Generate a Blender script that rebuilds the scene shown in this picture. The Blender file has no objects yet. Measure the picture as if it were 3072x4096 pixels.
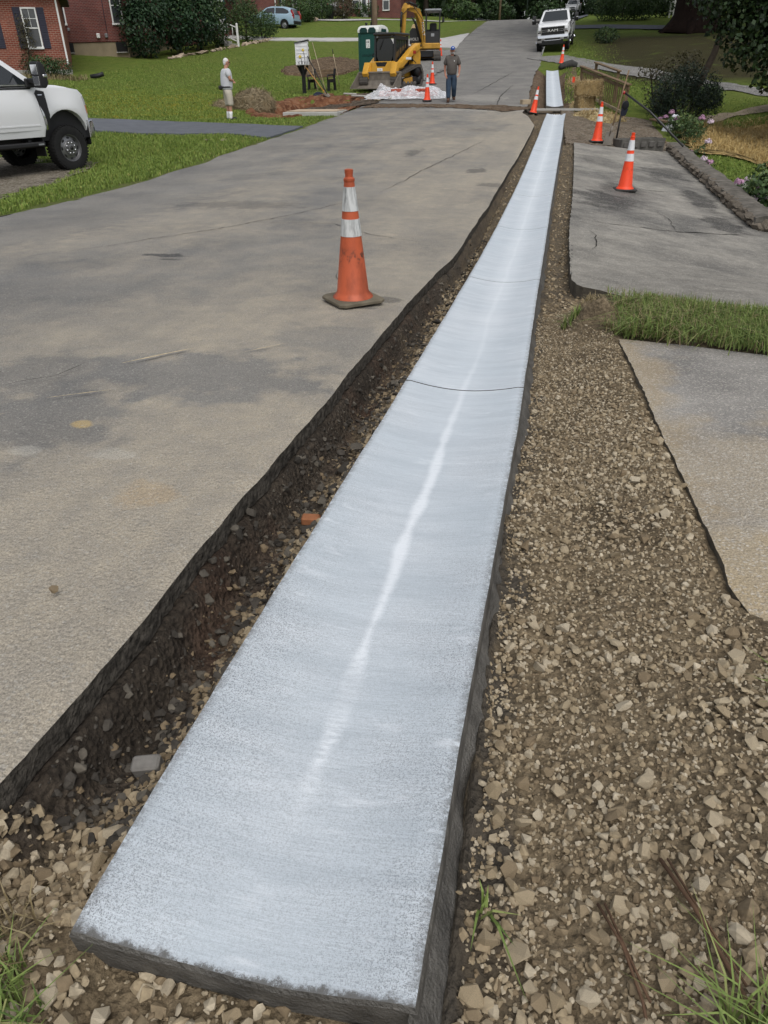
import bpy, bmesh, math, random
import numpy as np
from mathutils import Vector, Matrix, noise as mnoise

random.seed(7)
RNG = np.random.default_rng(7)
S = bpy.context.scene
C = S.collection

# ------------------------------------------------------------------ camera
CZ = 1.30
cam_data = bpy.data.cameras.new('camera')
cam_data.sensor_fit = 'VERTICAL'
cam_data.sensor_height = 36.0
cam_data.lens = 36.0 * 2840.0 / 4096.0
cam_data.clip_start = 0.05
cam_data.clip_end = 2000
cam = bpy.data.objects.new('camera', cam_data)
C.objects.link(cam)
def cam_axes():
    th, ro, ph = math.radians(31.5), math.radians(-0.8), math.radians(12.2)
    r0 = Vector((1, 0, 0)); u0 = Vector((0, math.sin(th), math.cos(th))); fw = Vector((0, math.cos(th), -math.sin(th)))
    r = r0 * math.cos(ro) + u0 * math.sin(ro); u = -r0 * math.sin(ro) + u0 * math.cos(ro)
    Z = Matrix.Rotation(ph, 3, 'Z')
    return Z @ r, Z @ u, Z @ fw
_r, _u, _f = cam_axes()
_m = Matrix((_r, _u, -_f)).transposed().to_4x4()
_m.translation = (0, 0, CZ)
cam.matrix_world = _m
S.camera = cam

# ------------------------------------------------------------------ light
SUN_EL, SUN_AZ = math.radians(58), math.radians(150)
world = bpy.data.worlds.new('World'); S.world = world; world.use_nodes = True
wn, wl = world.node_tree.nodes, world.node_tree.links
sky = wn.new('ShaderNodeTexSky'); sky.sky_type = 'NISHITA'; sky.sun_disc = False
sky.sun_elevation = SUN_EL; sky.sun_rotation = SUN_AZ; sky.air_density = 1.0; sky.dust_density = 3.0; sky.ozone_density = 1.0
hsv = wn.new('ShaderNodeHueSaturation'); hsv.inputs['Saturation'].default_value = 0.30
bg = wn['Background']; bg.inputs['Strength'].default_value = 0.145
wl.new(sky.outputs[0], hsv.inputs['Color']); wl.new(hsv.outputs[0], bg.inputs['Color'])
sun_data = bpy.data.lights.new('sun', 'SUN'); sun_data.energy = 1.1; sun_data.angle = math.radians(50); sun_data.color = (1.0, 0.97, 0.92)
sun = bpy.data.objects.new('sun', sun_data); C.objects.link(sun)
sun.rotation_euler = Vector((math.sin(SUN_AZ) * math.cos(SUN_EL), math.cos(SUN_AZ) * math.cos(SUN_EL), math.sin(SUN_EL))).to_track_quat('Z', 'Y').to_euler()
S.view_settings.view_transform = 'Standard'; S.view_settings.look = 'None'
S.view_settings.gamma = 1.0; S.view_settings.use_curve_mapping = False
S.view_settings.exposure = 0.20

# ------------------------------------------------------------------ the lie of the land
PT = [(-6,-1.22),(-2,-1.25),(0.7,-1.27),(3,-1.345),(5.7,-1.475),(7.8,-1.545),(10,-1.585),(13,-1.59),(16,-1.53),(18.4,-1.44),(21,-1.355),(25,-1.22),(28,-1.10),(31,-.95),(35,-.62),(40,-.2),(44.3,.2),(50,.75),(60,1.8),(70,2.95),(78,3.85),(84,4.45),(90,4.85),(100,5.3),(120,6.2),(150,7.5),(220,9.5)]
_xs = np.array([p[0] for p in PT], float); _ys = np.array([p[1] for p in PT]) + CZ
_h = np.diff(_xs); _d = np.diff(_ys) / _h
_mm = np.zeros(len(_xs)); _mm[0] = _d[0]; _mm[-1] = _d[-1]; _mm[1:-1] = (_d[:-1]*_h[1:] + _d[1:]*_h[:-1]) / (_h[1:] + _h[:-1])
def prof(t):
    t = np.clip(np.asarray(t, float), _xs[0], _xs[-1]); i = np.clip(np.searchsorted(_xs, t) - 1, 0, len(_xs) - 2)
    s = (t - _xs[i]) / _h[i]
    return (2*s**3-3*s**2+1)*_ys[i] + (s**3-2*s**2+s)*_h[i]*_mm[i] + (-2*s**3+3*s**2)*_ys[i+1] + (s**3-s**2)*_h[i]*_mm[i+1]
def ss(a, b, x):
    q = np.clip((np.asarray(x, float) - a) / (b - a), 0, 1); return q*q*(3-2*q)
def terr(x, t):
    x = np.asarray(x, float); t = np.asarray(t, float)
    L = np.minimum(.052 * np.maximum(0, -11 - x) * ss(-11, -14, x), 2.2)
    L = L - .13*ss(-8.0, -9.4, x)*ss(6, 10, t)*(1 - ss(17, 20, t))
    k = 1 - ss(23, 38, t)
    R = -.14 * np.clip(x - .15, 0, 3.6) * k * ss(5, 9, t) - .55 * ss(3.9, 6.5, x) * k
    F = .018 * np.maximum(0, t - 86) * (ss(-9, -14, x) + ss(-1, 4, x))
    return prof(t) + L + R + F
def tz(x, t): return float(terr(x, t))

# ------------------------------------------------------------------ mesh helpers
class G:
    def __init__(s): s.v = []; s.f = []; s.m = []; s.sm = []
    def add(s, vs, fs, m=0, smooth=False, M=None):
        o = len(s.v)
        s.v += [tuple(M @ Vector(p)) if M is not None else tuple(p) for p in vs]
        s.f += [tuple(i + o for i in f) for f in fs]; s.m += [m] * len(fs); s.sm += [smooth] * len(fs)
        return s
    def box(s, c, d, m=0, b=0.0, M=None, taper=(1, 1)):
        hx, hy, hz = d[0]/2, d[1]/2, d[2]/2
        cx, cy, cz = c
        if b <= 0:
            vs = [(cx+i*hx*(taper[0] if k > 0 else 1), cy+j*hy*(taper[1] if k > 0 else 1), cz+k*hz) for k in (-1, 1) for j in (-1, 1) for i in (-1, 1)]
            return s.add(vs, [(0,2,3,1),(4,5,7,6),(0,1,5,4),(2,6,7,3),(0,4,6,2),(1,3,7,5)], m, False, M)
        b = min(b, hx*.9, hy*.9, hz*.9)
        vs = []; idx = {}
        for k in (-1, 1):
            for j in (-1, 1):
                for i in (-1, 1):
                    tx, ty = (taper if k > 0 else (1, 1))
                    for ax in range(3):
                        p = [hx*tx - (0 if ax == 0 else b), hy*ty - (0 if ax == 1 else b), hz - (0 if ax == 2 else b)]
                        idx[(i, j, k, ax)] = len(vs); vs.append((cx+i*p[0], cy+j*p[1], cz+k*p[2]))
        fs = []
        for sg in (-1, 1):
            q = [idx[(sg, j, k, 0)] for j, k in ((-1,-1),(1,-1),(1,1),(-1,1))]; fs.append(q if sg > 0 else q[::-1])
            q = [idx[(i, sg, k, 1)] for i, k in ((-1,-1),(-1,1),(1,1),(1,-1))]; fs.append(q if sg > 0 else q[::-1])
            q = [idx[(i, j, sg, 2)] for i, j in ((-1,-1),(1,-1),(1,1),(-1,1))]; fs.append(q if sg > 0 else q[::-1])
        for a in (-1, 1):
            for c2 in (-1, 1):
                fs.append((idx[(-1,a,c2,1)], idx[(1,a,c2,1)], idx[(1,a,c2,2)], idx[(-1,a,c2,2)]))
                fs.append((idx[(a,-1,c2,0)], idx[(a,1,c2,0)], idx[(a,1,c2,2)], idx[(a,-1,c2,2)]))
                fs.append((idx[(a,c2,-1,0)], idx[(a,c2,1,0)], idx[(a,c2,1,1)], idx[(a,c2,-1,1)]))
        for k in (-1, 1):
            for j in (-1, 1):
                for i in (-1, 1): fs.append((idx[(i,j,k,0)], idx[(i,j,k,1)], idx[(i,j,k,2)]))
        return s.add(vs, fs, m, False, M)
    def tube(s, pts, rad, n=8, m=0, smooth=True, cap=True, M=None, flat=1.0):
        pts = [Vector(p) for p in pts]
        if not hasattr(rad, '__len__'): rad = [rad] * len(pts)
        vs = []; fs = []
        ref = None
        for i, p in enumerate(pts):
            d = (pts[min(i+1, len(pts)-1)] - pts[max(i-1, 0)]).normalized()
            if ref is None or abs(ref.dot(d)) > .95: ref = Vector((0, 0, 1)) if abs(d.z) < .9 else Vector((1, 0, 0))
            a = d.cross(ref).normalized(); b2 = a.cross(d)
            for k in range(n):
                an = 2*math.pi*k/n
                vs.append(p + (a*math.cos(an) + b2*math.sin(an)*flat) * rad[i])
        for i in range(len(pts)-1):
            for k in range(n):
                fs.append((i*n+k, i*n+(k+1) % n, (i+1)*n+(k+1) % n, (i+1)*n+k))
        if cap: fs += [tuple(range(n))[::-1], tuple(range((len(pts)-1)*n, len(pts)*n))]
        return s.add(vs, fs, m, smooth, M)
    def lathe(s, pr, n=24, m=0, smooth=True, M=None, cap=True):
        vs = []; fs = []
        for r, z in pr:
            for k in range(n): vs.append((r*math.cos(2*math.pi*k/n), r*math.sin(2*math.pi*k/n), z))
        for i in range(len(pr)-1):
            for k in range(n): fs.append((i*n+k, i*n+(k+1) % n, (i+1)*n+(k+1) % n, (i+1)*n+k))
        if cap: fs += [tuple(range(n))[::-1], tuple(range((len(pr)-1)*n, len(pr)*n))]
        return s.add(vs, fs, m, smooth, M)
    def prism(s, poly, a, b, axis='x', m=0, M=None, smooth=False):
        # poly in the two other axes, extruded from a to b along axis
        def P(q, h): return {'x': (h, q[0], q[1]), 'y': (q[0], h, q[1]), 'z': (q[0], q[1], h)}[axis]
        n = len(poly)
        vs = [P(q, a) for q in poly] + [P(q, b) for q in poly]
        fs = [tuple(range(n))[::-1], tuple(range(n, 2*n))] + [(i, (i+1) % n, n+(i+1) % n, n+i) for i in range(n)]
        return s.add(vs, fs, m, smooth, M)
    def ell(s, c, r, nu=12, nv=8, m=0, M=None, jit=0):
        vs = [(c[0], c[1], c[2]-r[2])]; fs = []
        for j in range(1, nv):
            ph = -math.pi/2 + math.pi*j/nv
            for i in range(nu):
                th = 2*math.pi*i/nu; q = 1 + (random.uniform(-jit, jit) if jit else 0)
                vs.append((c[0]+r[0]*q*math.cos(ph)*math.cos(th), c[1]+r[1]*q*math.cos(ph)*math.sin(th), c[2]+r[2]*q*math.sin(ph)))
        vs.append((c[0], c[1], c[2]+r[2])); t = len(vs)-1
        for i in range(nu):
            fs.append((0, 1+(i+1) % nu, 1+i))
            for j in range(nv-2):
                a = 1+j*nu
                fs.append((a+i, a+(i+1) % nu, a+nu+(i+1) % nu, a+nu+i))
            a = 1+(nv-2)*nu; fs.append((a+i, a+(i+1) % nu, t))
        return s.add(vs, fs, m, True, M)

def props(o, label=None, cat=None, group=None, kind=None):
    if label: o['label'] = label
    if cat: o['category'] = cat
    if group: o['group'] = group
    if kind: o['kind'] = kind
    return o
def link(name, me, parent=None, **k):
    o = bpy.data.objects.new(name, me); C.objects.link(o)
    if parent is not None: o.parent = parent
    return props(o, **k)
def mesh(name, g, mats, sharp=None, fix=True):
    me = bpy.data.meshes.new(name); me.from_pydata(g.v, [], g.f)
    for m in (mats if isinstance(mats, (list, tuple)) else [mats]): me.materials.append(m)
    me.polygons.foreach_set('material_index', g.m); me.polygons.foreach_set('use_smooth', g.sm)
    if fix:
        bm = bmesh.new(); bm.from_mesh(me); bmesh.ops.recalc_face_normals(bm, faces=bm.faces); bm.to_mesh(me); bm.free()
    if sharp is not None:
        me.polygons.foreach_set('use_smooth', [True] * len(me.polygons)); me.set_sharp_from_angle(angle=math.radians(sharp))
    me.update()
    return me
def obj(name, g, mats, parent=None, sharp=None, loc=None, rot=None, fix=True, **k):
    o = link(name, mesh(name, g, mats, sharp, fix), parent, **k)
    if loc is not None: o.location = loc
    if rot is not None: o.rotation_euler = rot
    return o
def thing(name, loc, label, cat, rz=0.0, group=None, rot=None):
    o = bpy.data.objects.new(name, None); C.objects.link(o); o.empty_display_size = .2
    o.location = loc; o.rotation_euler = rot if rot else (0, 0, rz)
    return props(o, label, cat, group)
def dup(o, parent=None):
    c = o.copy(); C.objects.link(c)
    if parent is not None: c.parent = parent
    for ch in list(o.children): dup(ch, c)
    return c
def raw(name, v, f, mats, parent=None, tint=None, smooth=False, **k):
    """fast mesh from numpy arrays; f is (n,3) or (n,4)"""
    me = bpy.data.meshes.new(name)
    v = np.ascontiguousarray(v, np.float32); f = np.ascontiguousarray(f, np.int32); n, q = f.shape
    me.vertices.add(len(v)); me.vertices.foreach_set('co', v.ravel())
    me.loops.add(n*q); me.loops.foreach_set('vertex_index', f.ravel())
    me.polygons.add(n); me.polygons.foreach_set('loop_start', np.arange(0, n*q, q, dtype=np.int32))
    try: me.polygons.foreach_set('loop_total', np.full(n, q, np.int32))
    except Exception: pass
    me.polygons.foreach_set('use_smooth', np.full(n, smooth))
    for m in (mats if isinstance(mats, (list, tuple)) else [mats]): me.materials.append(m)
    if tint is not None:
        a = me.attributes.new('tint', 'FLOAT', 'FACE'); a.data.foreach_set('value', np.ascontiguousarray(tint, np.float32))
    me.update(calc_edges=True)
    return me if k.get('only') else link(name, me, parent, **k)
def fbm(x, y, sc=1.0, oc=3, seed=0.0):
    """cheap smooth value noise, numpy"""
    x = np.asarray(x, float)*sc + seed*17.31; y = np.asarray(y, float)*sc + seed*5.77
    out = np.zeros(np.broadcast(x, y).shape); amp = 1.0; tot = 0
    for o in range(oc):
        xi = np.floor(x).astype(np.int64); yi = np.floor(y).astype(np.int64); fx = x-xi; fy = y-yi
        fx = fx*fx*(3-2*fx); fy = fy*fy*(3-2*fy)
        def hsh(a, b):
            n = (a*374761393 + b*668265263 + o*1013904223) & 0xffffffff
            n = ((n ^ (n >> 13))*1274126177) & 0xffffffff
            return ((n ^ (n >> 16)) & 0xffff)/65535.0
        out = out + amp*((hsh(xi, yi)*(1-fx)+hsh(xi+1, yi)*fx)*(1-fy) + (hsh(xi, yi+1)*(1-fx)+hsh(xi+1, yi+1)*fx)*fy)
        tot += amp; amp *= .5; x = x*2.03+3.1; y = y*2.03+1.7
    return out/tot - .5
def interp(pts, v):
    p = np.array(sorted(pts)); return np.interp(v, p[:, 0], p[:, 1])
def grid_faces(nr, nc):
    a = (np.arange(nr-1)[:, None]*nc + np.arange(nc-1)[None, :]).ravel()
    return np.stack([a, a+1, a+nc+1, a+nc], 1)
def sheet(name, X, T, Z, mats, skirt=0.0, skirt_mat=0, smooth=True, parent=None, **k):
    """heightfield from 2-D arrays with an optional vertical skirt all round"""
    nr, nc = X.shape
    v = np.stack([X, T, Z], 2).reshape(-1, 3); f = grid_faces(nr, nc)
    if (X[0, -1]-X[0, 0])*(T[-1, 0]-T[0, 0]) < 0: f = f[:, ::-1]
    nf = len(f)
    if skirt > 0:
        r = np.concatenate([np.arange(nc), np.arange(1, nr)*nc+nc-1, (nr-1)*nc+np.arange(nc-2, -1, -1), np.arange(nr-2, 0, -1)*nc])
        top = v[r].copy(); low = top.copy(); low[:, 2] -= skirt
        low[:, 0] += RNG.normal(0, .004, len(r)); low[:, 1] += RNG.normal(0, .004, len(r))
        o = len(v); n = len(r); v = np.concatenate([v, top, low])
        i = np.arange(n); j = (i+1) % n
        f = np.concatenate([f, np.stack([o+i, o+n+i, o+n+j, o+j], 1)])
    ob = raw(name, v, f, mats, parent, smooth=smooth, **k)
    if skirt > 0:
        mi = np.zeros(len(f), np.int32); mi[nf:] = skirt_mat; ob.data.polygons.foreach_set('material_index', mi)
        sm = np.ones(len(f), bool); sm[nf:] = False; ob.data.polygons.foreach_set('use_smooth', sm)
    return ob
def resample(pts, n):
    p = np.array(pts, float); d = np.concatenate([[0], np.cumsum(np.hypot(*np.diff(p, axis=0).T))]); s = np.linspace(0, d[-1], n)
    return np.stack([np.interp(s, d, p[:, 0]), np.interp(s, d, p[:, 1])], 1)
def coons(bot, top, lef, rig, nu, nv, jit=0.0):
    b, t, l, r = resample(bot, nu), resample(top, nu), resample(lef, nv), resample(rig, nv)
    if jit:
        for e in (b, t, l, r): e[1:-1] += RNG.normal(0, jit, e[1:-1].shape)
    u = np.linspace(0, 1, nu)[None, :, None]; w = np.linspace(0, 1, nv)[:, None, None]
    P = (1-w)*b[None] + w*t[None] + (1-u)*l[:, None] + u*r[:, None] - ((1-u)*(1-w)*b[0] + u*(1-w)*b[-1] + (1-u)*w*t[0] + u*w*t[-1])
    return P[..., 0], P[..., 1]
def ribbon(pts, width, n=40, nc=5, jit=.03):
    p = resample(pts, n); d = np.gradient(p, axis=0); d /= np.linalg.norm(d, axis=1)[:, None]; nrm = np.stack([d[:, 1], -d[:, 0]], 1)
    w = np.linspace(-.5, .5, nc)[None, :, None]
    wd = (np.interp(np.linspace(0, 1, n), np.linspace(0, 1, len(width)), width) if hasattr(width, '__len__') else np.full(n, width))[:, None, None]
    P = p[:, None]+nrm[:, None]*w*wd
    P[:, 0] += RNG.normal(0, jit, P[:, 0].shape); P[:, -1] += RNG.normal(0, jit, P[:, -1].shape)
    return P[..., 0], P[..., 1]

# ------------------------------------------------------------------ materials
class N:
    def __init__(s, name, rough=.8, spec=.3, metal=0.0, base=None):
        s.mat = bpy.data.materials.new(name); s.mat.use_nodes = True
        s.n = s.mat.node_tree.nodes; s.l = s.mat.node_tree.links; s.b = s.n['Principled BSDF']
        s.set('Roughness', rough); s.set('Specular IOR Level', spec); s.set('Metallic', metal)
        s.co = s.n.new('ShaderNodeTexCoord').outputs['Object']
        if base is not None: s.set('Base Color', base)
    def set(s, k, v):
        if hasattr(v, 'is_output'): s.l.new(v, s.b.inputs[k])
        else: s.b.inputs[k].default_value = (*v, 1) if isinstance(v, tuple) and len(v) == 3 else v
        return s
    def _i(s, sock, v):
        if hasattr(v, 'is_output'): s.l.new(v, sock)
        elif v is not None: sock.default_value = (*v, 1) if isinstance(v, tuple) and len(v) == 3 and sock.type == 'RGBA' else v
    def map(s, scale=(1, 1, 1), loc=(0, 0, 0), rot=(0, 0, 0), vec=None):
        m = s.n.new('ShaderNodeMapping'); s.l.new(vec or s.co, m.inputs[0]); m.inputs['Scale'].default_value = scale; m.inputs['Location'].default_value = loc; m.inputs['Rotation'].default_value = rot
        return m.outputs[0]
    def noise(s, sc, det=4, ro=.55, vec=None, dist=0.0):
        m = s.n.new('ShaderNodeTexNoise'); s.l.new(vec or s.co, m.inputs['Vector'])
        m.inputs['Scale'].default_value = sc; m.inputs['Detail'].default_value = det; m.inputs['Roughness'].default_value = ro; m.inputs['Distortion'].default_value = dist
        return m.outputs['Fac']
    def vor(s, sc, feat='F1', out='Distance', vec=None, rnd=1.0):
        m = s.n.new('ShaderNodeTexVoronoi'); m.feature = feat; s.l.new(vec or s.co, m.inputs['Vector']); m.inputs['Scale'].default_value = sc; m.inputs['Randomness'].default_value = rnd
        return m.outputs[out]
    def rng(s, v, a, b, c=0.0, d=1.0, smooth=False):
        m = s.n.new('ShaderNodeMapRange'); s._i(m.inputs[0], v)
        for i, q in enumerate((a, b, c, d)): m.inputs[i+1].default_value = q
        if smooth: m.interpolation_type = 'SMOOTHSTEP'
        return m.outputs[0]
    def math(s, op, a, b=None, clamp=False):
        m = s.n.new('ShaderNodeMath'); m.operation = op; m.use_clamp = clamp; s._i(m.inputs[0], a); s._i(m.inputs[1], b)
        return m.outputs[0]
    def mix(s, f, a, b, mode='MIX'):
        m = s.n.new('ShaderNodeMix'); m.data_type = 'RGBA'; m.blend_type = mode; m.clamp_factor = True
        s._i(m.inputs[0], f); s._i(m.inputs[6], a); s._i(m.inputs[7], b)
        return m.outputs[2]
    def xyz(s, vec=None):
        m = s.n.new('ShaderNodeSeparateXYZ'); s.l.new(vec or s.co, m.inputs[0]); return m.outputs
    def attr(s, name='tint'):
        m = s.n.new('ShaderNodeAttribute'); m.attribute_name = name; return m.outputs['Fac']
    def rand(s):
        return s.n.new('ShaderNodeObjectInfo').outputs['Random']
    def bump(s, h, st=.5, d=.01):
        m = s.n.new('ShaderNodeBump'); m.inputs['Strength'].default_value = st; m.inputs['Distance'].default_value = d; s._i(m.inputs['Height'], h); s.l.new(m.outputs[0], s.b.inputs['Normal'])
        return s
    def blob(s, x, y, rx, ry, warp=None, rot=0.0):
        """soft ellipse mask round a point of the ground"""
        v = s.map(loc=(-x, -y, 0))
        if rot: v = s.map(rot=(0, 0, rot), vec=v)
        m = s.map(scale=(1/rx, 1/ry, 0), vec=v)
        ln = s.n.new('ShaderNodeVectorMath'); ln.operation = 'LENGTH'; s.l.new(m, ln.inputs[0])
        d = ln.outputs['Value']
        if warp is not None: d = s.math('ADD', d, s.rng(warp, .3, .7, -.45, .45))
        return s.rng(d, .65, 1.1, 1, 0)
def flat(name, col, rough=.7, spec=.3, metal=0.0, var=.12, sc=6.0, bump=0.0, bsc=60.0):
    m = N(name, rough, spec, metal)
    f = m.rng(m.noise(sc, 5), .3, .7, 1-var, 1+var)
    hs = m.n.new('ShaderNodeHueSaturation'); hs.inputs['Color'].default_value = (*col, 1); m.l.new(f, hs.inputs['Value'])
    m.set('Base Color', hs.outputs[0])
    if bump: m.bump(m.noise(bsc, 4), bump, .01)
    return m.mat
# ================================================================== ground materials
def asphalt_mat(name, dusty=True, base=(.132, .129, .124), light=(.195, .188, .174), dust=(.345, .303, .236), edge_x=None, tmax=1e9):
    m = N(name, .9, .25)
    big = m.noise(.55, 5, .6, m.map((1, .35, 1))); mid = m.noise(2.6, 5, .6); fine = m.noise(190, 2, .7); agg = m.vor(130, out='Color')
    col = m.mix(m.rng(m.noise(.9, 4), .35, .65), base, light)
    fs = m.rng(fine, .28, .72, .58, 1.42); ag = m.n.new('ShaderNodeSeparateColor'); m.l.new(agg, ag.inputs[0])
    stone = m.rng(ag.outputs[0], .84, .97, 0, .5)
    x, y, z = m.xyz()
    if dusty:
        e = m.rng(x, -3.2, -1.1, 0, .50)
        nearness = m.rng(y, 27.5, 29.8, 1, .08)
        f = m.math('ADD', m.rng(big, .36, .62, .05, .80), e); f = m.math('ADD', f, m.rng(mid, .38, .7, -.2, .24))
        side = m.rng(x, -7.2, -5.2, .25, 1)
        f = m.math('MULTIPLY', m.math('MULTIPLY', f, nearness), side, True)
        w = m.noise(5, 4)
        for (bx, by, rx, ry, k) in ((-2.2, 2.62, .42, .5, .8), (-1.75, 3.35, .7, .42, .85), (-2.5, 3.2, .5, .5, .7), (-1.2, 4.2, .4, .4, .55), (-3.6, 5.2, .8, .5, .45), (-5.9, 9.2, .9, 3.2, .5)):
            f = m.math('MULTIPLY', f, m.rng(m.blob(bx, by, rx, ry, w), 0, 1, 1, 1-k))
        sw = m.rng(m.noise(1.6, 4, .6, m.map((2.2, .22, 1))), .40, .62, .80, 1.0)
        col = m.mix(m.math('MULTIPLY', f, sw), col, m.mix(m.rng(m.noise(7, 4), .3, .7), dust, (.275, .248, .205)))
        col = m.mix(m.math('MULTIPLY', m.blob(-1.35, 2.05, .13, .10, w), .22), col, (.46, .30, .12))
        col = m.mix(m.math('MULTIPLY', m.blob(-1.96, 2.62, .05, .045, w), .55), col, (.50, .36, .14))
        for (bx, by, rx, ry, k) in ((-1.12, 5.35, .12, .10, .55), (-3.65, 6.75, .22, .10, .8), (-3.5, 6.55, .15, .05, .7), (-1.25, 5.05, .16, .05, .5), (-1.35, 15.0, .22, .35, .6), (-.9, 13.2, .3, .25, .5), (-4.4, 10.4, 1.0, .4, .35), (-3.0, 17.5, .2, .7, .5), (-1.9, 22.5, .5, .5, .3), (-2.6, 33.5, .7, .3, .3)):
            col = m.mix(m.math('MULTIPLY', m.blob(bx, by, rx, ry, w), k), col, (.045, .045, .047))
        for (bx, by, rx, ry, k) in ((-2.35, 2.0, .07, .05, .6), (-2.05, 2.3, .10, .06, .4), (-1.65, 2.35, .12, .05, .35), (-1.95, 1.75, .07, .04, .6), (-2.75, 2.45, .10, .06, .5), (-3.0, 33, 1.3, 1.2, .3), (-2.5, 29.0, 2.4, .7, .35)):
            col = m.mix(m.math('MULTIPLY', m.blob(bx, by, rx, ry, w), k), col, (.42, .40, .35))
    lay = m.mix(stone, col, (.34, .325, .29))
    hs = m.n.new('ShaderNodeHueSaturation'); m.l.new(lay, hs.inputs['Color']); m.l.new(fs, hs.inputs['Value'])
    m.set('Base Color', hs.outputs[0])
    h = m.math('ADD', m.math('MULTIPLY', m.noise(48, 4, .65), 1.0), m.math('MULTIPLY', m.vor(70), .55))
    m.bump(h, .75, .012)
    return m.mat
M_road = asphalt_mat('asphalt_dusty')
M_drive = asphalt_mat('asphalt_drive', False, (.12, .115, .11), (.20, .19, .172))
def cut_mat():
    m = N('cut_asphalt', .95, .1)
    m.set('Base Color', m.mix(m.rng(m.noise(30, 4), .3, .7), (.030, .027, .023), (.11, .098, .082))); m.bump(m.noise(45, 5), 1.0, .03); return m.mat
M_cut = cut_mat()
M_edgecut = flat('dusty_asphalt_edge', (.105, .092, .072), .95, .1, 0, .3, 14, .8, 60)
def apron_mat():
    m = N('apron_asphalt', .9, .22)
    x, y, z = m.xyz(); w = m.noise(4, 4)
    col = m.mix(m.rng(m.noise(1.6, 5), .35, .65), (.18, .172, .16), (.30, .285, .26))
    d = m.math('MULTIPLY', m.rng(m.math('SUBTRACT', x, m.rng(w, .3, .7, -.14, .16)), .60, .80, 1, 0), .6)
    col = m.mix(d, col, (.34, .265, .16))
    col = m.mix(m.math('MULTIPLY', m.blob(1.0, 2.6, .35, .6, w), .55), col, (.36, .30, .21))
    col = m.mix(m.math('MULTIPLY', m.blob(.85, 1.85, .4, .35, w), .6), col, (.36, .285, .175))
    ag = m.n.new('ShaderNodeSeparateColor'); m.l.new(m.vor(120, out='Color'), ag.inputs[0])
    col = m.mix(m.rng(ag.outputs[0], .72, .95, 0, .6), col, (.46, .43, .38))
    hs = m.n.new('ShaderNodeHueSaturation'); m.l.new(col, hs.inputs['Color']); m.l.new(m.rng(m.noise(200, 2), .25, .75, .62, 1.34), hs.inputs['Value'])
    m.set('Base Color', hs.outputs[0]); m.bump(m.math('ADD', m.noise(70, 4), m.vor(90)), .65, .008); return m.mat
M_apron = apron_mat()
def pad_mat():
    m = N('pad_asphalt', .85, .3)
    w = m.noise(3, 5)
    col = m.mix(m.rng(m.noise(1.1, 5), .36, .64), (.115, .11, .10), (.25, .235, .205))
    x, y, z = m.xyz()
    col = m.mix(m.rng(y, 6.5, 10.5, .45, 0), col, (.22, .205, .175))
    for (bx, by, rx, ry, k) in ((.95, 12.6, .55, .9, .75), (1.25, 14.2, .5, .6, .5), (2.65, 14.5, .28, 1.3, .8), (2.4, 17.2, .55, .9, .6), (2.65, 12.0, .3, .8, .75), (1.9, 16.0, .35, .5, .35), (1.1, 17.6, .5, .9, .35)):
        col = m.mix(m.math('MULTIPLY', m.blob(bx, by, rx, ry, w), k), col, (.026, .025, .024))
    for (bx, by, rx, ry, k) in ((.9, 16.3, .5, .7, .5), (1.6, 18.5, .7, .8, .5), (1.9, 14.9, .4, .5, .4)):
        col = m.mix(m.math('MULTIPLY', m.blob(bx, by, rx, ry, w), k), col, (.30, .285, .245))
    ag = m.n.new('ShaderNodeSeparateColor'); m.l.new(m.vor(80, out='Color'), ag.inputs[0])
    col = m.mix(m.rng(ag.outputs[0], .78, .96, 0, .5), col, (.38, .36, .32))
    hs = m.n.new('ShaderNodeHueSaturation'); m.l.new(col, hs.inputs['Color']); m.l.new(m.math('MULTIPLY', m.rng(m.noise(90, 3, .7), .28, .72, .70, 1.3), m.rng(m.noise(5, 5, .7), .3, .7, .78, 1.2)), hs.inputs['Value']); col = hs.outputs[0]
    m.set('Base Color', col); m.set('Roughness', m.rng(w, .4, .6, .95, .7)); m.bump(m.math('ADD', m.noise(60, 4), m.vor(60)), .55, .008); return m.mat
M_pad = pad_mat()
def soil_mat():
    m = N('trench_soil', .95, .15)
    x, y, z = m.xyz()
    n1 = m.noise(3.2, 5, .62); n2 = m.noise(38, 4, .6)
    tan = m.mix(m.rng(n2, .35, .68), (.115, .087, .054), (.255, .20, .128))
    dark = m.mix(m.rng(n2, .35, .7), (.030, .024, .019), (.105, .084, .063))
    red = m.mix(m.rng(n2, .35, .7), (.045, .025, .017), (.115, .066, .044))
    dk = m.mix(m.rng(m.noise(1.9, 4), .52, .70, 0, .8), dark, red)
    f = m.math('ADD', m.math('ADD', x, m.rng(n1, .3, .7, -.10, .10)), m.rng(y, 0.4, 1.0, .28, 0))
    col = m.mix(m.rng(f, -.86, -.70, 0, 1), dk, tan)
    col = m.mix(m.rng(f, -.98, -.90, .55, 0), col, (.030, .025, .020))
    # right of the gutter
    wet = m.math('MULTIPLY', m.rng(x, -.06, -.04, 0, 1), m.rng(m.math('ADD', x, m.rng(m.noise(6, 4), .3, .7, -.09, .09)), .0, .09, 1, 0))
    col = m.mix(m.math('MULTIPLY', wet, .85), col, (.062, .056, .048))
    col = m.mix(m.math('MULTIPLY', m.rng(m.noise(2.4, 4), .52, .64), m.rng(x, -.05, .0, 0, .75)), col, (.085, .065, .042))
    far = m.rng(y, 5.2, 6.5, 0, .72)
    col = m.mix(m.math('MULTIPLY', far, m.rng(m.noise(5, 5), .35, .65, .35, 1)), col, (.085, .073, .058))
    m.set('Base Color', col)
    m.bump(m.math('ADD', m.noise(55, 5, .65), m.math('MULTIPLY', m.vor(55), .8)), 1.0, .02); return m.mat
M_soil = soil_mat()
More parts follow.
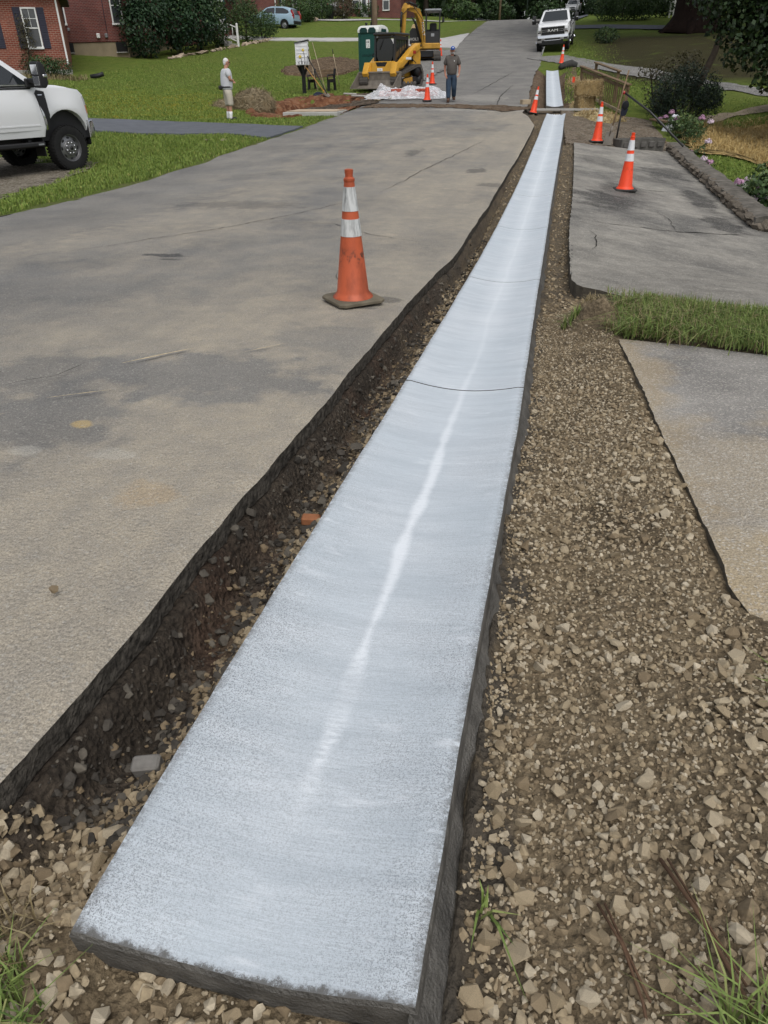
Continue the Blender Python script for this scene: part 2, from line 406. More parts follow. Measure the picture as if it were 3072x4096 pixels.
def lawn_mat():
    m = N('grass_lawn', .95, .12)
    x, y, z = m.xyz()
    a = m.noise(.35, 5, .6); b = m.noise(3.5, 5, .65); c = m.noise(26, 3, .7, m.map((1, .7, 1)))
    col = m.mix(m.rng(b, .33, .67), (.092, .145, .024), (.180, .228, .044))
    col = m.mix(m.rng(a, .42, .66, 0, .6), col, (.16, .175, .045))
    col = m.mix(m.rng(c, .35, .72, 0, .5), col, (.030, .056, .010))
    w = m.noise(.8, 5)
    yl = m.math('MULTIPLY', m.blob(-15.5, 29.5, 5.2, 4.6, w), m.rng(m.noise(9, 3, .75), .44, .60))
    col = m.mix(m.math('MULTIPLY', yl, .8), col, (.30, .25, .022))
    litter_and_shade = m.math('MULTIPLY', m.rng(x, .2, 3.2, 0, 1), m.math('MULTIPLY', m.rng(y, 36.5, 40, 0, 1), m.rng(y, 62, 68, 1, 0)))
    litter_and_shade = m.math('MULTIPLY', litter_and_shade, m.rng(w, .18, .42))
    col = m.mix(m.math('MULTIPLY', litter_and_shade, .9), col, m.mix(m.rng(m.noise(20, 4), .35, .7), (.020, .016, .009), (.055, .040, .023)))  # leaf litter brown, with the shade under the trees painted into the colour
    verge = m.math('MULTIPLY', m.rng(x, -8.4, -7.4, 0, .55), m.rng(x, -6, -5, 1, 0))
    col = m.mix(m.math('MULTIPLY', verge, m.rng(b, .4, .6)), col, (.12, .105, .06))
    m.set('Base Color', col); m.bump(m.math('ADD', c, m.noise(70, 3)), .9, .05); return m.mat
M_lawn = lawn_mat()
def gravelly(name, c0, c1, c2, sc=40, b=.9):
    m = N(name, .95, .15)
    ag = m.n.new('ShaderNodeSeparateColor'); m.l.new(m.vor(sc, out='Color'), ag.inputs[0])
    col = m.mix(m.rng(m.noise(2.2, 5), .35, .65), c0, c1); col = m.mix(m.rng(ag.outputs[0], .45, .9, 0, .85), col, c2)
    m.set('Base Color', col); m.bump(m.math('ADD', m.vor(sc), m.noise(sc*1.7, 4)), b, .03); return m.mat
M_lane = gravelly('grey_gravel', (.13, .125, .12), (.22, .215, .20), (.34, .33, .31), 30)
M_park = gravelly('parking_gravel', (.10, .085, .06), (.20, .175, .135), (.29, .26, .215), 30)
M_mulch = gravelly('mulch', (.055, .036, .022), (.11, .075, .046), (.19, .14, .09), 14)
M_red = gravelly('red_clay', (.075, .030, .016), (.155, .068, .034), (.20, .105, .06), 9)
M_dirt = gravelly('dirt', (.10, .082, .056), (.19, .158, .112), (.25, .215, .16), 26)
M_reddirt = gravelly('brown_dirt', (.075, .048, .030), (.13, .085, .055), (.19, .155, .11), 22)
M_conc = flat('old_concrete', (.33, .32, .295), .9, .2, 0, .14, 2.5, .3)
M_drivefar = flat('pale_concrete', (.40, .39, .375), .9, .2, 0, .1, 1.5)
M_straw = gravelly('straw', (.20, .135, .048), (.36, .26, .105), (.46, .35, .17), 18)
M_bluegrey = flat('blue_grey_asphalt', (.105, .112, .125), .9, .2, 0, .14, 3.0, .3)

# ================================================================== big sheets
def axis(parts):
    out = [parts[0][0]]
    for a, b, st in parts:
        n = max(1, int(round(abs(b-a)/st))); out += list(np.linspace(a, b, n+1)[1:])
    return np.array(out)
TS = axis([(-6, 6, .5), (6, 60, .3), (60, 110, 1.0), (110, 240, 8)])
# --- lawn on the left of the road
XS = axis([(-170, -45, 12), (-45, -24, .7), (-24, -7.25, .18)])
X, T = np.meshgrid(XS, TS)
Z = terr(X, T) + fbm(X, T, .9, 3)*.10*ss(-7.3, -9, X) + fbm(X, T, 4, 2)*.03
Z += -.16*(1-ss(-8, -11.5, X))*ss(32.5, 34, T)*0
X[:, -1] += fbm(T[:, -1], T[:, -1]*0, .9, 3)*.35
pit = np.sqrt(((X+9.35)/2.15)**2 + ((T-30.6)/3.3)**2) + fbm(X, T, 1.1, 3, 3)*.5
Z -= .75*(1-ss(.62, 1.0, pit))
Z -= .02*ss(33, 35, T)*ss(-9, -8, X)
# graded terrace bank between the upper and the lower lawn
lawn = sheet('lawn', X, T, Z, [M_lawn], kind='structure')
# red clay of the dug pit
xs, ts = np.meshgrid(np.linspace(-11.9, -7.35, 60), np.linspace(26.3, 34.8, 110))
pit = np.sqrt(((xs+9.35)/2.15)**2 + ((ts-30.6)/3.3)**2) + fbm(xs, ts, 1.1, 3, 3)*.5
zz = terr(xs, ts) - .75*(1-ss(.62, 1.0, pit)) + fbm(xs, ts, 3.5, 4, 5)*.16 + np.where(pit < 1.12, .05, -.25)
sheet('excavated_pit', xs, ts, zz, [M_red], kind='structure')
xs, ts = ribbon([(-8.9, 29.2), (-7.6, 31.0), (-7.2, 33.4), (-8.4, 34.6)], [1.2, 1.0, 1.1, .9], 40, 8, .12)
sheet('dark_spoil', xs, ts, terr(xs, ts)+.05+fbm(xs, ts, 5, 3)*.09, [gravelly('dark_spoil', (.035, .027, .019), (.075, .056, .040), (.13, .10, .075), 16)], kind='structure')

def LN(x, t): return fbm(x, t, .9, 3)*.10*ss(-7.3, -9, x) + fbm(x, t, 4, 2)*.03
def RN(x, t): return fbm(x, t, .8, 3, 2)*.16*ss(3.4, 6, x) + fbm(x, t, 4, 2, 4)*.03 + ss(3.0, 6.0, x)*ss(39, 46, t)*(1-ss(58, 66, t))*.25
# --- ground on the right
TS2 = axis([(-6, 0, 1), (0, 48, .3), (48, 110, 1.0), (110, 240, 8)])
XS2 = axis([(.55, 12, .25), (12, 40, 1.2), (40, 170, 12)])
X, T = np.meshgrid(XS2, TS2)
under = (1-ss(3.1, 3.3, X))*(1-ss(29.0, 29.6, T))
far_x = np.where(T > 30.6, -1.12 - .55, 0)     # past the crossing the bank starts at the road edge
X = np.where(T > 30.6, X - (X[:, :1]+1.05)*np.exp(-(X-X[:, :1])/1.5), X)
Z = terr(X, T) + fbm(X, T, .8, 3, 2)*.16*ss(3.4, 6, X) + fbm(X, T, 4, 2, 4)*.03 - .14*under - .34*(1-ss(.55, .9, X))*ss(29.8, 30.6, T)*(1-ss(44.4, 45.2, T))
Z += ss(3.0, 6.0, X)*ss(39, 46, T)*(1-ss(58, 66, T))*.25
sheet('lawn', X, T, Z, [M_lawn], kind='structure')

# --- road
CUT = [(-1.03, -3), (-1.02, .79), (-1.0, 1.2), (-1.0, 1.83), (-.98, 2.4), (-.955, 3.1), (-.96, 3.6), (-.95, 4.04), (-.94, 5.6), (-.9, 6.56), (-.83, 7.54), (-.84, 9.08), (-.8, 11.1), (-.78, 12.8), (-.75, 14.9), (-.66, 17.2), (-.56, 21.6), (-.53, 24.1), (-.8, 26.7), (-1.05, 28.2), (-1.0, 31.2), (-1.1, 35.7), (-1.15, 43.3), (-.95, 47), (-1.15, 53), (-1.1, 70), (-1.1, 240)]
def cut(t):
    p = np.array(CUT); return np.interp(t, p[:, 1], p[:, 0])
def road_edge_l(t): return -7.30 + fbm(t, np.zeros_like(t), .8, 3, 8)*.28 + .75*(ss(34.5, 36.5, t)-ss(40, 50, t))
tr = axis([(-3, 6, .04), (6, 14, .08), (14, 60, .25), (60, 110, 1), (110, 240, 6)])
xl = road_edge_l(tr); xr = cut(tr) + fbm(tr, tr*0, 2.2, 2, 4)*.03*(1-ss(10, 24, tr)) + fbm(tr, tr*0, 14, 2, 5)*.006*(1-ss(8, 14, tr)) + fbm(tr, tr*0, 1.2, 2, 5)*.10*ss(24, 30, tr)
u = np.concatenate([np.linspace(0, .72, 46), np.linspace(.72, 1, 48)[1:]])
X = xl[:, None] + (xr-xl)[:, None]*u[None]; T = np.repeat(tr[:, None], len(u), 1)
X[:, 1:-1] += 0
Z = terr(np.clip(X, -11, .1), T) + fbm(X, T, .8, 3, 1)*.02 + fbm(X, T, 9, 3, 2)*.010*(1-ss(9, 14, T)) - .012*ss(-.05, 0, X-xr[:, None])*ss(-.05, 0, X-xr[:, None])
Z += .035*np.exp(-((X+4.2)/2.4)**2)*ss(0, 8, T) - .0
ROADZ = lambda x, t: tz(min(x, .1), t) + .035*math.exp(-((x+4.2)/2.4)**2)
sheet('road', X, T, Z, [M_road, M_cut], skirt=.075, skirt_mat=1, kind='structure')
# cracks that show in the surface
def crack(pts, w, mat, wob=.03, zf=None):
    p = resample(pts, max(10, int(3+sum(math.dist(a, b) for a, b in zip(pts, pts[1:]))*14)))
    p[1:-1] += np.stack([fbm(p[1:-1, 0], p[1:-1, 1], 3.5, 3, 1), fbm(p[1:-1, 0], p[1:-1, 1], 3.5, 3, 2)], 1)*wob*4
    d = np.gradient(p, axis=0); d /= np.linalg.norm(d, axis=1)[:, None]+1e-9; nn = np.stack([-d[:, 1], d[:, 0]], 1)
    ww = w*.62*(.3+RNG.random(len(p))) * np.sin(np.linspace(.15, math.pi-.15, len(p)))
    q = np.concatenate([p+nn*ww[:, None]/2, p-nn*ww[:, None]/2]); n = len(p)
    z = (np.array([ROADZ(a, b) for a, b in q]) + fbm(q[:, 0], q[:, 1], .8, 3, 1)*.02 + .007) if zf is None else zf(q[:, 0], q[:, 1])
    i = np.arange(n-1)
    return raw('road_crack', np.column_stack([q, z]), np.stack([i, i+1, n+i+1, n+i], 1), mat, kind='structure')
M_crack = flat('crack', (.020, .018, .016), .95, .1)
for pts, w in (([(-3.45, 3.42), (-3.2, 3.3), (-2.95, 3.25), (-2.75, 3.13)], .018), ([(-2.62, 2.95), (-2.45, 3.15), (-2.43, 3.4)], .014), ([(-5.0, 6.3), (-4.4, 7.3), (-3.7, 8.6), (-2.6, 11.5)], .022), ([(-3.7, 8.9), (-2.6, 9.1), (-2.2, 8.6), (-1.3, 8.0)], .02), ([(-2.6, 12.0), (-2.3, 15.4), (-1.6, 20.0)], .03), ([(-1.8, 6.4), (-1.55, 5.7), (-1.45, 5.2)], .012), ([(-2.1, 29), (-2.2, 34), (-1.9, 38)], .06), ([(-3.4, 34), (-2.7, 40), (-2.2, 44)], .06)):
    crack(pts, w, M_crack)
# yellow paint strokes
M_yel = flat('worn_paint', (.44, .36, .235), .9, .2, 0, .3, 40)
for pts, w in (([(-2.22, 3.42), (-1.95, 3.78)], .03), ([(-2.3, 2.85), (-2.05, 3.02)], .016), ([(-2.42, 2.55), (-2.36, 2.62)], .012), ([(-1.65, 3.75), (-1.45, 4.0)], .010)):
    o = crack(pts, w, M_yel, .003); o.name = 'paint_stroke'
# dirt strip where the pipe crosses under the road
xs, ts = ribbon([(-7.1, 30.75), (-4.5, 30.4), (-2.2, 29.8), (-1.1, 29.0)], [1.5, 1.2, 1.3, 1.8], 90, 9, .10)
sheet('dirt_strip', xs, ts, np.vectorize(ROADZ)(xs, ts)+.015+fbm(xs, ts, 6, 3)*.05, [M_reddirt], kind='structure')

# --- trench and gravel bed under and beside the gutter
APR_L = [(1.2, .9), (.72, 1.62), (.65, 1.83), (.65, 1.97), (.63, 2.32), (.62, 2.58), (.60, 2.92), (.58, 3.56), (.53, 4.57)]
def bed_z(x, t):
    x = np.asarray(x, float); t = np.asarray(t, float); g = terr(np.clip(x, -11, .1), t)
    xc = cut(t); d = np.clip((x-xc)/np.maximum(-.66-xc, .05), 0, 1)
    near = 1-ss(8, 18, t)
    deep = .225*near*ss(.45, 1.1, t) + .12*(1-near) + .10*(1-ss(.45, 1.1, t))
    zl = g - (.085 + (deep-.085)*ss(0, .30, d) - (deep-.10)*ss(.42, 1.0, d))
    # right side: foot of spilt concrete, then the bed
    zr = g - .040 - .070*ss(-.06, -.02, x)
    wide = 1-ss(4.2, 5.4, t)
    zr = zr + wide*.093*ss(.10, .60, x)
    und = g - .14
    z = np.where(x < -.66, zl, np.where(x > -.05, zr, und))
    wallr = np.exp(-((d-.12)/.16)**2)*(x < -.66); z = z + wallr*(fbm(x*1.0, t, 14, 4, 12)*.075+fbm(x, t, 40, 2, 13)*.03)*near
    amp = .035*np.where((x > -.62) & (x < -.06), 0, 1)*np.where(x > .03, .55, 1)*np.where(x > -.05, 1, ss(0.0, .1, x-xc))
    z = z + fbm(x, t, 6, 3, 2)*amp*1.6 + fbm(x, t, 22, 3, 3)*amp*.8
    # clump of soil at the end of the grass strip
    z = z + wide*0
    q = np.exp(-((x-.42)/.17)**2-((t-5.15)/.55)**2)
    z = z + .19*q*(1+fbm(x, t, 7, 3, 9)*1.2)
    return np.minimum(z, np.where((x > -.66) & (x < -.05), g-.13, 1e9))
tb = axis([(-1.5, 3.2, .018), (3.2, 6, .03)]); xb = axis([(-1.06, -.64, .016), (-.64, -.07, .14), (-.07, .9, .018), (.9, 2.6, .05)])
X, T = np.meshgrid(xb, tb)
X = np.where(X < -.9, np.minimum(X, X), X)
Zb = bed_z(X, T); Zb = np.where(X < cut(T)+.006, terr(np.clip(X, -11, .1), T)-.095, Zb)
gravel_bed = sheet('gravel_bed', X, T, Zb, [M_soil], kind='structure')
tb = axis([(6, 12, .05), (12, 31.2, .12)]); xb = axis([(-1.15, -.5, .03), (-.5, -.07, .14), (-.07, .75, .035)])
X, T = np.meshgrid(xb, tb); Zb = bed_z(X, T); Zb = np.where(X < cut(T)+.006, terr(np.clip(X, -11, .1), T)-.095, Zb)
sheet('trench_bed', X, T, Zb, [M_soil], kind='structure')
# second trench beyond the crossing
xs, ts = np.meshgrid(np.linspace(-1.2, .9, 36), np.linspace(30.6, 45.2, 130))
g = terr(xs, ts); q = np.exp(-((xs+.12-.02*(38-ts))/.62)**4)
zz = g - .05 - .26*q + fbm(xs, ts, 4, 3, 6)*.09 + .08*ss(.3, .9, xs)
sheet('trench_bed', xs, ts, zz, [M_reddirt], kind='structure')

# --- aprons and pads on the right
xs, ts = coons([(1.0, 1.1), (2.2, .9), (7, .6)], [(.53, 4.57), (.9, 4.5), (1.35, 4.36), (3, 3.9), (7, 3.0)], [(1.0, 1.1)]+APR_L[1:], [(7, .6), (7, 3.0)], 60, 110, .0022)
apron = sheet('driveway_apron', xs, ts, terr(np.clip(xs, -11, .1), ts)+.004*1-.012*np.exp(-((ts-1.2)/.5)**2)*4+fbm(xs, ts, 1.5, 3)*.012, [M_apron, M_edgecut], skirt=.06, skirt_mat=1, kind='structure')
xs, ts = coons([(.28, 6.78), (.29, 6.41), (.34, 6.2), (.49, 6.09), (.64, 5.92), (.87, 5.85), (1.18, 5.64), (1.64, 5.53), (3, 5.2)], [(.55, 20.2), (1.7, 20.7), (3.05, 21.6)], [(.28, 6.78), (.30, 8.3), (.32, 9.6), (.41, 12.4), (.48, 15.7), (.52, 18), (.55, 20.2)], [(3, 5.2), (3.12, 12.2), (3.12, 15), (3.12, 17), (3.05, 21.6)], 40, 190, .004)
pad = sheet('driveway_pad', xs, ts, terr(xs, ts)+.004+fbm(xs, ts, 1.2, 3)*.015, [M_pad, M_edgecut], skirt=.12, skirt_mat=1, kind='structure')
xs, ts = coons([(3, 5.2), (9, 3.6)], [(3.0, 12.15), (9, 11.6)], [(3, 5.2), (3.0, 12.15)], [(9, 3.6), (9, 11.6)], 24, 30, .01)
sheet('driveway_pad', xs, ts, terr(np.clip(xs, -11, 3.6), ts)-.002, [M_pad, M_edgecut], skirt=.5, skirt_mat=1, kind='structure')
padz = lambda x, t: terr(x, t)+.011+fbm(x, t, 1.2, 3)*.015
for pts, w in (([(.34, 10.35), (.9, 10.3), (1.5, 10.5), (2.2, 10.9), (2.95, 11.5)], .045), ([(.55, 8.2), (.62, 8.9), (.60, 9.6)], .02), ([(1.75, 10.6), (1.8, 11.6), (1.65, 12.4)], .018), ([(.9, 14.6), (1.8, 14.5), (2.3, 14.8)], .025)): crack(pts, w, M_crack, .03, padz)
# dirt yard beyond the pad
xs, ts = coons([(.35, 20.1), (1.7, 20.6), (3.3, 21.5)], [(.2, 29.6), (1.8, 29.3), (3.4, 28.8)], [(.35, 20.1), (.3, 25), (.2, 29.6)], [(3.3, 21.5), (3.6, 25), (3.4, 28.8)], 36, 70, .02)
sheet('dirt_yard', xs, ts, terr(xs, ts)-.02+fbm(xs, ts, 2.2, 4, 3)*.10, [gravelly('yard_dirt', (.085, .064, .044), (.165, .13, .095), (.24, .21, .165), 22)], skirt=.25, kind='structure')
# straw patch, paths, lane, street, drives
xs, ts = coons([(3.7, 21.6), (4.6, 22.0), (9, 25.4), (12, 27.5)], [(4.0, 27.6), (5.3, 28.7), (9, 31.0), (12, 33)], [(3.7, 21.6), (3.75, 24.5), (4.0, 27.6)], [(12, 27.5), (12, 33)], 60, 40, .06)
sheet('straw_mulch', xs, ts, terr(xs, ts)+RN(xs, ts)+.05+fbm(xs, ts, 2.5, 4, 3)*.09, [M_straw], kind='structure')
xs, ts = ribbon([(3.9, 28.5), (5.0, 29.9), (6.2, 31.4), (8.0, 32.7), (14, 35)], .55, 40, 4)
sheet('footpath', xs, ts, terr(xs, ts)+RN(xs, ts)+.03, [flat('worn_path', (.20, .165, .12), .95, .1, 0, .2, 4)], kind='structure')
xs, ts = ribbon([(3.5, 16.6), (4.6, 17.7), (9, 21), (14, 24)], .42, 30, 4)
sheet('footpath', xs, ts, terr(xs, ts)+RN(xs, ts)+.03, [flat('pale_path', (.21, .205, .20), .95, .1, 0, .2, 4)], kind='structure')
xs, ts = ribbon([(-.9, 51.5), (.2, 49.5), (1.4, 47), (3.0, 44), (4.6, 40.8), (6.0, 37.4), (8.2, 35.0), (14, 31.5)], [2.6, 2.2, 2.0, 1.9, 1.7, 1.5, 1.5, 1.6], 70, 6, .08)
sheet('gravel_lane', xs, ts, terr(xs, ts)+RN(xs, ts)+.035+fbm(xs, ts, 3, 2)*.03, [M_lane], kind='structure')
xs, ts = ribbon([(-1.6, 73), (3, 72.8), (9, 69.8), (20, 65), (60, 50)], 3.4, 60, 5, .05)
sheet('side_street', xs, ts, terr(xs, ts)+.07, [M_bluegrey], kind='structure')
xs, ts = ribbon([(-1.2, 79), (.2, 84), (1.0, 95), (1.5, 125)], [2.5, 3.0, 3.4, 3.4], 40, 5, .05)
sheet('side_street', xs, ts, terr(xs, ts)+.09, [M_bluegrey], kind='structure')
xs, ts = coons([(-7.4, 20.3), (-9, 21.3), (-13.5, 21.35), (-40, 24)], [(-7.4, 23.4), (-8.4, 23.8), (-11.7, 24.8), (-14.7, 23.85), (-40, 27)], [(-7.4, 20.3), (-7.4, 23.4)], [(-40, 24), (-40, 27)], 70, 14, .02)
sheet('driveway', xs, ts, terr(xs, ts)+LN(xs, ts)*.6+.04, [M_bluegrey], skirt=.1, kind='structure')
xs, ts = coons([(-7.0, 58.2), (-15, 62.6), (-21.0, 60.6), (-26, 61)], [(-7.4, 69.8), (-9, 66), (-15.2, 64.9), (-21.3, 62.6), (-26, 63)], [(-7.0, 58.2), (-7.2, 62), (-7.4, 69.8)], [(-26, 61), (-26, 63)], 60, 14, .02)
sheet('concrete_driveway', xs, ts, terr(xs, ts)+LN(xs, ts)*.5+.05, [M_drivefar], skirt=.1, kind='structure')
xs, ts = ribbon([(-7.3, 88), (-12, 86.8), (-17.6, 84.6), (-21.5, 80.6), (-25, 80)], 1.9, 50, 5, .02)
sheet('concrete_driveway', xs, ts, terr(xs, ts)+.07, [M_drivefar], kind='structure')
xs, ts = np.meshgrid(np.linspace(-15.2, -10.6, 50), np.linspace(40.8, 53.6, 70))
q = np.sqrt(((xs+13.1)/2.1)**2+((ts-46.6)/5.4)**2)+fbm(xs, ts, .9, 3, 2)*.5
sheet('mulch_bed', xs, ts, terr(xs, ts)+np.where(q < .95, .09, -.3)+fbm(xs, ts, 3, 3)*.1, [M_mulch], kind='structure')
xs, ts = np.meshgrid(np.linspace(-11.6, -8.2, 36), np.linspace(55, 61, 40))
q = np.sqrt(((xs+9.8)/1.5)**2+((ts-58)/2.4)**2)+fbm(xs, ts, .9, 3, 2)*.5
sheet('mulch_bed', xs, ts, terr(xs, ts)+np.where(q < .95, .09, -.3)+fbm(xs, ts, 3, 3)*.1, [M_mulch], kind='structure')
xs, ts = coons([(-8.6, 9.9), (-9.6, 9.0), (-16, 5)], [(-10.2, 16.6), (-12.0, 17.0), (-16, 15.4)], [(-8.6, 9.9), (-9.2, 13.0), (-10.2, 16.6)], [(-16, 5), (-16, 15.4)], 40, 60, .05)
sheet('parking_gravel', xs, ts, terr(xs, ts)+.03+fbm(xs, ts, 3, 3)*.05, [M_park], kind='structure')
xs, ts = ribbon([(-7.2, 38.2), (-7.4, 44), (-7.7, 50), (-8.2, 57)], [1.4, 3.0, 3.4, 2.4], 50, 8, .12)
sheet('gravel_shoulder', xs, ts, terr(xs, ts)+.06+fbm(xs, ts, 3, 3)*.05, [M_lane], kind='structure')

# ================================================================== valley gutter
def gut_mat():
    m = N('curing_compound', .55, .25)
    x, y, z = m.xyz()
    brush = m.noise(9, 5, .7, m.map((.9, 26, 1)))
    spk = m.noise(430, 3, .8); spk2 = m.noise(200, 2, .7)
    cloud = m.noise(2.6, 4)
    xr_ = m.attr('across')
    d = m.math('ABSOLUTE', xr_)
    edge = m.rng(d, .06, .32, 0, 1)
    near = m.rng(y, 1.2, 3.6, .9, .12)
    amt = m.math('MULTIPLY', m.math('ADD', .42, m.math('MULTIPLY', edge, .58)), near)
    amt = m.math('MULTIPLY', amt, m.rng(cloud, .3, .65, .55, 1.25))
    dots = m.rng(m.math('ADD', spk, m.rng(spk2, .3, .7, -.10, .10)), .50, .57)
    streak = m.rng(brush, .50, .68, 0, .42)
    f = m.math('MULTIPLY', m.math('MAXIMUM', dots, streak), amt, True)
    base = m.mix(m.rng(cloud, .35, .65), (.495, .545, .585), (.565, .605, .64))
    base = m.mix(m.math('MULTIPLY', m.rng(m.noise(3.5, 4, .6, m.map((.5, 3.5, 1))), .42, .62), .45), base, (.40, .445, .485))
    fineb = m.noise(20, 4, .75, m.map((.55, 22, 1)))
    base = m.mix(m.rng(fineb, .46, .62, 0, .38), base, (.30, .34, .375))
    col = m.mix(f, base, (.165, .175, .185))
    big = m.rng(m.vor(16), .030, .040, 1, 0); bigm = m.math('MULTIPLY', big, m.rng(m.noise(5, 2), .57, .6))
    col = m.mix(m.math('MULTIPLY', bigm, .8), col, (.09, .09, .09))
    wob = m.rng(m.noise(1.3, 2), .3, .7, -.014, .014)
    dl = m.math('ABSOLUTE', m.math('ADD', xr_, wob))
    wid = m.rng(m.noise(4.5, 4, .6, m.map((.2, 1, 1))), .3, .7, -.010, .014)
    line = m.rng(m.math('ADD', dl, wid), .003, .032, 1, 0, True)
    line = m.math('MULTIPLY', line, m.math('MULTIPLY', m.rng(y, .80, 1.05, 0, 1, True), m.rng(y, 2.4, 4.2, 1, .30)))
    line = m.math('MULTIPLY', line, m.rng(m.math('ADD', m.noise(34, 4, .7, m.map((.6, 2.5, 1))), m.rng(y, 1.0, 1.6, -.06, .10)), .36, .56, .25, 1))
    gap = m.math('MULTIPLY', m.rng(m.math('ABSOLUTE', m.math('SUBTRACT', y, 1.24)), .03, .14, .75, 0), 1.0)
    line = m.math('MULTIPLY', line, m.math('SUBTRACT', 1.0, gap))
    col = m.mix(m.math('MULTIPLY', line, .58), col, (.80, .83, .86))
    halo = m.math('MULTIPLY', m.rng(d, .0, .16, .35, 0, True), m.rng(y, 2.5, 6, 0, 1)); col = m.mix(halo, col, (.70, .74, .77))
    wh = m.math('MULTIPLY', m.rng(m.noise(11, 5, .65, m.map((.35, 1.3, 1))), .60, .70), .40)
    col = m.mix(wh, col, (.70, .73, .76))
    ed2 = m.math('MULTIPLY', m.rng(d, .285, .308, 0, 1), m.rng(m.noise(60, 4, .7), .40, .55)); col = m.mix(m.math('MULTIPLY', ed2, .7), col, (.13, .13, .125))
    fr = m.rng(m.math('ADD', y, m.math('ADD', m.rng(m.noise(34, 5, .75), .3, .7, -.012, .012), m.rng(spk, .3, .7, -.006, .006))), .556, .566, 1, 0); col = m.mix(m.math('MULTIPLY', fr, .9), col, (.085, .08, .072))
    m.set('Base Color', col)
    m.bump(m.math('ADD', m.math('MULTIPLY', brush, .6), m.math('MULTIPLY', spk, .35)), .35, .004)
    return m.mat
M_gut = gut_mat()
def wetc():
    m = N('wet_concrete', .6, .35)
    m.set('Base Color', m.mix(m.rng(m.noise(14, 5), .3, .7), (.052, .049, .044), (.125, .118, .105))); m.bump(m.math('ADD', m.noise(30, 5, .65), m.noise(110, 3)), .8, .012); return m.mat
M_wet = wetc()
def gutter_panel(parent, t0, t1, xl, xr, zf, gap=.006, front=False, depth=.044):
    nt = max(6, int((t1-t0)/(.05 if t0 < 4 else .15))); nx = 23
    t = np.linspace(t0+gap, t1-gap, nt); u = np.linspace(0, 1, nx)
    X = xl(t)[:, None]*(1-u)+xr(t)[:, None]*u; T = np.repeat(t[:, None], nx, 1)
    jl = fbm(t, t*0, 9, 3, 3)*.006; X[:, 0] += jl; X[:, -1] += fbm(t, t*0, 9, 3, 5)*.005
    # valley: rounded V
    Z = zf(X*0+.5*(xl(t)+xr(t))[:, None], T) - depth*(1-np.abs(2*u-1)**1.9)[None] + fbm(X, T, 1.6, 2)*.005 + fbm(T*1.0, T*0, 1.3, 2, 3)*.006*ss(4, 8, T)
    Z[:, 0] -= .008; Z[:, -1] -= .008
    if front: Z[0, :] -= .006; T[0, :] += fbm(X[0], X[0]*0, 14, 3)*.006
    Zc = Z.copy()
    v = np.stack([X, T, Z], 2).reshape(-1, 3); f = grid_faces(nt, nx)
    r = np.concatenate([np.arange(nx), np.arange(1, nt)*nx+nx-1, (nt-1)*nx+np.arange(nx-2, -1, -1), np.arange(nt-2, 0, -1)*nx])
    top = v[r].copy(); mid = top.copy(); low = top.copy(); mid[:, 2] -= .012; low[:, 2] -= .14
    cx = X.mean(); out = np.sign(low[:, 0]-cx)*.012*(np.abs(low[:, 0]-cx) > .25); mid[:, 0] += out*.4; low[:, 0] += out
    if front: mid[:nx, 1] -= .004; low[:nx, 1] += .012
    o = len(v); n = len(r); v = np.concatenate([v, top, mid, low]); i = np.arange(n); j = (i+1) % n; nf = len(f)
    f = np.concatenate([f, np.stack([o+i, o+n+i, o+n+j, o+j], 1), np.stack([o+n+i, o+2*n+i, o+2*n+j, o+n+j], 1)])
    ob = raw('panel', v, f, [M_gut, M_wet], parent, smooth=True)
    ac = np.concatenate([np.tile((2*u-1)*.309, nt), np.full(len(v)-nt*nx, .3)]); at = ob.data.attributes.new('across', 'FLOAT', 'POINT'); at.data.foreach_set('value', ac.astype(np.float32))
    mi = np.zeros(len(f), np.int32); mi[nf:] = 1; ob.data.polygons.foreach_set('material_index', mi)
    sm = np.ones(len(f), bool); sm[nf:] = False; ob.data.polygons.foreach_set('use_smooth', sm)
    return ob
gut = thing('concrete_gutter', (0, 0, 0), 'long white valley gutter of new concrete running up the middle of the picture', 'gutter')
gz = lambda x, t: terr(np.clip(x, -11, .1), t)
GL = [(-.700, .3), (-.685, 1.2), (-.64, 3), (-.61, 5.7), (-.58, 7.7), (-.53, 11.4), (-.45, 16), (-.35, 21), (-.30, 25.1), (-.24, 27.8), (-.24, 30)]
gl = lambda t: np.interp(t, [p[1] for p in GL], [p[0] for p in GL]); gr = lambda t: gl(t)+.617
joints = [.548, 3.53, 6.43, 9.40, 12.4, 15.4, 18.4, 21.4, 24.4, 27.85]
for i in range(len(joints)-1): gutter_panel(gut, joints[i], joints[i+1], gl, gr, gz, .0045 if i > 1 else .006, i == 0)
gut2 = thing('concrete_gutter', (0, 0, 0), 'shorter white gutter run beyond the plank crossing, ending below the far cone', 'gutter')
gl2 = lambda t: np.interp(t, [30, 35, 44.5], [-.29, -.41, -.62])
j2 = [30.7, 33.7, 36.8, 39.8, 42.5, 44.3]
for i in range(len(j2)-1): gutter_panel(gut2, j2[i], j2[i+1], gl2, lambda t: gl2(t)+.612, gz, .004)
# spilt wet concrete foot along the right side of the slab
tf = np.concatenate([np.arange(.5, 6, .03), np.arange(6, 27, .15)]); w = .040+fbm(tf, tf*0, 3, 3)*.05+fbm(tf, tf*0, 18, 3)*.03
x0 = gr(tf)-.01; cols = np.stack([x0, x0+w*.35, x0+w*.8, x0+w+.012], 1); zc = gz(x0, tf)
zs = np.stack([zc-.030, zc-.055-fbm(tf, tf*0, 9, 2)*.02, zc-.085, zc-.135], 1)
sheet('concrete_spill', cols, np.repeat(tf[:, None], 4, 1), zs+fbm(cols, tf[:, None]+0*cols, 20, 2)*.012, [M_wet], kind='structure')
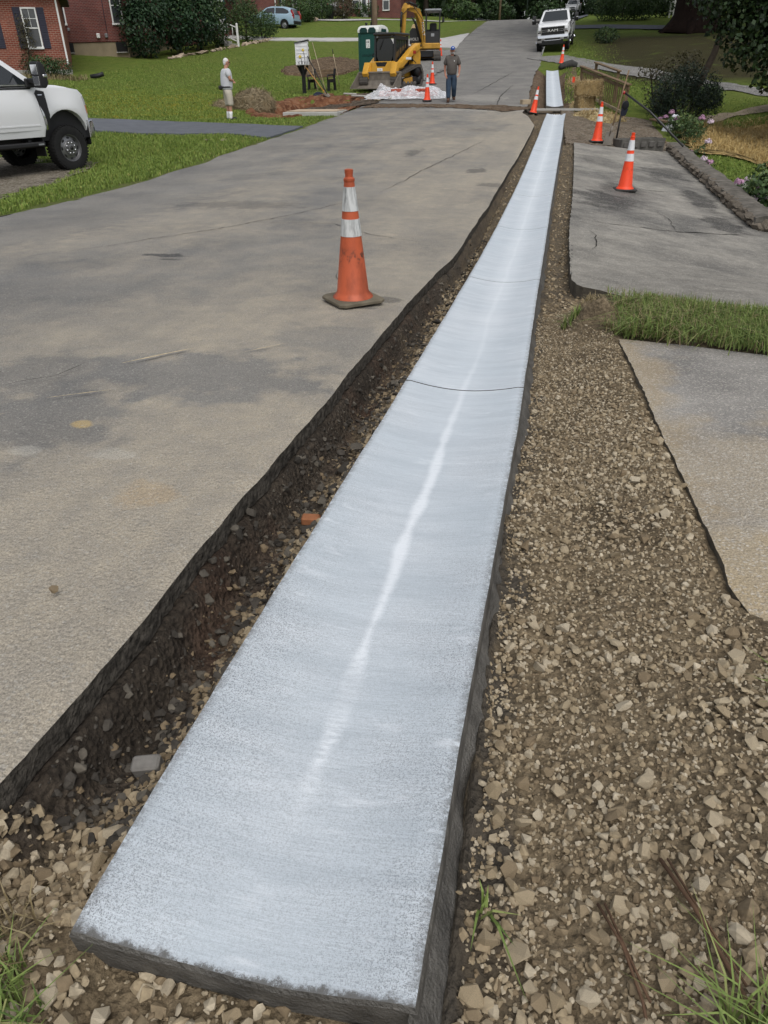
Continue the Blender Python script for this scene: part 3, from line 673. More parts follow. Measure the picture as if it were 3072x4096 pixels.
# ================================================================== loose stone and grass
def stone_mat(name, use_attr, c):
    m = N(name, .92, .18)
    t = m.attr() if use_attr else m.rand()
    col = m.mix(m.rng(t, 0, .5), c[0], c[1]); col = m.mix(m.rng(t, .5, 1), col, c[2])
    n = m.noise(60 if use_attr else 45, 4)
    hs = m.n.new('ShaderNodeHueSaturation'); m.l.new(col, hs.inputs['Color']); m.l.new(m.rng(n, .3, .7, .72, 1.22), hs.inputs['Value'])
    m.set('Base Color', hs.outputs[0]); m.bump(m.noise(150, 3), .35, .004); return m.mat
TANS = ((.17, .128, .080), (.30, .24, .155), (.41, .355, .265))
M_stone = stone_mat('crushed_stone', True, TANS); M_stone_i = stone_mat('crushed_stone_single', False, TANS)
DARKS = ((.035, .031, .026), (.07, .062, .052), (.13, .115, .092))
M_shard = stone_mat('asphalt_rubble', True, DARKS); M_shard_i = stone_mat('asphalt_rubble_single', False, DARKS)
def rock_proto(n, sq, seed):
    r = np.random.default_rng(seed)
    p = r.normal(size=(n, 3)); p /= np.linalg.norm(p, axis=1)[:, None]; p = np.sign(p)*np.abs(p)**.82
    p *= np.array(sq)*(.8+.35*r.random((n, 1)))
    bm = bmesh.new()
    for q in p: bm.verts.new(q)
    bmesh.ops.convex_hull(bm, input=bm.verts); bmesh.ops.triangulate(bm, faces=bm.faces)
    loose = [v for v in bm.verts if not v.link_faces]; bmesh.ops.delete(bm, geom=loose, context='VERTS')
    bm.verts.index_update()
    v = np.array([x.co[:] for x in bm.verts]); f = np.array([[x.index for x in q.verts] for q in bm.faces]); bm.free()
    return v, f
ROCKS = [rock_proto(12+i % 7, (.5, .34+.08*(i % 3), .22+.07*(i % 4)), 40+i) for i in range(16)]
SHARDS = [rock_proto(9, (.5, .33, .11), 90+i) for i in range(6)]
def rot_mats(n, tilt=math.pi):
    a = RNG.random(n)*2*math.pi; b = RNG.normal(0, tilt, n); c = RNG.normal(0, tilt, n)
    ca, sa, cb, sb, cc, sc = np.cos(a), np.sin(a), np.cos(b), np.sin(b), np.cos(c), np.sin(c); z = np.zeros(n); o = z+1
    Rz = np.stack([ca, -sa, z, sa, ca, z, z, z, o], 1).reshape(-1, 3, 3); Rx = np.stack([o, z, z, z, cb, -sb, z, sb, cb], 1).reshape(-1, 3, 3); Ry = np.stack([cc, z, sc, z, o, z, -sc, z, cc], 1).reshape(-1, 3, 3)
    return Rz @ Rx @ Ry
def scatter_rocks(name, P, size, protos, mat, parent, tilt=.5, kind='stuff', tint=None):
    V, F, TI = [], [], []; off = 0
    which = RNG.integers(0, len(protos), len(P)); R = rot_mats(len(P), tilt); tint = RNG.random(len(P)) if tint is None else tint
    for k, (v, f) in enumerate(protos):
        i = np.where(which == k)[0]
        if not len(i): continue
        q = np.einsum('nij,vj->nvi', R[i], v)*size[i][:, None, None]+P[i][:, None]
        F.append((f[None]+(np.arange(len(i))*len(v))[:, None, None]+off).reshape(-1, 3)); off += len(i)*len(v)
        V.append(q.reshape(-1, 3)); TI.append(np.repeat(tint[i], len(f)))
    return raw(name, np.concatenate(V), np.concatenate(F), mat, parent, np.concatenate(TI), kind=kind)
def apron_left(t):
    return np.where((t > 1.05) & (t < 4.62), np.interp(t, [1.05, 1.62, 1.83, 2.32, 2.92, 4.57, 4.7], [1.25, .72, .65, .63, .60, .53, .6]), 9)
def right_ok(x, t):
    return (x > -.022+fbm(t, t*0, 7, 3, 2)*.05) & (x < apron_left(t)-.01) & ~((t > 4.5+.0*x) & (x > .5)) & (x < .30+1.9*(1-ss(4.3, 4.8, t)))
# fines, middling, coarse on the right bed
def bed_pts(n, x0, x1, t0, t1, ok, pw=1.0):
    x = x0+(x1-x0)*RNG.random(n); t = t0+(t1-t0)*RNG.random(n)**pw; k = ok(x, t)
    return x[k], t[k]
x, t = bed_pts(84000, -.04, 2.2, -.25, 5.6, right_ok, 1.25)
sz = .005+.009*RNG.random(len(x))**2
scatter_rocks('gravel_fines', np.stack([x, t, bed_z(x, t)+sz*.12], 1), sz*1.3, ROCKS, M_stone, gravel_bed, .6)
def patchy(x, t): return fbm(x, t, 2.4, 3, 11) + .28*(1-ss(1.0, 3.6, t)) + .10*ss(.2, .55, x)
x, t = bed_pts(18500, -.04, 2.2, -.25, 5.2, right_ok, 1.3); k = patchy(x, t)+RNG.normal(0, .13, len(x)) > .09; x, t = x[k], t[k]
sz = .010+.016*RNG.random(len(x))**2
scatter_rocks('gravel_stones', np.stack([x, t, bed_z(x, t)+sz*.16], 1), sz*1.15, ROCKS, M_stone, gravel_bed, .5)
x, t = bed_pts(5600, .0, 2.2, -.25, 4.4, right_ok, 1.6); k = patchy(x, t)+RNG.normal(0, .15, len(x)) > .19; x, t = x[k], t[k]
sz = (.020+.024*RNG.random(len(x))**2.2)*(1-.15*ss(1.2, 3.5, t))
P = np.stack([x, t, bed_z(x, t)+sz*.20], 1)
vis = np.where((t > .42) & (x < .12+.42*t), sz/np.hypot(t, 1.25), 0)
sz_big = sz; order = np.argsort(-vis); big, rest = order[:230], order[230:]
scatter_rocks('coarse_stones', P[rest], sz[rest]*1.15, ROCKS, M_stone, gravel_bed, .5)
# stones of the left trench and in front of the slab
def front_ok(x, t): return (t < .56) & (x > -1.3) & (x < .02) | ((x > -1.3) & (x < -.70) & (t < .85))
x, t = bed_pts(6800, -1.25, .04, -.2, .82, front_ok); sz = .006+.030*RNG.random(len(x))**3
Pf = np.stack([x, t, bed_z(x, t)+sz*.25], 1); vf = np.where(t > .36, sz/np.hypot(t+.3, 1.25), 0)
of = np.argsort(-vf)[:60]; rf = np.argsort(-vf)[60:]
scatter_rocks('gravel_stones', Pf[rf], sz[rf]*1.15, ROCKS, M_stone, gravel_bed, .5)
def tr_ok(x, t): return (x > cut(t)+.05) & (x < gl(t)-.005)
x, t = bed_pts(15000, -1.02, -.52, .6, 8, tr_ok, 1.5); d = (x-cut(t))/(gl(t)-cut(t)); k = RNG.random(len(x)) < .15+.85*ss(.35, .75, d); x, t, d = x[k], t[k], d[k]
sz = .006+.026*RNG.random(len(x))**3.5
scatter_rocks('trench_stones', np.stack([x, t, bed_z(x, t)+sz*.15], 1), sz*1.2, ROCKS, M_stone, gravel_bed, .5, tint=np.clip(RNG.random(len(x))*.75*ss(.2, .8, d), 0, 1))
x, t = bed_pts(7000, -1.02, -.5, .8, 9, lambda x, t: (x > cut(t)+.015) & (x < gl(t)-.005), 1.3); sz = .006+.034*RNG.random(len(x))**4.5
scatter_rocks('asphalt_crumbs', np.stack([x, t, bed_z(x, t)+sz*.15], 1), sz*1.2, ROCKS, M_shard, gravel_bed, .5)
# far trench stones, both sides
x, t = bed_pts(9000, -1.0, .5, 5.5, 27, lambda x, t: ((x > cut(t)+.06) & (x < gl(t)-.01)) | ((x > gr(t)+.06) & (x < .5)), 1.3)
sz = .012+.03*RNG.random(len(x))**2.5
scatter_rocks('trench_stones', np.stack([x, t, bed_z(x, t)+sz*.15], 1), sz*1.1, ROCKS, M_stone, gravel_bed, .5, tint=RNG.random(len(x))*.7)
# the stones that can be told apart: one object each, sharing mesh data
def proto_mesh(v, f, mat, nm):
    me = bpy.data.meshes.new(nm); me.from_pydata([tuple(q) for q in v], [], [tuple(int(i) for i in q) for q in f]); me.materials.append(mat); return me
RM = [proto_mesh(v, f, M_stone_i, 'stone') for v, f in ROCKS]; SM = [proto_mesh(v, f, M_shard_i, 'asphalt_chunk') for v, f in SHARDS]
def single(name, me, p, s, tilt=.5):
    o = link(name, me, gravel_bed); o.location = p; o.scale = (s, s*random.uniform(.8, 1.15), s*random.uniform(.85, 1.2)); o.rotation_euler = (random.gauss(0, tilt), random.gauss(0, tilt), random.random()*6.28); return o
for i in big: single("stone", random.choice(RM), P[i], float(sz_big[i])*1.15)
for i in of: single('stone', random.choice(RM), Pf[i], float(np.clip(vf[i]*1.25, .022, .045))*1.25)
for a, b, s in [(-.76, 2.16, .085), (-.80, 2.05, .09), (-.74, 2.3, .07), (-.78, 2.42, .075), (-.70, 1.95, .06), (-.84, 2.62, .10), (-.78, 2.78, .12), (-.75, 2.95, .11), (-.80, 3.05, .09), (-.73, 3.18, .10), (-.77, 3.35, .12), (-.70, 3.3, .08), (-.80, 3.5, .10), (-.74, 3.6, .09), (-.70, 3.75, .10), (-.76, 3.9, .11), (-.72, 4.15, .09), (-.78, 4.3, .10), (-.7, 4.6, .12), (-.76, 4.9, .10), (-.68, 5.2, .13), (-.74, 5.6, .12), (-.8, 1.7, .06), (-.72, 1.62, .07), (-.76, 2.5, .07)]:
    single('asphalt_chunk', random.choice(SM), (a, b, float(bed_z(a, b))+.012), s*.9, .22)
for a, b, s in [(-.73, .95, .042), (-.78, 1.05, .03), (-.74, 1.12, .04), (-.71, 1.28, .05), (-.76, 1.32, .032), (-.72, 1.42, .036), (-.70, 1.5, .034), (-.80, .82, .045), (-.78, .74, .052), (-.88, .70, .046), (-.72, 1.78, .05), (-.695, 1.84, .06), (-.74, 1.86, .04)]:
    single('stone', random.choice(RM), (a, b, float(bed_z(a, b))+s*.2), s*1.25)

# ---- grass
def grass_mat(name, c0, c1, c2):
    m = N(name, .6, .25); t = m.attr()
    col = m.mix(m.rng(t, 0, .6), c0, c1); col = m.mix(m.rng(t, .75, 1), col, c2); m.set('Base Color', col)
    m.set('Subsurface Weight', 0.0); return m.mat
M_grass = grass_mat('grass_blades', (.065, .115, .016), (.178, .242, .046), (.30, .28, .085))
M_grass2 = grass_mat('grass_blades_long', (.055, .098, .020), (.185, .245, .066), (.32, .30, .13))
M_dry = grass_mat('dry_grass', (.12, .09, .05), (.24, .19, .10), (.30, .26, .15))
def blades(name, x, t, z, h, w, mat, lean=.35, dirx=None, **k):
    n = len(x); a = RNG.random(n)*2*math.pi; L = np.abs(RNG.normal(0, lean, n))*h
    dx, dy = np.cos(a), np.sin(a)
    if dirx is not None: dx = dx*.6+dirx[0]; dy = dy*.6+dirx[1]
    px, py = -np.sin(a)*w/2, np.cos(a)*w/2
    b = np.stack([x, t, z], 1); z0 = np.zeros(n)
    mid = b+np.stack([dx*L*.35, dy*L*.35, h*.6], 1); tip = b+np.stack([dx*L*1.3, dy*L*1.3, h*(1-.25*np.minimum(L/np.maximum(h, 1e-6), 1.5))], 1)
    s = np.stack([px, py, z0], 1)
    V = np.stack([b-s, b+s, mid+s*.75, mid-s*.75, tip], 1).reshape(-1, 3)
    o = np.arange(n)*5
    F = np.concatenate([np.stack([o, o+1, o+2], 1), np.stack([o, o+2, o+3], 1), np.stack([o+3, o+2, o+4], 1)])
    ti = np.clip(RNG.normal(.45, .25, n), 0, 1)
    return raw(name, V, F, mat, None, np.tile(ti, 3), kind='stuff', **k)
# strip between the two drives, close to the camera
def strip_hi(x): return np.interp(x, [.3, .49, .64, .87, 1.18, 1.64, 3, 7], [6.1, 6.02, 5.88, 5.80, 5.60, 5.48, 5.15, 4.1])
def strip_lo(x): return np.interp(x, [.5, .9, 1.35, 3, 7], [4.62, 4.52, 4.38, 3.92, 3.05])
x = .55+4.2*RNG.random(30000)**1.3; u = RNG.random(len(x)); t = strip_lo(x)+(strip_hi(x)-strip_lo(x))*u
k = (RNG.random(len(x)) < np.clip(ss(.45, 1.15, x+fbm(x, t, 3, 2)*.6), .03, 1)); x, t, u = x[k], t[k], u[k]
zg = terr(np.clip(x, -11, .3), t)+.02
xs, ts = np.meshgrid(np.linspace(0, 1, 40), np.linspace(0, 1, 26)); xx = .50+4.4*xs; tt = strip_lo(xx)-.05+(strip_hi(xx)+.10-strip_lo(xx))*ts
sheet('grass_strip', xx, tt, terr(np.clip(xx, -11, .3), tt)-.02+.05*np.sin(math.pi*ts)*ss(.5, .8, xx)+fbm(xx, tt, 7, 3)*.05, [gravelly('strip_soil', (.045, .035, .022), (.085, .066, .040), (.12, .10, .06), 30)], skirt=.12, kind='structure')
t = t+RNG.normal(0, .05, len(x))*(u < .25)
h = (.045+.13*RNG.random(len(x))**1.6)*(1-.6*ss(.60, 1, u))*(.75+.5*(fbm(x, t, 3, 3, 6)+.5))
blades('long_grass', x, t, zg, h, .0055, M_grass2, 1.0, (-.15, -.45))
k = RNG.random(len(x)) < .40*(1-ss(.7, 1.5, x))+.07
blades('dry_grass', x[k], t[k], zg[k], h[k]*.9, .005, M_dry, 1.1)
# tufts: corners and edges
def tuft(cx, ct, r, n, h, mat=None, w=.006, z=None, lean=.6, name='grass_tuft'):
    a = RNG.random(n)*6.283; q = r*np.sqrt(RNG.random(n)); x = cx+q*np.cos(a); t = ct+q*np.sin(a)
    blades(name, x, t, (bed_z(x, t) if z is None else np.full(n, z)), h*(.5+.7*RNG.random(n)), w, mat or M_grass2, lean)
tuft(-.80, .42, .10, 160, .085, w=.005); tuft(-.88, .50, .12, 120, .09, M_dry, .004, lean=1.2); tuft(-.72, .36, .06, 70, .07, w=.005)
tuft(.47, .60, .07, 190, .10, w=.005, lean=.9); tuft(-.86, .40, .12, 220, .10, w=.005, lean=.8); tuft(.60, .62, .08, 120, .08, w=.005, lean=.9)
tuft(.745, 1.40, .085, 160, .075, w=.0045, lean=1.0); tuft(.80, 1.30, .10, 120, .075, M_dry, .004, lean=1.2)
tuft(.25, 5.08, .06, 120, .075, w=.0055, lean=1.0); tuft(.42, 5.25, .14, 260, .055, M_dry, .005, lean=1.3); tuft(.62, 5.15, .16, 260, .07, M_dry, .005, lean=1.2); tuft(.6, 4.75, .15, 160, .09, w=.0055, lean=1.1); tuft(.02, .78, .018, 9, .05, w=.007, lean=1.2)
tuft(.52, 4.75, .10, 120, .06, M_dry, .005, lean=1.0); tuft(.46, 5.6, .12, 140, .06, M_dry, .005, lean=1.0)
# verge by the pickup and the near lawn
def lawn_fill(name, n, x0, x1, t0, t1, h, w, ok=None, mat=None, lean=.5, pw=1.0):
    x = x0+(x1-x0)*RNG.random(n); t = t0+(t1-t0)*RNG.random(n)**pw
    if ok is not None: k = ok(x, t); x, t = x[k], t[k]
    z = terr(x, t)+fbm(x, t, .9, 3)*.10*ss(-7.3, -9, x)+fbm(x, t, 4, 2)*.03 if x1 < 0 else terr(x, t)+fbm(x, t, .8, 3, 2)*.16*ss(3.4, 6, x)+fbm(x, t, 4, 2, 4)*.03
    return blades(name, x, t, z-.01, h*(.55+.6*RNG.random(len(x))), w, mat or M_grass, lean)
park = lambda x, t: ~((x < -8.3-.05*(t-10)+fbm(x, t, 1.2, 2)*.7) & (t > 9.3) & (t < 17.3+fbm(x, t, .8, 2)*2))
drv = lambda x, t: ~((t > 20.4+ss(-7.5, -9, x)*.9) & (t < 23.9+ss(-8, -11, x)*.6)) & (x < -7.35)
lawn_fill('verge_grass', 60000, -13.5, -7.3, 8.2, 21.6, .085, .014, lambda x, t: ~((x < -9.0-.18*(t-10)+fbm(x, t, 1.2, 2)*.8) & (t < 16.4)) & drv(x, t) & (x > -8.8-.42*(t-8)) & (x < -7.36+fbm(t, t*0, 1.5, 3)*.35), pw=1.2)
pitok = lambda x, t: (np.sqrt(((x+9.35)/2.15)**2+((t-30.6)/3.3)**2) > 1.02) & ~((x > -9.3) & (t > 28.7) & (t < 35.2))
lawn_fill('lawn_grass', 120000, -23, -7.4, 23.6, 56, .07, .024, lambda x, t: pitok(x, t) & drv(x, t) & (RNG.random(len(x)) < 1-.93*ss(29, 55, t)) & (np.sqrt(((x+13.1)/2.1)**2+((t-46.6)/5.4)**2) > 1.0) & ~((x > -9.3) & (t > 38)))
lawn_fill('yard_grass', 26000, 3.4, 10, 14, 34, .07, .02, lambda x, t: ~((x > 3.6) & (t > 21.6+.75*(x-3.7)) & (t < 27.8+.75*(x-4))))
lawn_fill('bank_grass', 26000, -1.0, 6, 31.5, 62, .08, .03, lambda x, t: (x > .35) & (np.abs(t-(49.5-2.6*(x-.2))) > 1.1) & (RNG.random(len(x)) < (1-.85*ss(.6, 3.0, x)*ss(37, 41, t))*(1-.7*ss(46, 60, t))))
x = 3.7+6*RNG.random(5000); t = 21.7+.75*(x-3.7)+6.2*RNG.random(len(x))
blades('straw_strands', x, t, terr(x, t)+.12+fbm(x, t, 2.5, 4, 3)*.12, .10+.10*RNG.random(len(x)), .015, grass_mat('straw_strand', (.26, .17, .06), (.44, .32, .13), (.52, .42, .22)), 2.4)
# ================================================================== shared materials for built things
def brick_mat(name, c0, c1, mortar, sc=1.0):
    m = N(name, .85, .2)
    # brick courses run along the wall: use x+y as the running coordinate
    x, y, z = m.xyz(); cmb = m.n.new('ShaderNodeCombineXYZ'); m.l.new(m.math('ADD', x, y), cmb.inputs[0]); m.l.new(z, cmb.inputs[1])
    b = m.n.new('ShaderNodeTexBrick'); m.l.new(cmb.outputs[0], b.inputs['Vector'])
    b.inputs['Scale'].default_value = 1.0; b.inputs['Brick Width'].default_value = .225*sc; b.inputs['Row Height'].default_value = .0755*sc; b.inputs['Mortar Size'].default_value = .009; b.inputs['Mortar Smooth'].default_value = .1
    b.inputs['Color1'].default_value = (*c0, 1); b.inputs['Color2'].default_value = (*c1, 1); b.inputs['Mortar'].default_value = (*mortar, 1); b.inputs['Bias'].default_value = -.1
    hs = m.n.new('ShaderNodeHueSaturation'); m.l.new(b.outputs['Color'], hs.inputs['Color']); m.l.new(m.rng(m.noise(1.2, 5), .3, .7, .75, 1.2), hs.inputs['Value'])
    m.set('Base Color', hs.outputs[0]); m.bump(b.outputs['Fac'], -.6, .01); return m.mat
M_brick1 = brick_mat('red_brick', (.22, .052, .032), (.155, .040, .028), (.30, .22, .17))
M_brick2 = brick_mat('dark_red_brick', (.16, .042, .034), (.105, .032, .030), (.20, .14, .12))
M_white = flat('white_paint', (.74, .74, .72), .5, .4, 0, .05)
M_shutter = flat('navy_shutter', (.030, .030, .048), .6, .3)
M_roof = flat('roof_shingle', (.085, .08, .078), .9, .2, 0, .25, 3)
M_found = flat('parged_foundation', (.30, .245, .165), .9, .2, 0, .18, 1.2, .2)
def glass_mat(name, col=(.015, .018, .020), rough=.06, spec=.8):
    m = N(name, rough, spec, 0, (*col, 1)); return m.mat
M_pane = glass_mat('window_glass', (.045, .05, .055), .12)
M_glass = glass_mat('car_glass'); M_black = flat('black_plastic', (.014, .014, .015), .55, .35); M_blackm = flat('black_metal', (.018, .018, .018), .4, .5)
M_rubber = flat('tyre_rubber', (.016, .016, .016), .85, .2, 0, .2, 20, .3, 90)
M_chrome = flat('chrome', (.62, .63, .65), .16, .5, 1.0, .03); M_steel = flat('wheel_steel', (.20, .20, .205), .42, .5, .8, .12, 12)
def paint(name, col, rough=.28, cc=.5):
    m = N(name, rough, .5, 0, (*col, 1)); m.set('Coat Weight', cc); m.set('Coat Roughness', .08); return m.mat
M_vwhite = paint('white_car_paint', (.66, .67, .68)); M_silver = paint('silver_car_paint', (.42, .43, .44)); M_blue = paint('pale_blue_car_paint', (.30, .42, .52)); M_vdark = paint('dark_car_paint', (.012, .014, .014))
M_red = M_redlamp = paint('red_lamp', (.35, .02, .015)); M_lamp = paint('clear_lamp', (.45, .46, .47), .15); M_amber = paint('amber_lamp', (.55, .14, .02))
M_wood = flat('weathered_wood', (.165, .115, .070), .9, .2, 0, .3, 5); M_woodl = flat('pale_wood', (.36, .29, .20), .9, .2, 0, .25, 5)
M_pole = flat('pole_wood', (.24, .175, .12), .9, .15, 0, .25, 3); M_poled = flat('grey_pole', (.10, .088, .07), .9, .15, 0, .25, 3)
M_alum = flat('grey_metal', (.30, .31, .32), .45, .5, .6)

def window(parent, x0, x1, z0, z1, y, dirn='y', sash=True, shutters=0.0, bars=(2, 2), out=-1):
    """a sash window set in a wall facing -y (dirn 'y') or +x (dirn 'x')"""
    def bx(g, a0, a1, c0, c1, d0, d1):
        if dirn == 'y': g.box(((a0+a1)/2, y+out*(d0+d1)/2, (c0+c1)/2), (a1-a0, abs(d1-d0), c1-c0), b=.008)
        else: g.box((y-out*(d0+d1)/2, (a0+a1)/2, (c0+c1)/2), (abs(d1-d0), a1-a0, c1-c0), b=.008)
    f = .07; g = G()
    for a in ((x0-f, x0), (x1, x1+f)): bx(g, a[0], a[1], z0-f, z1+f, -.03, .05)
    bx(g, x0, x1, z1, z1+f, -.03, .05); bx(g, x0-f-.02, x1+f+.02, z0-f-.03, z0-.002, -.03, .09)
    w = obj('window', g, M_white, parent)
    g = G(); bx(g, x0, x1, z0, z1, -.02, .008); obj('pane', g, M_pane, w)
    g = G(); zm = (z0+z1)/2
    bx(g, x0, x1, zm-.025, zm+.025, .009, .032)
    for i in range(1, bars[0]): bx(g, x0+(x1-x0)*i/bars[0]-.011, x0+(x1-x0)*i/bars[0]+.011, zm+.026, z1, .009, .024)
    for i in range(1, bars[1]): bx(g, x0, x1, zm+(z1-zm)*i/bars[1]-.011, zm+(z1-zm)*i/bars[1]+.011, .025, .030)
    obj('glazing_bar', g, M_white, w)
    if shutters:
        for a0, a1 in ((x0-f-.02-shutters, x0-f-.02), (x1+f+.02, x1+f+.02+shutters)):
            g = G(); bx(g, a0, a1, z0-f, z1+f, .002, .035); n = 16
            for i in range(n): bx(g, a0+.04, a1-.04, z0+(z1-z0)*i/n+.012, z0+(z1-z0)*(i+.8)/n, .036, .048)
            obj('shutter', g, M_shutter, parent)
    return w
def downspout(parent, x, y, z0, z1, kick=(.0, -.25), r=.045):
    g = G(); g.tube([(x, y-.25, z1+.2), (x, y-.25, z1+.10), (x, y-.06, z1-.25), (x, y-.06, z0+.25), (x+kick[0], y-.06+kick[1], z0+.05)], r, 6, smooth=False); return obj('downspout', g, M_white, parent)

# --- first house: gable wall with a shuttered window, far left
h1 = thing('brick_house', (-24.03, 38, 1.5), 'red brick house at far left with a navy shuttered window behind the white pickup', 'house', rz=math.radians(31))
def W1(x, y, z): return (x+24.03, y-38, z-1.5)
g = G(); g.box(W1(-30.03, 42.2, 3.2), (12, 8.4, 3.6)); obj('wall', g, M_brick1, h1)
g = G(); g.box(W1(-30, 42.2, .95), (12.06, 8.46, 1.7)); f = obj('foundation', g, M_conc, h1)
g = G(); g.box(W1(-30, 42.2, 5.03), (12.8, 9.3, .12), b=.02); g.prism([(-4.7, 0), (4.7, 0), (0, 2.4)], -6.4, 6.4, 'x', M=Matrix.Translation(W1(-30, 42.2, 5.1))); obj('roof', g, M_roof, h1)
g = G(); g.box(W1(-30, 37.55, 5.0), (12.9, .12, .14), b=.03); obj('gutter', g, M_white, h1)
window(h1, -1.66, -1.10, 2.76-1.5, 4.28-1.5, 0, shutters=.33)
window(h1, -3.75, -3.15, 2.76-1.5, 4.28-1.5, 0, shutters=.33)
downspout(h1, -.06, 0, 1.95-1.5, 4.9-1.5)

# --- second house
h2 = thing('brick_house', (-29, 56, 2.6), 'dark red brick house with a tan basement wall behind the tall laurel shrubs', 'house')
def W2(x, y, z): return (x+29, y-56, z-2.6)
g = G(); g.box(W2(-30, 55.6, 5.5), (9.4, 18, 4.4)); obj('wall', g, M_brick2, h2)
g = G(); g.box(W2(-30, 55.6, 2.4), (9.3, 17.9, 1.76)); obj('foundation', g, M_found, h2)
g = G(); g.box(W2(-30, 55.6, 7.77), (10.4, 19, .12), b=.02); g.prism([(-5.3, 0), (5.3, 0), (0, 2.6)], -9.5, 9.5, 'y', M=Matrix.Translation(W2(-30, 55.6, 7.85))); obj('roof', g, M_roof, h2)
window(h2, *(a+29 for a in (-26.0, -25.42)), 4.2-2.6, 5.9-2.6, 46.6-56)
window(h2, *(a+29 for a in (-30.0, -29.15)), 4.25-2.6, 5.9-2.6, 46.6-56)
for x0, x1, z0, z1, nm in ((-29.5, -28.98, 2.78, 3.27, 'basement_window'), (-26.1, -25.42, 2.76, 3.26, 'basement_window')):
    g = G(); g.box(W2((x0+x1)/2, 46.6, (z0+z1)/2), (x1-x0, .10, z1-z0), 0, .01); f = obj(nm, g, M_black, h2)
    g = G(); g.box(W2((x0+x1)/2, 46.56, z0-.02), (x1-x0+.06, .14, .05), 0, .01); obj('sill', g, M_conc, f)
for x, z, s in ((-29.03, 3.95, .17), (-27.15, 3.6, .24), (-26.62, 3.6, .22)):
    g = G(); g.box(W2(x, 46.58, z), (s*.75, .2, s), 0, .03); obj('meter_box', g, M_alum if s < .23 else M_white, h2)
g = G(); g.tube([W2(-26.55, 46.6, z) for z in (3.7, 5.2, 7.6)], .02, 6); obj('conduit', g, M_shutter, h2)
# front of the second house, facing the road
for a, b, nm in ((59.2, 61.3, 'd'),):
    g = G()
    for y0 in (58.9, 59.6, 60.9, 61.6): g.box(W2(-25.24, y0, 5.6), (.16, .14, 2.6), 0, .015)
    g.box(W2(-25.24, 60.25, 6.98), (.16, 3.0, .16), 0, .02); d = obj('door_frame', g, M_white, h2)
    g = G(); g.box(W2(-25.28, 60.25, 5.5), (.08, 1.2, 2.5), 0, .01); obj('door', g, flat('teal_door', (.025, .055, .06), .5, .4), h2)
    for y0 in (59.25, 61.25): g = G(); g.box(W2(-25.27, y0, 5.6), (.05, .55, 2.4), 0, .01); obj('sidelight', g, M_pane, h2)
    g = G(); g.box(W2(-25.27, 61.95, 5.6), (.06, .45, 2.5), 0, .01); obj('shutter', g, flat('teal_shutter', (.045, .10, .115), .6), h2)

# --- third house
h3 = thing('brick_house', (-32, 86, 5.8), 'brick house with dark shutters behind clipped round hedges in the distance', 'house')
def W3(x, y, z): return (x+32, y-86, z-5.8)
g = G(); g.box(W3(-32, 86.5, 7.9), (10.2, 15, 4.6)); obj('wall', g, M_brick2, h3)
g = G(); g.box(W3(-32, 86.5, 10.25), (11.2, 16, .12), b=.02); g.prism([(-5.6, 0), (5.6, 0), (0, 2.6)], -8, 8, 'y', M=Matrix.Translation(W3(-32, 86.5, 10.33))); obj('roof', g, M_roof, h3)
downspout(h3, -26.95+32, 79.0-86, 6.1-5.8, 10.0-5.8)
for y0, y1 in ((80.6, 81.5), (84.2, 85.4), (89.2, 90.2), (91.6, 92.4)):
    window(h3, y0-86, y1-86, 7.3-5.8, 8.9-5.8, -26.9+32, 'x', shutters=.45)
# --- fourth house with carport
h4 = thing('brick_house', (-22, 97, 6.8), 'far brick house with a carport and white trimmed windows left of the utility pole', 'house')
def W4(x, y, z): return (x+22, y-97, z-6.8)
g = G(); g.box(W4(-20.6, 97, 8.6), (6.6, 9.8, 4.0)); obj('wall', g, M_brick2, h4)
g = G(); g.box(W4(-21.5, 97, 10.65), (11.0, 11, .14), b=.02); g.prism([(-5.6, 0), (5.6, 0), (0, 2.4)], -5.4, 5.4, 'x', M=Matrix.Translation(W4(-21.5, 97, 10.73))); obj('roof', g, M_roof, h4)
g = G()
for x in (-26.2, -25.2, -24.25): g.box(W4(x, 92.3, 8.6), (.14, .14, 4.0), 0, .01)
obj('carport_post', g, M_alum, h4)
g = G(); g.box(W4(-25.2, 101.5, 8.6), (2.6, .2, 4.0)); obj('carport_wall', g, M_white, h4)
downspout(h4, -23.62+22, 92.1-97, 6.85-6.8, 10.3-6.8)
window(h4, -22.6+22, -21.9+22, 7.75-6.8, 9.1-6.8, 92.1-97, bars=(1, 1)); window(h4, -20.7+22, -20.35+22, 7.5-6.8, 9.1-6.8, 92.1-97, bars=(1, 1)); window(h4, -19.2+22, -18.6+22, 7.5-6.8, 9.1-6.8, 92.1-97, bars=(1, 1))
g = G(); g.box(W4(-21.3, 92.02, 7.9), (.85, .14, 2.2), 0, .02); d = obj('door', g, M_white, h4); g = G(); g.box(W4(-21.3, 91.93, 8.2), (.42, .03, 1.3), 0, .005); obj('door_pane', g, M_pane, d)

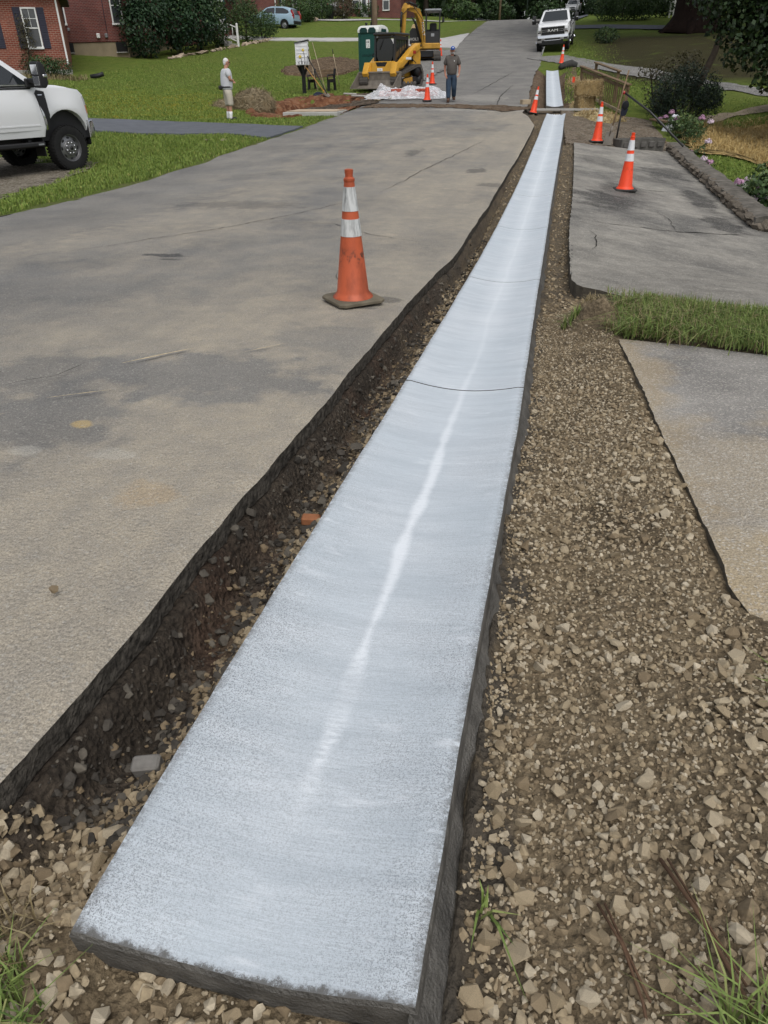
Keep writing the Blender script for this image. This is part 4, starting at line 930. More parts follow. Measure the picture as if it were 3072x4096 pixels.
# ================================================================== posts, poles
def pole(x, t, h, r, label, mat, z=None, cat='utility pole', name='utility_pole', arm=None):
    p = thing(name, (x, t, tz(x, t)-.3 if z is None else z), label, cat, group=None)
    g = G(); g.tube([(0, 0, 0), (0, 0, h*.5), (0, 0, h)], [r, r*.9, r*.75], 14); obj('shaft', g, mat, p)
    if arm:
        g = G(); g.tube([(0, 0, arm[1]), (arm[0]*.6, -.1, arm[1]+.35), (arm[0], -.2, arm[1]+.35)], .03, 6); a = obj('lamp_arm', g, M_alum, p)
        g = G(); g.ell((arm[0]*1.25, -.22, arm[1]+.33), (.32, .14, .09)); obj('lamp_head', g, M_alum, p)
    return p
p1 = pole(-10.35, 47.2, 10, .165, 'pale brown utility pole rising behind the portable toilet', M_pole)
g = G(); g.tube([(-.17, -.06, 0), (-.17, -.06, 2.6), (-.17, -.06, 6)], .02, 6); g.box((-.19, -.05, 2.2), (.07, .12, .5), 0, .01); obj('conduit', g, M_black, p1)
pole(-13.2, 104, 11, .16, 'grey utility pole with a street lamp left of the road crest', M_poled, arm=(-1.6, 3.0))
pole(-8.5, 118, 11, .15, 'thin brown utility pole beyond the road crest', M_pole)
pole(-5.2, 125, 9, .09, 'slim green pole beyond the crest among the trees', flat('green_pole', (.05, .075, .055), .7))
tl = pole(1.6, 118, 3.4, .07, 'grey lamp post with a yellow signal box behind the chrome grille truck', M_alum, arm=(-.9, 2.9), name='lamp_post', cat='lamp post')
g = G(); g.box((.65, 0, 2.75), (.35, .3, .7), 0, .04); sgn = obj('signal_box', g, flat('signal_yellow', (.42, .27, .03), .5), tl)
# ================================================================== vehicles
def shell(poly, hw, fx, cy=(), cz=(), bev=.04, seg=2, both=True, x0=None):
    """side outline (y,z) extruded across the width, bevelled, cut for curvature and shaped by fx(y,z)"""
    bm = bmesh.new(); n = len(poly); lo = -hw if x0 is None else x0
    A = [bm.verts.new((hw, y, z)) for y, z in poly]; B = [bm.verts.new((lo, y, z)) for y, z in poly]
    fa = bm.faces.new(A); fb = bm.faces.new(B[::-1])
    for i in range(n): bm.faces.new((A[i], B[i], B[(i+1) % n], A[(i+1) % n]))
    bmesh.ops.recalc_face_normals(bm, faces=bm.faces)
    if bev: bmesh.ops.bevel(bm, geom=list(fa.edges)+(list(fb.edges) if both else []), offset=bev, segments=seg, affect='EDGES', profile=.6, clamp_overlap=True)
    for y in cy: bmesh.ops.bisect_plane(bm, geom=bm.verts[:]+bm.edges[:]+bm.faces[:], plane_co=(0, y, 0), plane_no=(0, 1, 0))
    for z in cz: bmesh.ops.bisect_plane(bm, geom=bm.verts[:]+bm.edges[:]+bm.faces[:], plane_co=(0, 0, z), plane_no=(0, 0, 1))
    for v in bm.verts: v.co.x *= fx(v.co.y, v.co.z)
    return bm
def bm_obj(name, bm, mat, parent, sharp=32, M=None):
    if M is not None: bm.transform(M)
    me = bpy.data.meshes.new(name); bm.to_mesh(me); bm.free(); me.materials.append(mat)
    me.polygons.foreach_set('use_smooth', [True]*len(me.polygons)); me.set_sharp_from_angle(angle=math.radians(sharp)); me.update()
    return link(name, me, parent)
def plate(name, poly, side, hwf, off, th, mat, parent, cz=(), cy=(), bev=.0, sharp=30):
    bm = bmesh.new(); n = len(poly)
    A = [bm.verts.new((off, y, z)) for y, z in poly]; B = [bm.verts.new((off-th, y, z)) for y, z in poly]
    fa = bm.faces.new(A); bm.faces.new(B[::-1])
    for i in range(n): bm.faces.new((A[i], B[i], B[(i+1) % n], A[(i+1) % n]))
    bmesh.ops.recalc_face_normals(bm, faces=bm.faces)
    if bev: bmesh.ops.bevel(bm, geom=list(fa.edges), offset=bev, segments=2, affect='EDGES', clamp_overlap=True)
    for y in cy: bmesh.ops.bisect_plane(bm, geom=bm.verts[:]+bm.edges[:]+bm.faces[:], plane_co=(0, y, 0), plane_no=(0, 1, 0))
    for z in cz: bmesh.ops.bisect_plane(bm, geom=bm.verts[:]+bm.edges[:]+bm.faces[:], plane_co=(0, 0, z), plane_no=(0, 0, 1))
    for v in bm.verts: v.co.x = side*(hwf(v.co.y, v.co.z)+v.co.x)
    bmesh.ops.recalc_face_normals(bm, faces=bm.faces)
    return bm_obj(name, bm, mat, parent, sharp)
def arc(cy, cz, r, z0, n=14, rev=False, ry=1.0):
    a0 = math.asin(max(-1, min(1, (z0-cz)/r))); p = [(cy+ry*r*math.cos(a), cz+r*math.sin(a)) for a in np.linspace(a0, math.pi-a0, n)]
    return p
def wheel(parent, x, y, z, r, w, side, rim=M_steel, holes=8, steer=0.0, rimk=.60):
    M = Matrix.Translation((x, y, z)) @ Matrix.Rotation(steer, 4, 'Z') @ Matrix.Rotation(math.pi/2*side, 4, 'Y')
    k = bpy.data.objects.new('wheel', None); C.objects.link(k); k.parent = parent; k.matrix_local = M
    g = G(); rr = r*rimk
    g.lathe([(rr, -w/2+.02), (r*.80, -w/2), (r*.95, -w/2+.015), (r, -w/2+.05), (r, w/2-.05), (r*.95, w/2-.015), (r*.80, w/2), (rr, w/2-.02), (rr*.98, w/2-.05), (rr*.98, -w/2+.05), (rr, -w/2+.02)], 40, cap=False)
    for i in range(44):
        a = 2*math.pi*i/44
        for zz in (-.3, .3): g.box((r-.002, 0, zz*w), (.016, .035, w*.32), M=Matrix.Rotation(a+(.07 if zz > 0 else 0), 4, 'Z'))
    obj('tyre', g, M_rubber, k, sharp=35)
    g = G(); g.lathe([(rr, w/2-.045), (rr*.985, w/2-.02), (rr*.95, w/2-.022), (rr*.92, w/2-.055), (rr*.86, w/2-.075), (rr*.56, w/2-.055), (rr*.50, w/2-.03), (rr*.30, w/2-.028), (rr*.28, w/2-.005), (rr*.2, w/2-.002), (.001, w/2-.004)], 36, cap=False)
    rm = obj('rim', g, rim, k, sharp=40)
    g = G(); g.ell((rr*.74, 0, w/2-.066), (rr*.085, rr*.15, .012), 10, 6); me = mesh('vent_hole', g, M_black)
    g = G(); g.tube([(rr*.40, 0, w/2-.05), (rr*.40, 0, w/2-.008)], .016, 8); me2 = mesh('lug_nut', g, M_chrome)
    for i in range(holes): link('vent_hole', me, k).rotation_euler = (0, 0, 2*math.pi*i/holes)
    for i in range(8): link('lug_nut', me2, k).rotation_euler = (0, 0, 2*math.pi*(i+.5)/8)
    g = G(); g.tube([(0, 0, w/2-.01), (0, 0, w/2+.004)], rr*.15, 14); obj('hub_cap', g, M_black, k)
    return k
def text(name, s, size, mat, parent, M, ext=.006):
    cu = bpy.data.curves.new(name, 'FONT'); cu.body = s; cu.size = size; cu.extrude = ext; cu.align_x = 'CENTER'; cu.align_y = 'CENTER'; cu.resolution_u = 2
    t = bpy.data.objects.new(name, cu); me = bpy.data.meshes.new_from_object(t); bpy.data.objects.remove(t); me.materials.append(mat)
    o = link(name, me, parent); o.matrix_local = M; return o
def RX(a): return Matrix.Rotation(math.radians(a), 4, 'X')
def RY(a): return Matrix.Rotation(math.radians(a), 4, 'Y')
def RZ(a): return Matrix.Rotation(math.radians(a), 4, 'Z')
TR = Matrix.Translation

def pickup(loc, rot, label, white=M_vwhite, ram=False, group=None, wy=0.0):
    r, ac, ar = .435, .50, .575
    k = thing('pickup_truck', loc, label, 'pickup truck', rot=rot, group=group)
    arcs = lambda y0: arc(y0, ac, ar, .60)
    body = [(0.59, .66), (0.66, .80), (0.674, 1.12), (0.632, 1.33), (0.52, 1.425), (0.24, 1.465), (-0.62, 1.485), (-3.06, 1.485), (-3.1, 1.43), (-5.35, 1.43), (-5.38, .70)] + [(-4.06-ar, .62)] + arcs(-4.06)[::-1] + [(-3.4, .60), (wy-.75, .60)] + arcs(wy)[::-1]
    def fx(y, z):
        f = 1.0-.035*ss(.85, .58, z)-.055*ss(1.15, 1.5, z)**1.2+.012*math.exp(-((z-1.02)/.12)**2)
        fl = .022*math.exp(-(((math.hypot(y-wy, z-ac)-ar-.06))/.07)**2)*(z > .55)     # wheel-arch lip
        return float(f+fl)*(1-.13*max(0, (y-.12)/.56)**2.2)
    hw = 1.0
    bm_obj('body', shell(body, hw, fx, [.55, .4, .2, 0, -.25, -.5, -.62, -1.2, -2, -2.8, -3.1, -3.6, -4.06, -4.6, -5], [.7, .8, .9, 1.0, 1.1, 1.2, 1.3, 1.38], .035, 3), white, k, 40)
    hwf = lambda y, z: hw*fx(y, z)
    # inner arches and underbody
    g = G(); g.box((0, wy, .83), (1.72, 1.2, .62)); g.box((0, -4.06, .83), (1.72, 1.2, .62)); g.box((0, -2.0, .5), (1.3, 5.6, .22)); obj('underbody', g, M_black, k)
    # bonnet with its raised centre
    hood = [(0.576, 1.36), (-0.6, 1.44), (-0.62, 1.535), (0.135, 1.515), (0.415, 1.475), (0.548, 1.42)]
    bm_obj('bonnet', shell(hood, .72, lambda y, z: 1-.10*max(0, y/.8), [.4, 0, -.3], [], .05, 3), white, k, 40)
    cab = [(-.56, 1.47), (-1.36, 2.035), (-1.62, 2.085), (-2.75, 2.085), (-2.98, 2.03), (-3.07, 1.47)]
    fc = lambda y, z: .975-.20*max(0, (z-1.47)/.6)
    bm_obj('cab', shell(cab, 1.0, fc, [-1.36, -2, -2.75], [1.6, 1.75, 1.9], .05, 3), white, k, 40)
    cf = lambda y, z: fc(y, z)
    for sd in (1, -1):
        plate('side_window', [(-.86, 1.535), (-1.42, 1.955), (-1.95, 1.975), (-1.98, 1.50), (-.90, 1.49)], sd, cf, .008, .02, M_glass, k, [1.6, 1.75, 1.9])
        plate('side_window', [(-2.06, 1.50), (-2.06, 1.975), (-2.68, 1.97), (-2.86, 1.90), (-2.90, 1.50)], sd, cf, .008, .02, M_glass, k, [1.6, 1.75, 1.9])
        plate('belt_trim', [(-.66, 1.452), (-3.0, 1.452), (-3.0, 1.482), (-.62, 1.482)], sd, hwf, .010, .02, M_black, k, (), [-1.2, -2, -2.8])
        for y0, y1 in ((-.60, -1.99), (-2.01, -3.04)):
            d = plate('door', [(y0-.02, 1.44), (y1+.006, 1.44), (y1+.006, .72), (y0-.05, .72), (y0-.03, .9)], sd, hwf, .012, .03, white, k, [.8, .9, 1.0, 1.1, 1.2, 1.3], [], .01, 40)
            g = G(); g.box((0, 0, 0), (.05, .24, .05), 0, .018); h = obj('door_handle', g, M_black, d); h.location = (sd*(hwf(y1, 1.24)+.035), y1+.22, 1.25)
            plate('crease', [(y0-.05, .83), (y1+.01, .83), (y1+.01, .80), (y0-.05, .80)], sd, hwf, .020, .01, white, d, (), (), .004)
        # vent behind the front wheel
        v = plate('side_vent', [(-.37, 1.41), (-.53, 1.44), (-.59, 1.38), (-.515, .72), (-.44, .72), (-.40, .95)], sd, hwf, .018, .03, M_black, k, [.9, 1.0, 1.1, 1.2, 1.3])
        plate('vent_trim', [(-.475, .74), (-.515, .72), (-.565, 1.15), (-.52, 1.05)], sd, hwf, .024, .01, M_chrome, v, [.9, 1.0])
        plate('vent_badge', [(-.44, 1.345), (-.54, 1.345), (-.54, 1.36), (-.44, 1.36)], sd, hwf, .024, .01, M_chrome, v)
        # step bar
        g = G(); g.box((sd*.93, -2.0, .475), (.20, 2.75, .085), 0, .02); st = obj('running_board', g, M_black, k)
        for y in (-.9, -2.0, -3.1):
            g = G(); g.box((sd*.80, y, .53), (.22, .08, .08), 0, .01); obj('bracket', g, M_black, st)
        g = G(); g.box((sd*1.035, -.74, .475), (.004, .13, .03)); obj('step_badge', g, M_alum, st)
        # tow mirror
        g = G(); g.box((sd*1.12, -.80, 1.56), (.28, .09, .09), 0, .02); g.box((sd*1.00, -.80, 1.52), (.06, .2, .16), 0, .02)
        mi = obj('mirror', g, M_black, k)
        hd = shell([(-.70, 1.46), (-.66, 1.52), (-.68, 1.80), (-.73, 1.87), (-.82, 1.88), (-.84, 1.86), (-.84, 1.44), (-.74, 1.43)], .125, lambda y, z: 1-.12*max(0, (z-1.7)/.2), (), (), .03, 3)
        bm_obj('mirror_shell', hd, M_black, mi, 40, TR((sd*1.30, 0, 0)))
        for z0, z1 in ((1.66, 1.83), (1.48, 1.63)):
            g = G(); g.box((sd*1.30, -.845, (z0+z1)/2), (.19, .012, z1-z0), 0, .004); obj('mirror_glass', g, M_chrome, mi)
        g = G(); g.box((sd*1.36, -.71, 1.635), (.15, .12, .075), 0, .025); obj('mirror_lamp', g, M_chrome, mi)
        for y in (wy, -4.06): wheel(k, sd*.86, y, r, r, .27, sd)
        g = G(); g.box((sd*.80, -.62, .42), (.30, .02, .36)); obj('mud_flap', g, M_black, k)
        # headlamp wraps round the corner
        plate('headlamp', [(0.576, 1.30), (0.611, 1.31), (0.639, 1.24), (0.667, .98), (0.639, .90), (0.618, 1.05)] if not ram else [(0.464, 1.18), (0.492, 1.28), (0.618, 1.24), (0.66, 1.02), (0.59, 1.0)], sd, hwf, .014, .12, M_lamp, k)
        plate('side_marker', [(0.618, 1.14), (0.639, 1.13), (0.653, .98), (0.632, .98)], sd, hwf, .022, .02, M_amber, k)
        g = G(); g.box((sd*.86, -5.38, 1.1), (.2, .06, .5), 0, .02); obj('tail_lamp', g, M_redlamp, k)
    # windscreen, rear glass
    g = G(); g.add([(-.80, -.66, 1.535), (.80, -.66, 1.535), (.66, -1.33, 2.015), (-.66, -1.33, 2.015)], [(0, 1, 2, 3)])
    ob = obj('windscreen', g, M_glass, k); ob.location = (0, .012, .016)
    g = G(); g.add([(-.74, -3.055, 1.56), (.74, -3.055, 1.56), (.66, -2.995, 1.95), (-.66, -2.995, 1.95)], [(0, 1, 2, 3)]); ob = obj('rear_window', g, M_glass, k); ob.location = (0, -.012, 0)
    # grille and bumper
    g = G(); g.box((0, 0.66, 1.08), (1.36, .10, .44), 0, .05); gr = obj('grille', g, M_black, k)
    gc = M_chrome; g = G()
    if ram:
        for z in (1.30, .86): g.box((0, 0.6845, z), (1.40, .09, .05), 0, .02)
        for x in (-.70, .70): g.box((x, 0.674, 1.08), (.05, .09, .46), 0, .02)
        for x in (-.45, .45):
            for z in (1.15, 1.06): g.box((x, 0.702, z), (.44, .03, .022), 0, .008)
            g.box((x+.21*(1 if x > 0 else -1), 0.702, 1.105), (.025, .03, .11), 0, .008)
        obj('grille_frame', g, gc, gr)
        text('grille_letters', 'RAM', .25, M_white, gr, TR((0, 0.7055, 1.105)) @ RZ(180) @ RX(90) @ Matrix.Diagonal((1.25, .75, 1, 1)), .012)
        g = G()
        for x in (-.5, -.27, 0, .27, .5): g.ell((x, -1.42, 2.085), (.05, .035, .025), 10, 6)
        obj('roof_marker_lamp', g, M_black, k)
        for x in (-.80, .80):
            g = G(); g.box((x, .60, 1.10), (.26, .16, .24), 0, .05); hl = obj('headlamp', g, M_lamp, k); g = G(); g.box((x*.98, .685, 1.10), (.14, .02, .12), 0, .02); obj('lamp_lens', g, M_chrome, hl)
            g = G(); g.box((x, .675, 1.02), (.24, .03, .05), 0, .01); obj('lamp_bezel', g, M_black, hl)
        g = G(); g.box((0, -1.39, 2.03), (1.25, .10, .07), 0, .02); obj('visor', g, white, k)
    else:
        for z in (1.22, 1.08, .94): g.box((0, 0.681, z), (1.30, .06, .05), 0, .015)
        obj('grille_bar', g, gc, gr)
    bp = shell([(0.548, .52), (0.73, .50), (0.765, .58), (0.765, .76), (0.73, .86), (0.548, .86)], 1.0, lambda y, z: 1-.10*max(0, (y-.5)/.27)**2, [.62], [], .04, 3)
    b = bm_obj('bumper', bp, M_chrome, k, 40)
    g = G(); g.box((0, 0.758, .68), (.95, .06, .10), 0, .03); g.box((-.80, 0.73, .68), (.24, .1, .13), 0, .03); g.box((.80, 0.73, .68), (.24, .1, .13), 0, .03); obj('bumper_vent', g, M_black, b)
    g = G(); g.box((0, 0.779, .60), (1.0, .05, .05), 0, .02); obj('bumper_lip', g, M_chrome, b)
    g = G(); g.box((0, 0.681, .44), (1.6, .08, .14), 0, .03); obj('air_dam', g, M_black, k)
    g = G(); g.box((0, -5.5, .72), (1.8, .14, .2), 0, .04); obj('rear_bumper', g, M_chrome, k)
    return k
def ground_loc(x, t, dz=0.0): return (x, t, tz(x, t)+dz)
hd = math.radians(-19.6)
# white pickup at the left edge: right front wheel stands at (-10.2, 15.4)
rx = Vector((math.cos(hd), math.sin(hd))); fy = Vector((-math.sin(hd), math.cos(hd))); fxl = Vector((-10.22, 15.44))-rx*.86
p1t = pickup((fxl.x, fxl.y, -.36), (0, 0, hd), 'large white pickup truck with steel wheels parked on gravel at the left edge')
for ch in p1t.children:
    nm = ch.name.split('.')[0]
    if nm == 'wheel': continue
    if nm in ('cab', 'side_window', 'windscreen', 'rear_window', 'mirror'): ch.location.y += .13; ch.location.z += .12
    else: ch.location.z += .08
p2 = pickup((-.46, 55.0, 2.60), (math.radians(-5.5), math.radians(3.2), math.radians(176)), 'white pickup truck with a large chrome grille facing us on the right of the road', ram=True)
for sd in (1, -1):
    g = G(); g.lathe([(.05, 0), (.16, .02), (.13, .12), (.06, .16), (.001, .17)], 16, M=Matrix.Translation((sd*.98, -4.06, .435)) @ Matrix.Rotation(math.pi/2*sd, 4, 'Y')); obj('hub_extension', g, M_chrome, p2)
    g = G(); g.lathe([(.05, 0), (.13, .02), (.11, .08), (.001, .12)], 16, M=Matrix.Translation((sd*.99, 0, .435)) @ Matrix.Rotation(math.pi/2*sd, 4, 'Y')); obj('hub_extension', g, M_chrome, p2)

def car(loc, rot, label, mat, kind='hatch', cat='car', name='parked_car', group=None):
    k = thing(name, loc, label, cat, rot=rot, group=group); r = .35; hw = .90
    a = lambda y0: arc(y0, r+.02, .40, .36, 10)[::-1]
    L0, L1 = .85, -3.45
    body = [(L0-.05, .36), (L0, .62), (L0-.08, .82), (-.15, 1.02), (-2.9, 1.08), (L1, 1.05), (L1-.02, .40), (-2.65-.42, .38)]+a(-2.65)+[(-.5, .34)]+a(0)
    fx = lambda y, z: float(1-.05*ss(.8, 1.1, z)-.04*ss(.6, .3, z))*(1-.15*max(0, (y-.1)/.75)**2)*(1-.08*max(0, (-2.7-y)/.8)**2)
    bm_obj('body', shell(body, hw, fx, [.5, .2, -.3, -1, -2, -2.9], [.5, .7, .9], .05, 3), mat, k, 40)
    top = [(-.18, 1.02), (-.95, 1.52), (-1.4, 1.62), (-2.7, 1.62), (-3.1, 1.52), (-3.42, 1.06)]
    fc = lambda y, z: .96-.20*max(0, (z-1.0)/.6)
    bm_obj('cabin', shell(top, hw, fc, [-1, -2], [1.2, 1.4], .05, 3), mat, k, 40); cf = lambda y, z: hw*fc(y, z)
    for sd in (1, -1):
        plate('side_window', [(-.55, 1.12), (-1.02, 1.47), (-1.72, 1.54), (-1.74, 1.13)], sd, cf, .008, .02, M_glass, k, [1.3])
        plate('side_window', [(-1.82, 1.13), (-1.80, 1.54), (-2.5, 1.53), (-2.96, 1.38), (-3.08, 1.22), (-2.9, 1.14)], sd, cf, .008, .02, M_glass, k, [1.3])
        for y in (0, -2.65): wheel(k, sd*.80, y, r, r, .2, sd, M_alum, 6)
        plate('headlamp', [(.5, .78), (.74, .80), (.83, .66), (.62, .66)], sd, lambda y, z: hw*fx(y, z), .012, .08, M_lamp, k)
        g = G(); g.prism([(-3.30, 1.22), (-3.20, 1.42), (-3.34, 1.40), (-3.47, 1.14), (-3.50, .84), (-3.40, .82)], sd*.62, sd*.82, 'x'); obj('tail_lamp', g, M_redlamp, k)
        g = G(); g.box((sd*.98, -.62, 1.1), (.18, .12, .14), 0, .04); obj('mirror', g, mat, k)
    g = G(); g.add([(-.72, -.24, 1.08), (.72, -.24, 1.08), (.62, -.92, 1.51), (-.62, -.92, 1.51)], [(0, 1, 2, 3)]); o = obj('windscreen', g, M_glass, k); o.location = (0, .015, .022)
    g = G(); g.add([(-.68, -3.40, 1.12), (.68, -3.40, 1.12), (.60, -3.13, 1.49), (-.60, -3.13, 1.49)], [(0, 1, 2, 3)]); o = obj('rear_window', g, M_glass, k); o.location = (0, -.02, .012)
    g = G(); g.box((0, L0-.03, .62), (.8, .08, .16), 0, .03); obj('grille', g, M_black, k); g = G(); g.box((0, L0-.05, .44), (.9, .1, .12), 0, .03); obj('lower_grille', g, M_black, k)
    g = G(); g.box((0, L1-.01, .55), (1.5, .1, .25), 0, .04); obj('rear_bumper', g, M_black, k)
    return k
car((1.05, 119.5, 8.25), (0, 0, math.radians(174)), 'silver off-road car coming down the side street behind the chrome grille truck', M_silver)
car((-28.2, 150.5, 10.75), (0, 0, math.radians(112)), 'white hatchback standing far off beside the excavator cab', M_vwhite)
car((-25.9, 71.5, 5.0), (math.radians(3), 0, math.radians(84)), 'pale blue hatchback half hidden behind the clipped hedge in the driveway', M_blue)
car((8.35, 31.6, .72), (0, 0, math.radians(18)), 'white car at the right edge mostly hidden by maple leaves', M_vwhite)
car((-24.9, 93.9, 6.7), (0, 0, math.radians(10)), 'dark car with red tail lamps under the carport', M_vdark)
car((-11.2, 112, 6.75), (0, 0, math.radians(240)), 'dark car in shade beyond the road crest', M_vdark)
# ================================================================== traffic cones
def cone_mat(name, base, dirt, dk=(.03, .02, .015), rough=.5):
    m = N(name, rough, .4); n = m.noise(7, 5, .65, m.map((1, 1, .35))); s = m.noise(16, 4, .7)
    c = m.mix(m.math('MULTIPLY', m.rng(n, .42, .68), dirt), base, tuple(q*.45 for q in base))
    z = m.xyz()[2]
    band = m.math('MULTIPLY', m.rng(m.math('ABSOLUTE', m.math('SUBTRACT', z, .335)), 0, .075, 1, 0), m.rng(s, .50, .60))
    c = m.mix(m.math('MULTIPLY', band, dirt), c, dk); m.set('Base Color', c); m.bump(n, .15, .01); return m.mat
M_cone = cone_mat('cone_bright_orange', (.80, .060, .012), .35); M_coneold = cone_mat('cone_faded_orange', (.43, .085, .030), .95)
def collar_mat(name, c, d):
    m = N(name, .45, .5); n = m.noise(22, 4, .7, m.map((1, 1, .18)))
    m.set('Base Color', m.mix(m.math('MULTIPLY', m.rng(n, .45, .66), d), c, tuple(q*.35 for q in c))); return m.mat
M_collar = collar_mat('reflective_collar', (.66, .67, .68), .35); M_collarold = collar_mat('dirty_collar', (.52, .53, .52), .95)
M_conebase = flat('cone_base_rubber', (.040, .040, .038), .85, .25, 0, .3, 9); M_conebase2 = flat('dusty_cone_base', (.125, .108, .078), .9, .2, 0, .25, 9)
def cone(loc, rot, label, old=False, s=1.0):
    k = thing('traffic_cone', loc, label, 'traffic cone', rot=rot, group='orange traffic cones round the works'); k.scale = (s, s, s)
    r = lambda z: .122-.093*(z-.03)/.85
    g = G(); h = .185; c = .035
    poly = [(-h+c, -h), (h-c, -h), (h, -h+c), (h, h-c), (h-c, h), (-h+c, h), (-h, h-c), (-h, -h+c)]
    n = 8; q = [(x*.97, y*.97, .012) for x, y in poly]+[(x, y, .016) for x, y in poly]+[(x, y, .032) for x, y in poly]+[(x*.93, y*.93, .041) for x, y in poly]
    fs = [tuple(range(n))[::-1], tuple(range(3*n, 4*n))]
    for j in range(3): fs += [(j*n+i, j*n+(i+1) % n, (j+1)*n+(i+1) % n, (j+1)*n+i) for i in range(n)]
    g.add(q, fs)
    for x, y in ((.13, .13), (-.13, .13), (.13, -.13), (-.13, -.13)): g.box((x, y, .007), (.05, .05, .016))
    obj('base', g, M_conebase2 if old else M_conebase, k)
    g = G(); g.lathe([(.150, .040), (.146, .050), (.132, .062), (r(.075), .085), (r(.46), .46), (r(.82), .82), (r(.825)+.004, .825), (r(.84)+.004, .842), (.0275, .850), (.0265, .866), (.029, .874), (.0295, .896), (.022, .900)], 28)
    obj('cone_body', g, M_coneold if old else M_cone, k, sharp=40)
    for a, b in ((.47, .585), (.635, .79)):
        g = G(); g.lathe([(r(a)-.004, a), (r(a)+.0028, a+.001), (r(b)+.0028, b-.001), (r(b)-.004, b)], 28, cap=False); obj('collar', g, M_collarold if old else M_collar, k, sharp=50)
    return k
def gl_(x, t, dz=0.0): return (x, t, tz(x, t)+dz)
cone((-1.335, 5.19, ROADZ(-1.335, 5.19)+.012), (0, 0, math.radians(40)), 'faded dirty orange cone with black smudges, alone in the road foreground', True)
cone((1.33, 14.05, tz(1.33, 14.05)-.005), (0, math.radians(.5), math.radians(8)), 'bright orange cone nearest on the right-hand driveway')
cone((1.14, 21.2, tz(1.14, 21.2)-.01), (0, math.radians(1.0), math.radians(5)), 'orange cone beside the shovel at the far end of the driveway')
cone((-4.94, 31.95, ROADZ(-4.94, 31.95)+.02), (0, 0, math.radians(10)), 'orange cone standing at the end of the plastic sheet by the dirt strip')
cone((-5.70, 38.3, ROADZ(-5.7, 38.3)), (0, 0, .3), 'orange cone in the road behind the plastic sheet, between loader and walking worker')
cone((-7.36, 52.7, tz(-7.4, 52.7)+.03), (0, 0, .1), 'orange cone beside the excavator track')
cone((-.72, 28.75, tz(-.72, 28.75)-.10), (math.radians(-6), math.radians(9), .2), 'dusty orange cone leaning against the gutter end at the plank crossing', False, .93)
cone((.12, 47.6, tz(.12, 47.6)-.02), (0, math.radians(3), .2), 'farthest right orange cone in front of the chrome grille truck', False)

# ================================================================== porta-potty
M_green = flat('green_plastic', (.006, .060, .050), .45, .4, 0, .08, 3); M_greend = flat('dark_green_plastic', (.004, .035, .032), .45, .4)
M_roofw = flat('translucent_white_plastic', (.60, .61, .58), .4, .4, 0, .05)
pp = thing('portable_toilet', (-9.5, 42.9, tz(-9.5, 42.9)-.12), 'green portable toilet with a white roof behind the loader', 'portable toilet', rz=math.radians(-14))
w = .55
g = G(); g.box((0, 0, .06), (1.14, 1.2, .12), 0, .02); obj('skid_base', g, M_greend, pp)
g = G(); g.box((0, 0, 1.05), (1.10, 1.10, 1.90), 0, .03)
for x in (-.54, .54):
    for y in (-.54, .54): g.box((x, y, 1.05), (.07, .07, 1.9), 0, .02)
for z in (.45, .85, 1.25): g.box((.555, 0, z), (.03, .9, .28), 0, .01)
obj('wall', g, M_green, pp)
g = G(); g.box((-.03, -.565, 1.03), (.80, .04, 1.75), 0, .015)
for z0, z1 in ((.30, .95), (1.05, 1.80)):
    for x in (-.20, .14): g.box((x, -.588, (z0+z1)/2), (.28, .016, z1-z0), 0, .008)
d = obj('door', g, M_green, pp)
g = G(); g.box((-.03, -.60, 1.0), (.70, .02, .03), 0, .005); obj('door_rail', g, M_greend, d)
g = G(); g.box((.29, -.61, 1.02), (.05, .04, .14), 0, .01); obj('door_handle', g, M_black, d)
g = G(); g.box((.0, -.602, 1.50), (.22, .012, .36), 0, .004); sg = obj('sign', g, M_white, pp)
for sx in (-.045, .045):
    g = G(); g.box((sx, -.610, 1.59), (.035, .006, .10)); g.box((sx-.018, -.610, 1.545), (.035, .006, .025)); obj('sign_letter', g, M_black, sg)
for i, (a, b) in enumerate(((-.06, 1.47), (.03, 1.455), (-.05, 1.41), (.05, 1.40), (-.02, 1.36))):
    g = G(); g.box((a, -.610, b), (.06 if i % 2 else .03, .006, .02)); obj('sign_letter', g, M_black, sg)
prf = [(-.60, 1.98), (.60, 1.98), (.60, 2.10), (.52, 2.22), (.30, 2.285), (0, 2.305), (-.30, 2.285), (-.52, 2.22), (-.60, 2.10)]
bmr = shell([(y, z) for y, z in prf], .60, lambda y, z: 1-.08*max(0, (z-2.1)/.2), [-.3, 0, .3], [2.1, 2.2], .04, 3)
rf = bm_obj('roof', bmr, M_roofw, pp, 40)
for sx in (-.24, .24):
    g = G(); g.prism([(sx-.21, 1.97), (sx+.21, 1.97), (sx+.21, 2.10), (sx+.12*(1 if sx < 0 else .9), 2.19), (sx-.12*(.9 if sx < 0 else 1), 2.19), (sx-.21, 2.10)], -.628, -.60, 'y'); obj('roof_vent', g, M_greend, rf)
g = G(); g.prism([(-.3, 2.0), (.3, 2.0), (.25, 2.14), (-.25, 2.14)], .595, .625, 'x'); obj('roof_vent', g, M_greend, rf)
g = G(); g.lathe([(.045, 2.0), (.045, 2.36), (.07, 2.36), (.07, 2.43), (.001, 2.44)], 12, M=TR((-.43, .1, 0))); obj('vent_pipe', g, M_black, pp)

